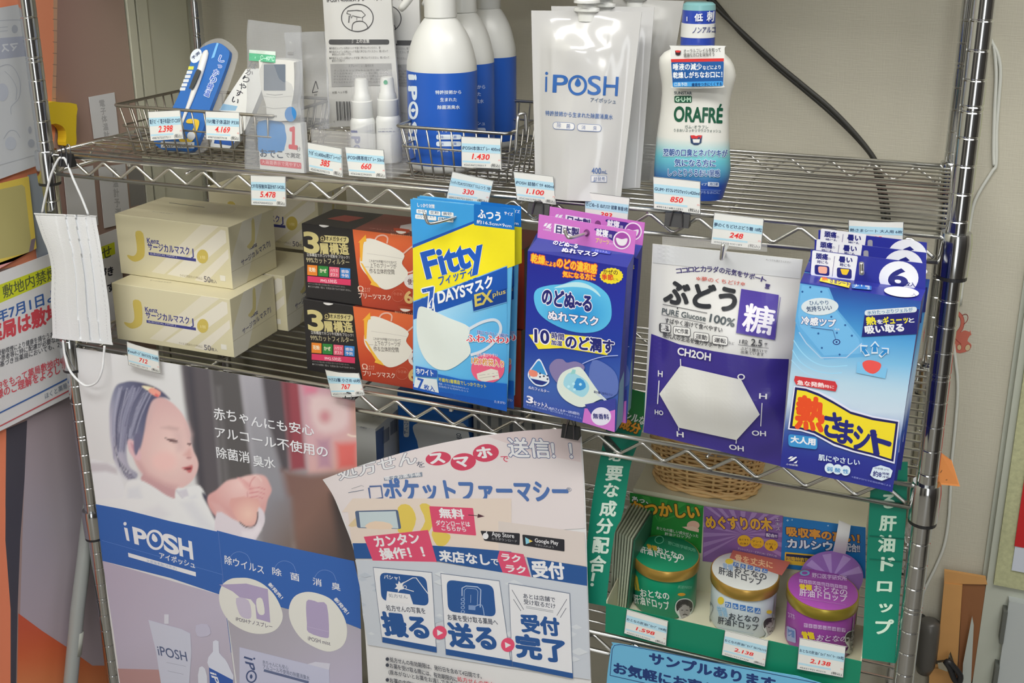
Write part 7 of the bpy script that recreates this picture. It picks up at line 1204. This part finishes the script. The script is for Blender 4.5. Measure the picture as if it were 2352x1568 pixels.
cv.text('めぐすりの木', (1140, 1075), (1985, 1105), 175, (222, 168, 54), .05, (84, 50, 120), .06); cv.vtext('エキス', (2045, 930), (2055, 1110), 60, (206, 190, 214), .01, (70, 40, 90), .05); cv.quad([(1895, 1120), (2060, 1140), (2055, 1212), (1890, 1190)], (84, 50, 120)); cv.text('配合!!', (1905, 1180), (2045, 1196), 50, (214, 206, 220), .04)
for x, y, a, b in ((1620, 1235, 'めぐすり', 'の木！'), (1790, 1258, 'アント', 'シアニン'), (1970, 1290, 'ビタミン', 'A')): cv.ell(x, y, 86, 74, (220, 172, 44)); cv.text(a, (x-60, y-4), (x+60, y+4), 30, (96, 60, 50), .02); cv.text(b, (x-(50 if len(b) > 1 else 22), y+48), (x+(50 if len(b) > 1 else 22), y+54), 34 if len(b) > 1 else 56, (96, 60, 50), .02)
cv.text('アントシアニン・ビタミンA・ビタミンD', (1540, 1345), (2040, 1445), 32, (206, 196, 214), .02)
cv.at(*Z16); cv.poly([(190, 95), (916, 190), (915, 640), (165, 545)], (36, 118, 184))
for x, y, r_ in ((228, 128, 13), (268, 124, 9), (585, 175, 9), (215, 360, 7)): cv.poly([(x, y-r_), (x+r_*.3, y-r_*.3), (x+r_, y), (x+r_*.3, y+r_*.3), (x, y+r_), (x-r_*.3, y+r_*.3), (x-r_, y), (x-r_*.3, y-r_*.3)], (180, 214, 236))
cv.text('吸収率の高い！', (222, 262), (860, 330), 92, (214, 150, 60), .05, (34, 50, 100), .06); cv.text('カルシウム', (232, 368), (735, 405), 92, (214, 220, 230), .05, (34, 50, 100), .06); cv.text('配合!!', (740, 398), (865, 410), 84, (214, 220, 230), .04, (34, 50, 100), .06)
cv.quad([(205, 405), (470, 430), (470, 540), (200, 510)], (222, 180, 60), 10); cv.quad([(215, 420), (465, 442), (460, 500), (214, 478)], (40, 50, 90)); cv.text('国際特許取得', (222, 482), (460, 502), 44, (222, 180, 60), .03); cv.done()
# leaflets
for i in range(8):
    a = at(1404+5.5*i, 1392+1.6*i, Z=SZ3+3); k = 60+1.5*i; h = at(1408+6*i, 1222+3*i, Y=a[1])[2]-a[2]
    t = thing('leaflet', 'thin grey green folded leaflet in the upright bunch at the case end' if i < 7 else 'dark green leaflet with pale writing, nearest the green jar', 'leaflet', a, 'leaflets in the display case')
    f = [a, a+np.array([1.0+.2*i, k, 0]), a+np.array([4.0+.9*i, k+6, h*1.02]), a+np.array([1.5+.5*i, 3, h])]; S = Quad(f); slab('leaflet', S, 1.9, mat('leaflet_paper', (178, 186, 164), .5) if i < 7 else mat('leaflet_green', (44, 100, 78), .5), t)
    if i == 7: cv = Canvas(S, t, 'gloss'); p = local(S); cv.text('肝油ドロップ', p(.15, .62), p(.85, .62), 12, (150, 190, 170), .01); cv.done()
# jars
def jar(xL, xR, ytc, xc, lidc, rimc, bodyc, label, art, Yc=78.0, hl=None):
    A, B = at(xL, ytc, Y=Yc), at(xR, ytc, Y=Yc); R_ = (B[0]-A[0])/2*.965; X = (A[0]+B[0])/2; zt = (A[2]+B[2])/2
    t = thing('drop_jar', label, 'jar', (X, Yc, SZ3+3), 'round drop jars'); zb = SZ3+3
    loft('jar_body', (X, Yc), [(zb, R_*.9, R_*.9), (zb+3, R_*.95, R_*.95), (zt-13, R_*.95, R_*.95), (zt-11, R_*.93, R_*.93)], mat(bodyc[0], bodyc[1], .3), t, 40)
    loft('lid_band', (X, Yc), [(zt-13, R_*.99, R_*.99), (zt-12.5, R_, R_), (zt-1, R_, R_), (zt, R_*.985, R_*.985)], mat('gold_band', (196, 160, 84), .3, 1.0) if False else mat(rimc[0], rimc[1], .28, .55), t, 48)
    loft('lid_top', (X, Yc), [(zt-1, R_*.96, R_*.96), (zt+.3, R_*.96, R_*.96), (zt+.8, R_*.94, R_*.94)], mat(lidc[0], lidc[1], .35), t, 48)
    LT = Quad([np.array([X-R_, Yc-R_, zt+.85]), np.array([X+R_, Yc-R_, zt+.85]), np.array([X+R_, Yc+R_, zt+.85]), np.array([X-R_, Yc+R_, zt+.85])]); LB = Lathe((X, Yc), lambda z: R_*.95+0*z, None, 0, .2, zt-45); art(t, LT, LB); return t
gold = ('gold_rim', (200, 160, 80)); wj = (214, 218, 214)
def portrait(cv, x, y, s_, hair=(50, 48, 50), skin=(160, 156, 156), sh=(190, 190, 190)):
    f = lambda *q: [(x+a*s_, y+b*s_) for a, b in q]
    cv.poly(f((-75, 120), (-50, 60), (-85, 0), (-80, -70), (-40, -110), (30, -115), (75, -80), (80, -10), (55, 50), (85, 120)), (200, 208, 204), k=3); cv.poly(f((-45, 120), (-20, 50), (40, 60), (80, 120)), sh, k=2); cv.poly(f((-50, -30), (-10, -60), (40, -45), (50, 10), (30, 60), (0, 78), (-30, 60), (-48, 15)), skin, k=4)
    cv.poly(f((-70, 0), (-75, -60), (-40, -100), (25, -105), (70, -75), (72, -20), (52, 10), (42, -35), (0, -55), (-40, -30), (-55, -10)), hair, k=4); cv.line(f((-32, -8), (-12, -8)), 7*s_, (70, 68, 68)); cv.line(f((12, -8), (34, -6)), 7*s_, (70, 68, 68)); cv.line(f((-15, 36), (5, 30), (26, 38)), 9*s_, (60, 58, 58)); cv.line(f((2, -2), (4, 20)), 4*s_, (130, 126, 126))
def artg(t, LT, LB):
    cv = Canvas(LT, t, 'gloss').at(*Z15); cv.line([(1400+38*math.cos(a), 305+32*math.sin(a)) for a in np.linspace(0, 6.28, 24)], 7, (110, 180, 150)); cv.text('野口医学研究所', (1478, 345), (1720, 415), 30, (110, 180, 150), .02, up=(.0, -1)); cv.text('昔懐', (1295, 385), (1385, 405), 44, (196, 160, 60), .06, up=(-.15, -1)); cv.text('おとなの', (1385, 420), (1620, 490), 58, wj, .035, up=(-.15, -1)); cv.text('肝油ドロップ', (1235, 415), (1578, 520), 60, wj, .035, up=(-.15, -1)); cv.done()
    cv = Canvas(LB, t, 'gloss').at(*Z15); cv.text('昔懐', (1185, 740), (1230, 755), 60, (196, 170, 60), .05); cv.text('おとなの', (1238, 800), (1490, 835), 70, wj, .03); cv.text('肝油ドロップ', (1182, 860), (1492, 928), 74, wj, .03); cv.text('野口医学研究所', (1560, 730), (1680, 738), 20, (110, 180, 150), .02); cv.ell(1595, 785, 34, 14, (206, 150, 40)); portrait(cv, 1620, 930, .95); cv.done()
jar(1452.5, 1610, 1270, 1530, ('green_lid', (24, 128, 92)), gold, ('green_jar', (24, 134, 98)), 'green drop jar with a gold rim, beside the leaflets', artg)
def artw(t, LT, LB):
    cv = Canvas(LT, t, 'gloss').at(*Z15); o = (0, -1); cv.poly([(2050, 395), (2560, 500), (2480, 620), (2020, 465)], (190, 104, 90)); cv.text('骨を丈夫に', (2070, 490), (2400, 560), 60, (230, 190, 150), .03, up=o); cv.ell(2018, 495, 36, 24, (222, 196, 60))
    for i, ch in enumerate('カルシウム'): x, y = 2055+64*i, 500+14*i; cv.quad([(x, y), (x+46, y+12), (x+42, y+46), (x-6, y+34)], (70, 120, 190)); cv.text(ch, (x+4, y+32), (x+38, y+40), 26, wj, .02, up=o)
    cv.text('昔懐', (1960, 560), (2050, 585), 52, (150, 180, 210), .03, up=o); cv.text('おとなの', (2065, 590), (2345, 665), 60, (70, 76, 84), .02, up=o); cv.text('肝油ドロップ', (1925, 605), (2305, 715), 62, (70, 76, 84), .02, up=o); cv.done()
    cv = Canvas(LB, t, 'gloss').at(*Z15); cv.ell(1945, 840, 28, 34, (222, 196, 60))
    for i, ch in enumerate('カルシウム'): x, y = 1984+64*i, 848+13*i; cv.quad([(x, y), (x+50, y+8), (x+50, y+56), (x, y+48)], (70, 120, 190)); cv.text(ch, (x+6, y+46), (x+44, y+50), 38, wj, .03)
    cv.text('昔懐', (1925, 970), (2010, 985), 70, (150, 190, 220), .03); cv.text('おとなの', (2015, 1005), (2275, 1035), 70, (60, 66, 76), .02); cv.text('肝油ドロップ', (1920, 1040), (2270, 1110), 72, (60, 66, 76), .02); cv.line([(1920, 1075), (2230, 1130)], 2, (120, 150, 180)); cv.line([(1840, 830), (1880, 900), (1850, 980), (1860, 1080)], 5, (120, 130, 140), k=3)
    cv.at(*Z16); portrait(cv, 75, 1080, .85); cv.ell(60, 938, 24, 16, (222, 196, 60)); cv.done()
jar(1630, 1795, 1311, 1712, ('white_lid', (206, 210, 208)), gold, ('pale_jar', (196, 206, 212)), 'white drop jar with a gold rim, between the green and purple jars', artw, 74.0)
PL = (150, 70, 160)
def artp(t, LT, LB):
    o = (0, -1); pw = (214, 196, 222); cv = Canvas(LT, t, 'gloss').at(*Z16); cv.ell(378, 598, 44, 24, (110, 170, 196)); cv.ell(378, 598, 26, 13, PL); cv.text('野口医学研究所', (442, 635), (750, 668), 40, pw, .015, up=o)
    for i, ch in enumerate('アイベリーα+ルテイン'): x, y = 328+39*i, 650+6*i; cv.quad([(x, y), (x+33, y+5), (x+35, y+36), (x+2, y+31)], (196, 164, 206)); cv.text(ch, (x+6, y+29), (x+28, y+32), 22, PL, .02, up=o)
    cv.text('昔懐', (332, 745), (440, 755), 48, (226, 200, 50), .06, up=o); cv.text('おとなの', (460, 765), (752, 805), 60, pw, .02, up=o); cv.text('肝油ドロップ', (332, 800), (750, 862), 62, pw, .03, up=o); cv.line([(330, 640), (750, 668)], 2, (190, 150, 200)); cv.line([(330, 820), (740, 885)], 2, (190, 150, 200)); cv.done()
    cv = Canvas(LB, t, 'gloss').at(*Z16)
    for i, ch in enumerate('アイベリーα+ルテ'): x, y = 372+41*i, 1038+5*i; cv.quad([(x, y), (x+34, y+4), (x+34, y+40), (x, y+36)], (196, 164, 206)); cv.text(ch, (x+6, y+34), (x+28, y+36), 26, PL, .02)
    cv.text('昔懐', (365, 1172), (470, 1180), 64, (226, 200, 50), .06); cv.text('おとなの', (480, 1192), (740, 1205), 62, pw, .02); cv.text('肝油ドロップ', (380, 1262), (740, 1290), 62, pw, .03); cv.quad([(225, 1060), (302, 1095), (305, 1215), (225, 1190)], (150, 160, 200), 14); cv.quad([(235, 1085), (292, 1108), (292, 1170), (235, 1150)], (90, 120, 180)); cv.text('スマホ', (240, 990), (300, 1010), 30, pw, .01); portrait(cv, 800, 1200, .85); cv.done()
jar(1803, 1979, 1353, 1890, ('purple_lid', (158, 76, 166)), ('olive_gold_rim', (180, 160, 64)), ('purple_jar', (150, 70, 158)), 'purple drop jar with a gold rim, in front of the round wobbler', artp, 68.0)
# wobbler
wt = thing('wobbler', 'round purple shelf wobbler on a white strip, behind the purple jar', 'wobbler', at(1905, 1400, Y=HY-12)); SW = Quad(quadY([HY-14]*4, [zp(Z16, *q) for q in ((330, 400), (900, 400), (900, 860), (330, 860))])); dsk = [SW.P(.5+.49*math.cos(a), .5+.49*math.sin(a)) for a in np.linspace(0, 2*math.pi, 40, endpoint=False)]; ext(dsk, SW.n, -.6, 0, 'disc', mat('mauve_card', (146, 108, 178), .4), wt)
cv = Canvas(SW, wt, 'gloss').at(*Z16)
for a in (0.2, .9, 1.6, 2.3, 3.0): cv.poly([(620, 640), (620+270*math.cos(a), 640-215*math.sin(a)), (620+270*math.cos(a+.3), 640-215*math.sin(a+.3))], (176, 150, 204))
cv.done(); S = PxSheet([zp(Z16, 680, 130), zp(Z16, 655, 280), zp(Z16, 625, 415)], [zp(Z16, 785, 175), zp(Z16, 765, 300), zp(Z16, 735, 440)], lambda u, v: HY-12-16*np.sin(np.pi*v)-3*v); slab('white_strip', S, .5, paperm, wt, 1, 14, smooth=True)
# the two green flags of the case
def flag(l, r, dep, label, tx, p0, p1, w_, Z, b=.03):
    S = PxSheet(l, r, dep); t = thing('green_flag', label, 'flag sign', S.P(.5, 0.), 'green flag strips of the display case'); slab('flag_sheet', S, .8, mat('teal_card', (14, 128, 104), .4), t, 4, 14, smooth=True); cv = Canvas(S, t, 'gloss', off=.4).at(*Z); return t, S, cv
t, S, cv = flag([(1442, 890), (1400, 960), (1379, 1048), (1359, 1160), (1345, 1290), (1351, 1384)], [(1492, 905), (1472, 1000), (1449, 1064), (1430, 1183), (1410, 1230), (1392, 1392)], lambda u, v: 4.0+34*np.clip(v-.5, 0, 1), 'green flag strip with white vertical writing at the flyer side', '', None, None, 0, Z11)
cv.poly([(1180, 525), (1290, 545), (1290, 800), (1200, 900), (1150, 870), (1120, 640)], (36, 110, 56)); cv.text('シルな', (1110, 790), (1290, 850), 80, (200, 210, 200), .04, (30, 70, 44), .05); cv.text('成分', (1070, 870), (1240, 930), 90, (220, 150, 50), .05, (60, 50, 30), .05); cv.quad([(890, 960), (960, 930), (1110, 1100), (960, 1110)], (60, 70, 66)); cv.text('乳酸菌', (900, 985), (1000, 1040), 34, (140, 150, 146))
cv.at(0, 0, 1.0)
for ch, x, y, w_, h_ in (('必', 1414, 1044, 32, 26), ('要', 1409, 1085, 36, 34), ('な', 1402, 1124, 33, 32), ('成', 1395, 1166, 36, 34), ('分', 1387, 1206, 36, 34), ('配', 1378, 1250, 36, 36), ('合', 1371, 1293, 36, 36)): cv.text(ch, (x-w_/2, y+h_/2), (x+w_/2, y+h_/2+2), h_, (208, 226, 214), .035, up=(.12, -1))
cv.line([(1364, 1315), (1360, 1334)], 6.5, (208, 226, 214)); cv.ell(1360, 1342, 4, 4, (208, 226, 214)); cv.done()
t, S, cv = flag([(2004, 1060), (1997, 1160), (1990, 1300), (1980, 1511)], [(2085, 1060), (2082, 1170), (2072, 1300), (2056, 1523)], lambda u, v: 2.0+0*u, 'green flag strip with white vertical writing beside the thick post', '', None, None, 0, Z16)
for ch, x, y, w_, h_ in (('る', 1108, -40, 120, 130), ('肝', 1108, 155, 140, 130), ('油', 1095, 335, 140, 140), ('ド', 1105, 515, 110, 130), ('ロ', 1078, 710, 120, 110), ('ッ', 1090, 890, 110, 100), ('プ', 1075, 1072, 150, 130)): cv.text(ch, (x-w_/2, y+h_/2), (x+w_/2, y+h_/2+4), h_, (206, 232, 214), .04, up=(.08, -1))
cv.line([(950, 270), (1260, 300)], 10, (20, 100, 84)); cv.line([(950, 475), (1255, 500)], 8, (20, 108, 90)); cv.done()
# blue sample sign
c = quadY([-9]*4, [(1404, 1474), (1900, 1573), (1900, 1760), (1392, 1660)]); S = Quad(c); t = thing('sample_sign', 'light blue sign with dark blue lettering below the display case', 'sign', (c[0]+c[1])/2)
V = [S.P(u, v) for u, v in smoothpts([(0, .9), (.01, .97), (.045, 1), (.5, 1), (1, 1), (1, .5), (1, 0), (.5, 0), (0, 0), (-.01, .5)], 3, True)]; ext(V, S.n, -.8, 0, 'sign_card', mat('light_blue_card', (104, 172, 208), .45), t); cv = Canvas(S, t, 'paper').at(*Z15); nv = (34, 56, 110)
cv.line([(965, 1500), (985, 1270), (1005, 1235), (1060, 1228), (1400, 1290), (2306, 1470), (2900, 1590)], 6, nv); cv.line([(965, 1500), (1500, 1620), (2300, 1790)], 6, nv); cv.text('サンプルあります', (1315, 1395), (2420, 1625), 118, nv, .05); cv.text('お気軽にお声がけください', (1000, 1478), (2560, 1815), 112, nv, .045); cv.done()
# ================================================================== cables, tag, stickers, pouch on the wall
t = thing('black_cable', 'two stranded black cable sagging down the back wall behind the rack', 'cable', at(2035, 500, Y=345)); cb_ = mat('black_rubber', (50, 50, 46), .5)
for d, ww in ((0, 1), (9, 1)):
    pts = [(1600-d*.4, -40), (1632+d, 4), (1700, 70+d*.4), (1775, 138+d*.9), (1850, 200+d), (1905, 246+d*1.1), (1958, 300+d*.7), (1995, 345+d*.3), (2012-d*.4, 372), (2022-d, 400), (2034-d*1.2, 450), (2040-d*1.2, 500), (2040-d, 560)]
    MB().tube(smoothpts([at(x, y, Y=343+d*.4) for x, y in pts], 4), 3.0, 8).mk('cable_strand', cb_, t, smooth=True)
t = thing('white_cable', 'thin white cable looping down the beige wall beyond the rack', 'cable', at(2125, 1350, Y=WB-4)); wc = mat('white_cable_skin', (206, 208, 200), .4)
for pts in ([(2262, 60), (2279, 98), (2292, 125), (2298, 165), (2294, 230), (2289, 300), (2288, 375), (2278, 395), (2250, 440), (2234, 480), (2222, 560), (2205, 700)], [(2283, 105), (2288, 170), (2284, 260), (2282, 340), (2283, 380)], [(2190, 790), (2195, 830), (2200, 890), (2194, 980), (2186, 1060), (2183, 1130), (2178, 1200), (2168, 1255), (2150, 1300), (2130, 1340), (2112, 1380)]): MB().tube(smoothpts([at(x, y, Y=WB-3) for x, y in pts], 5), 2.0, 8).mk('cable_run', wc, t, smooth=True)
c = [at(*q, Y=Y) for q, Y in (((2155, 1112), 4), ((2205, 1117), 30), ((2186, 1057), 30), ((2159, 1037), 4))]; S = Quad(c); t = thing('orange_tag', 'orange handwritten tag sticking out from the thick post', 'tag', c[0]); slab('tag', S, .5, mat('orange_paper', (240, 150, 84), .6), t); cv = Canvas(S, t, 'paper'); cv.line([(2170, 1066), (2186, 1080), (2184, 1098)], 1.6, (110, 80, 60), k=3); cv.line([(2160, 1085), (2166, 1076)], 1.4, (110, 80, 60)); cv.line([(2172, 1102), (2182, 1100)], 1.6, (110, 80, 60)); cv.done()
# wall decoration beyond the post (plain red ribbons and petals)
t = thing('wall_sticker', 'red ribbon like decoration stuck on the beige wall beside the thick post', 'wall sticker', at(2200, 815, Y=WB-1)); SWp = Quad(quadY([WB-.4]*4, [(2080, 680), (2300, 690), (2290, 860), (2080, 850)])); cv = Canvas(SWp, t, 'paper').at(2050, 680, 7.79); rd = (188, 104, 88); rl = (140, 60, 50)
cv.line([(1165, 300), (1225, 360), (1252, 450), (1235, 560), (1180, 640), (1130, 700)], 70, rl, k=4); cv.line([(1165, 300), (1225, 360), (1252, 450), (1235, 560), (1180, 640), (1130, 700)], 54, rd, k=4); cv.line([(1240, 350), (1300, 320), (1345, 350), (1340, 430), (1270, 510)], 12, rl, k=4)
cv.poly([(1110, 740), (1230, 640), (1300, 610), (1380, 640), (1390, 600), (1402, 660), (1412, 690), (1380, 710), (1340, 800), (1400, 850), (1405, 920), (1300, 1000), (1120, 1000)], rd, k=2); cv.ell(1345, 920, 50, 64, rl, .4); cv.ell(1345, 920, 42, 56, (196, 176, 140), .4); cv.ell(1195, 915, 44, 56, rl); cv.ell(1195, 915, 36, 48, (196, 176, 140)); cv.line([(1110, 740), (1160, 800), (1230, 860)], 12, rl)
cv.poly([(640, 400), (745, 400), (740, 560), (700, 800), (700, 940), (560, 940), (560, 640)], (196, 100, 96), k=2); cv.poly([(630, 530), (735, 570), (730, 590), (625, 550)], (220, 150, 146)); cv.ell(665, 850, 42, 78, rl); cv.ell(665, 850, 36, 70, (190, 170, 136)); cv.done()
# tan tool pouch, knife, scissors
t = thing('tool_pouch', 'tan leather tool pouch with a brown flap hung low on the wall', 'tool pouch', at(2200, 1568, Y=WB-20)); Yp = WB-16; tan = mat('tan_leather', (196, 146, 88), .6, noise=.05, nscale=40); brn = mat('brown_leather', (136, 90, 56), .6, noise=.05, nscale=40)
def pb(q, nm, m, Y, th): P = [at(*zp(Z16, x, y), Y=Y) for x, y in q]; return ext(P, np.array([0, -1.0, 0]), -th, 0, nm, m, t)
pb([(1610, 578), (1975, 640), (1990, 700), (1608, 690)], 'leather_strap', tan, Yp, 5); pb([(1608, 690), (1770, 706), (1725, 1440), (1700, 1400), (1665, 1290), (1640, 1360), (1545, 1370)], 'leather_panel', tan, Yp-2, 5); pb([(1772, 668), (1975, 705), (1905, 1400), (1800, 1700), (1690, 1700), (1735, 1400)], 'leather_flap', brn, Yp+3, 6); pb([(1480, 1440), (1700, 1440), (1690, 1900), (1460, 1900)], 'lower_pocket', tan, Yp-5, 10)
t = thing('steel_blade', 'pointed pale blade standing in front of the brown leather flap', 'blade', at(2215, 1568, Y=WB-28)); pb([(1855, 980), (1870, 1060), (1845, 1568), (1830, 1900), (1755, 1900), (1775, 1400)], 'blade', mat('pale_steel', (176, 182, 176), .4), Yp-9, 1.5)
t = thing('knife', 'knife with a dark rounded handle hanging next to the leather pouch', 'knife', at(2125, 1550, Y=WB-20))
P = [at(*zp(Z16, x, y), Y=WB-18) for x, y in ((1480, 1010), (1482, 1030), (1475, 1100), (1460, 1250), (1440, 1400), (1425, 1470))]; MB().tube(P, [7, 13, 14, 14, 13, 9], 16).mk('handle', mat('dark_bakelite', (82, 80, 76), .35), t, smooth=True); MB().tube([at(*zp(Z16, x, y), Y=WB-8) for x, y in ((1400, 980), (1395, 1100), (1380, 1290))], 7, 10).mk('handle', black, t, smooth=True)
t = thing('scissors', 'scissors with black handles and steel blades tucked into the leather pouch', 'scissors', at(2190, 1560, Y=WB-30))
MB().tube(smoothpts([at(*zp(Z16, x, y), Y=WB-34) for x, y in ((1620, 1380), (1660, 1440), (1700, 1540), (1740, 1560), (1750, 1500), (1700, 1430), (1650, 1380), (1625, 1390))], 3), 4, 8).mk('handle', black, t, smooth=True); pb([(1550, 1390), (1625, 1380), (1640, 1470), (1560, 1440)], 'blade', mat('scissor_steel', (190, 186, 170), .25, 1.0), WB-32, 2); pb([(1655, 1310), (1672, 1400), (1668, 1450), (1640, 1380)], 'blade', mat('scissor_steel'), WB-31, 2)
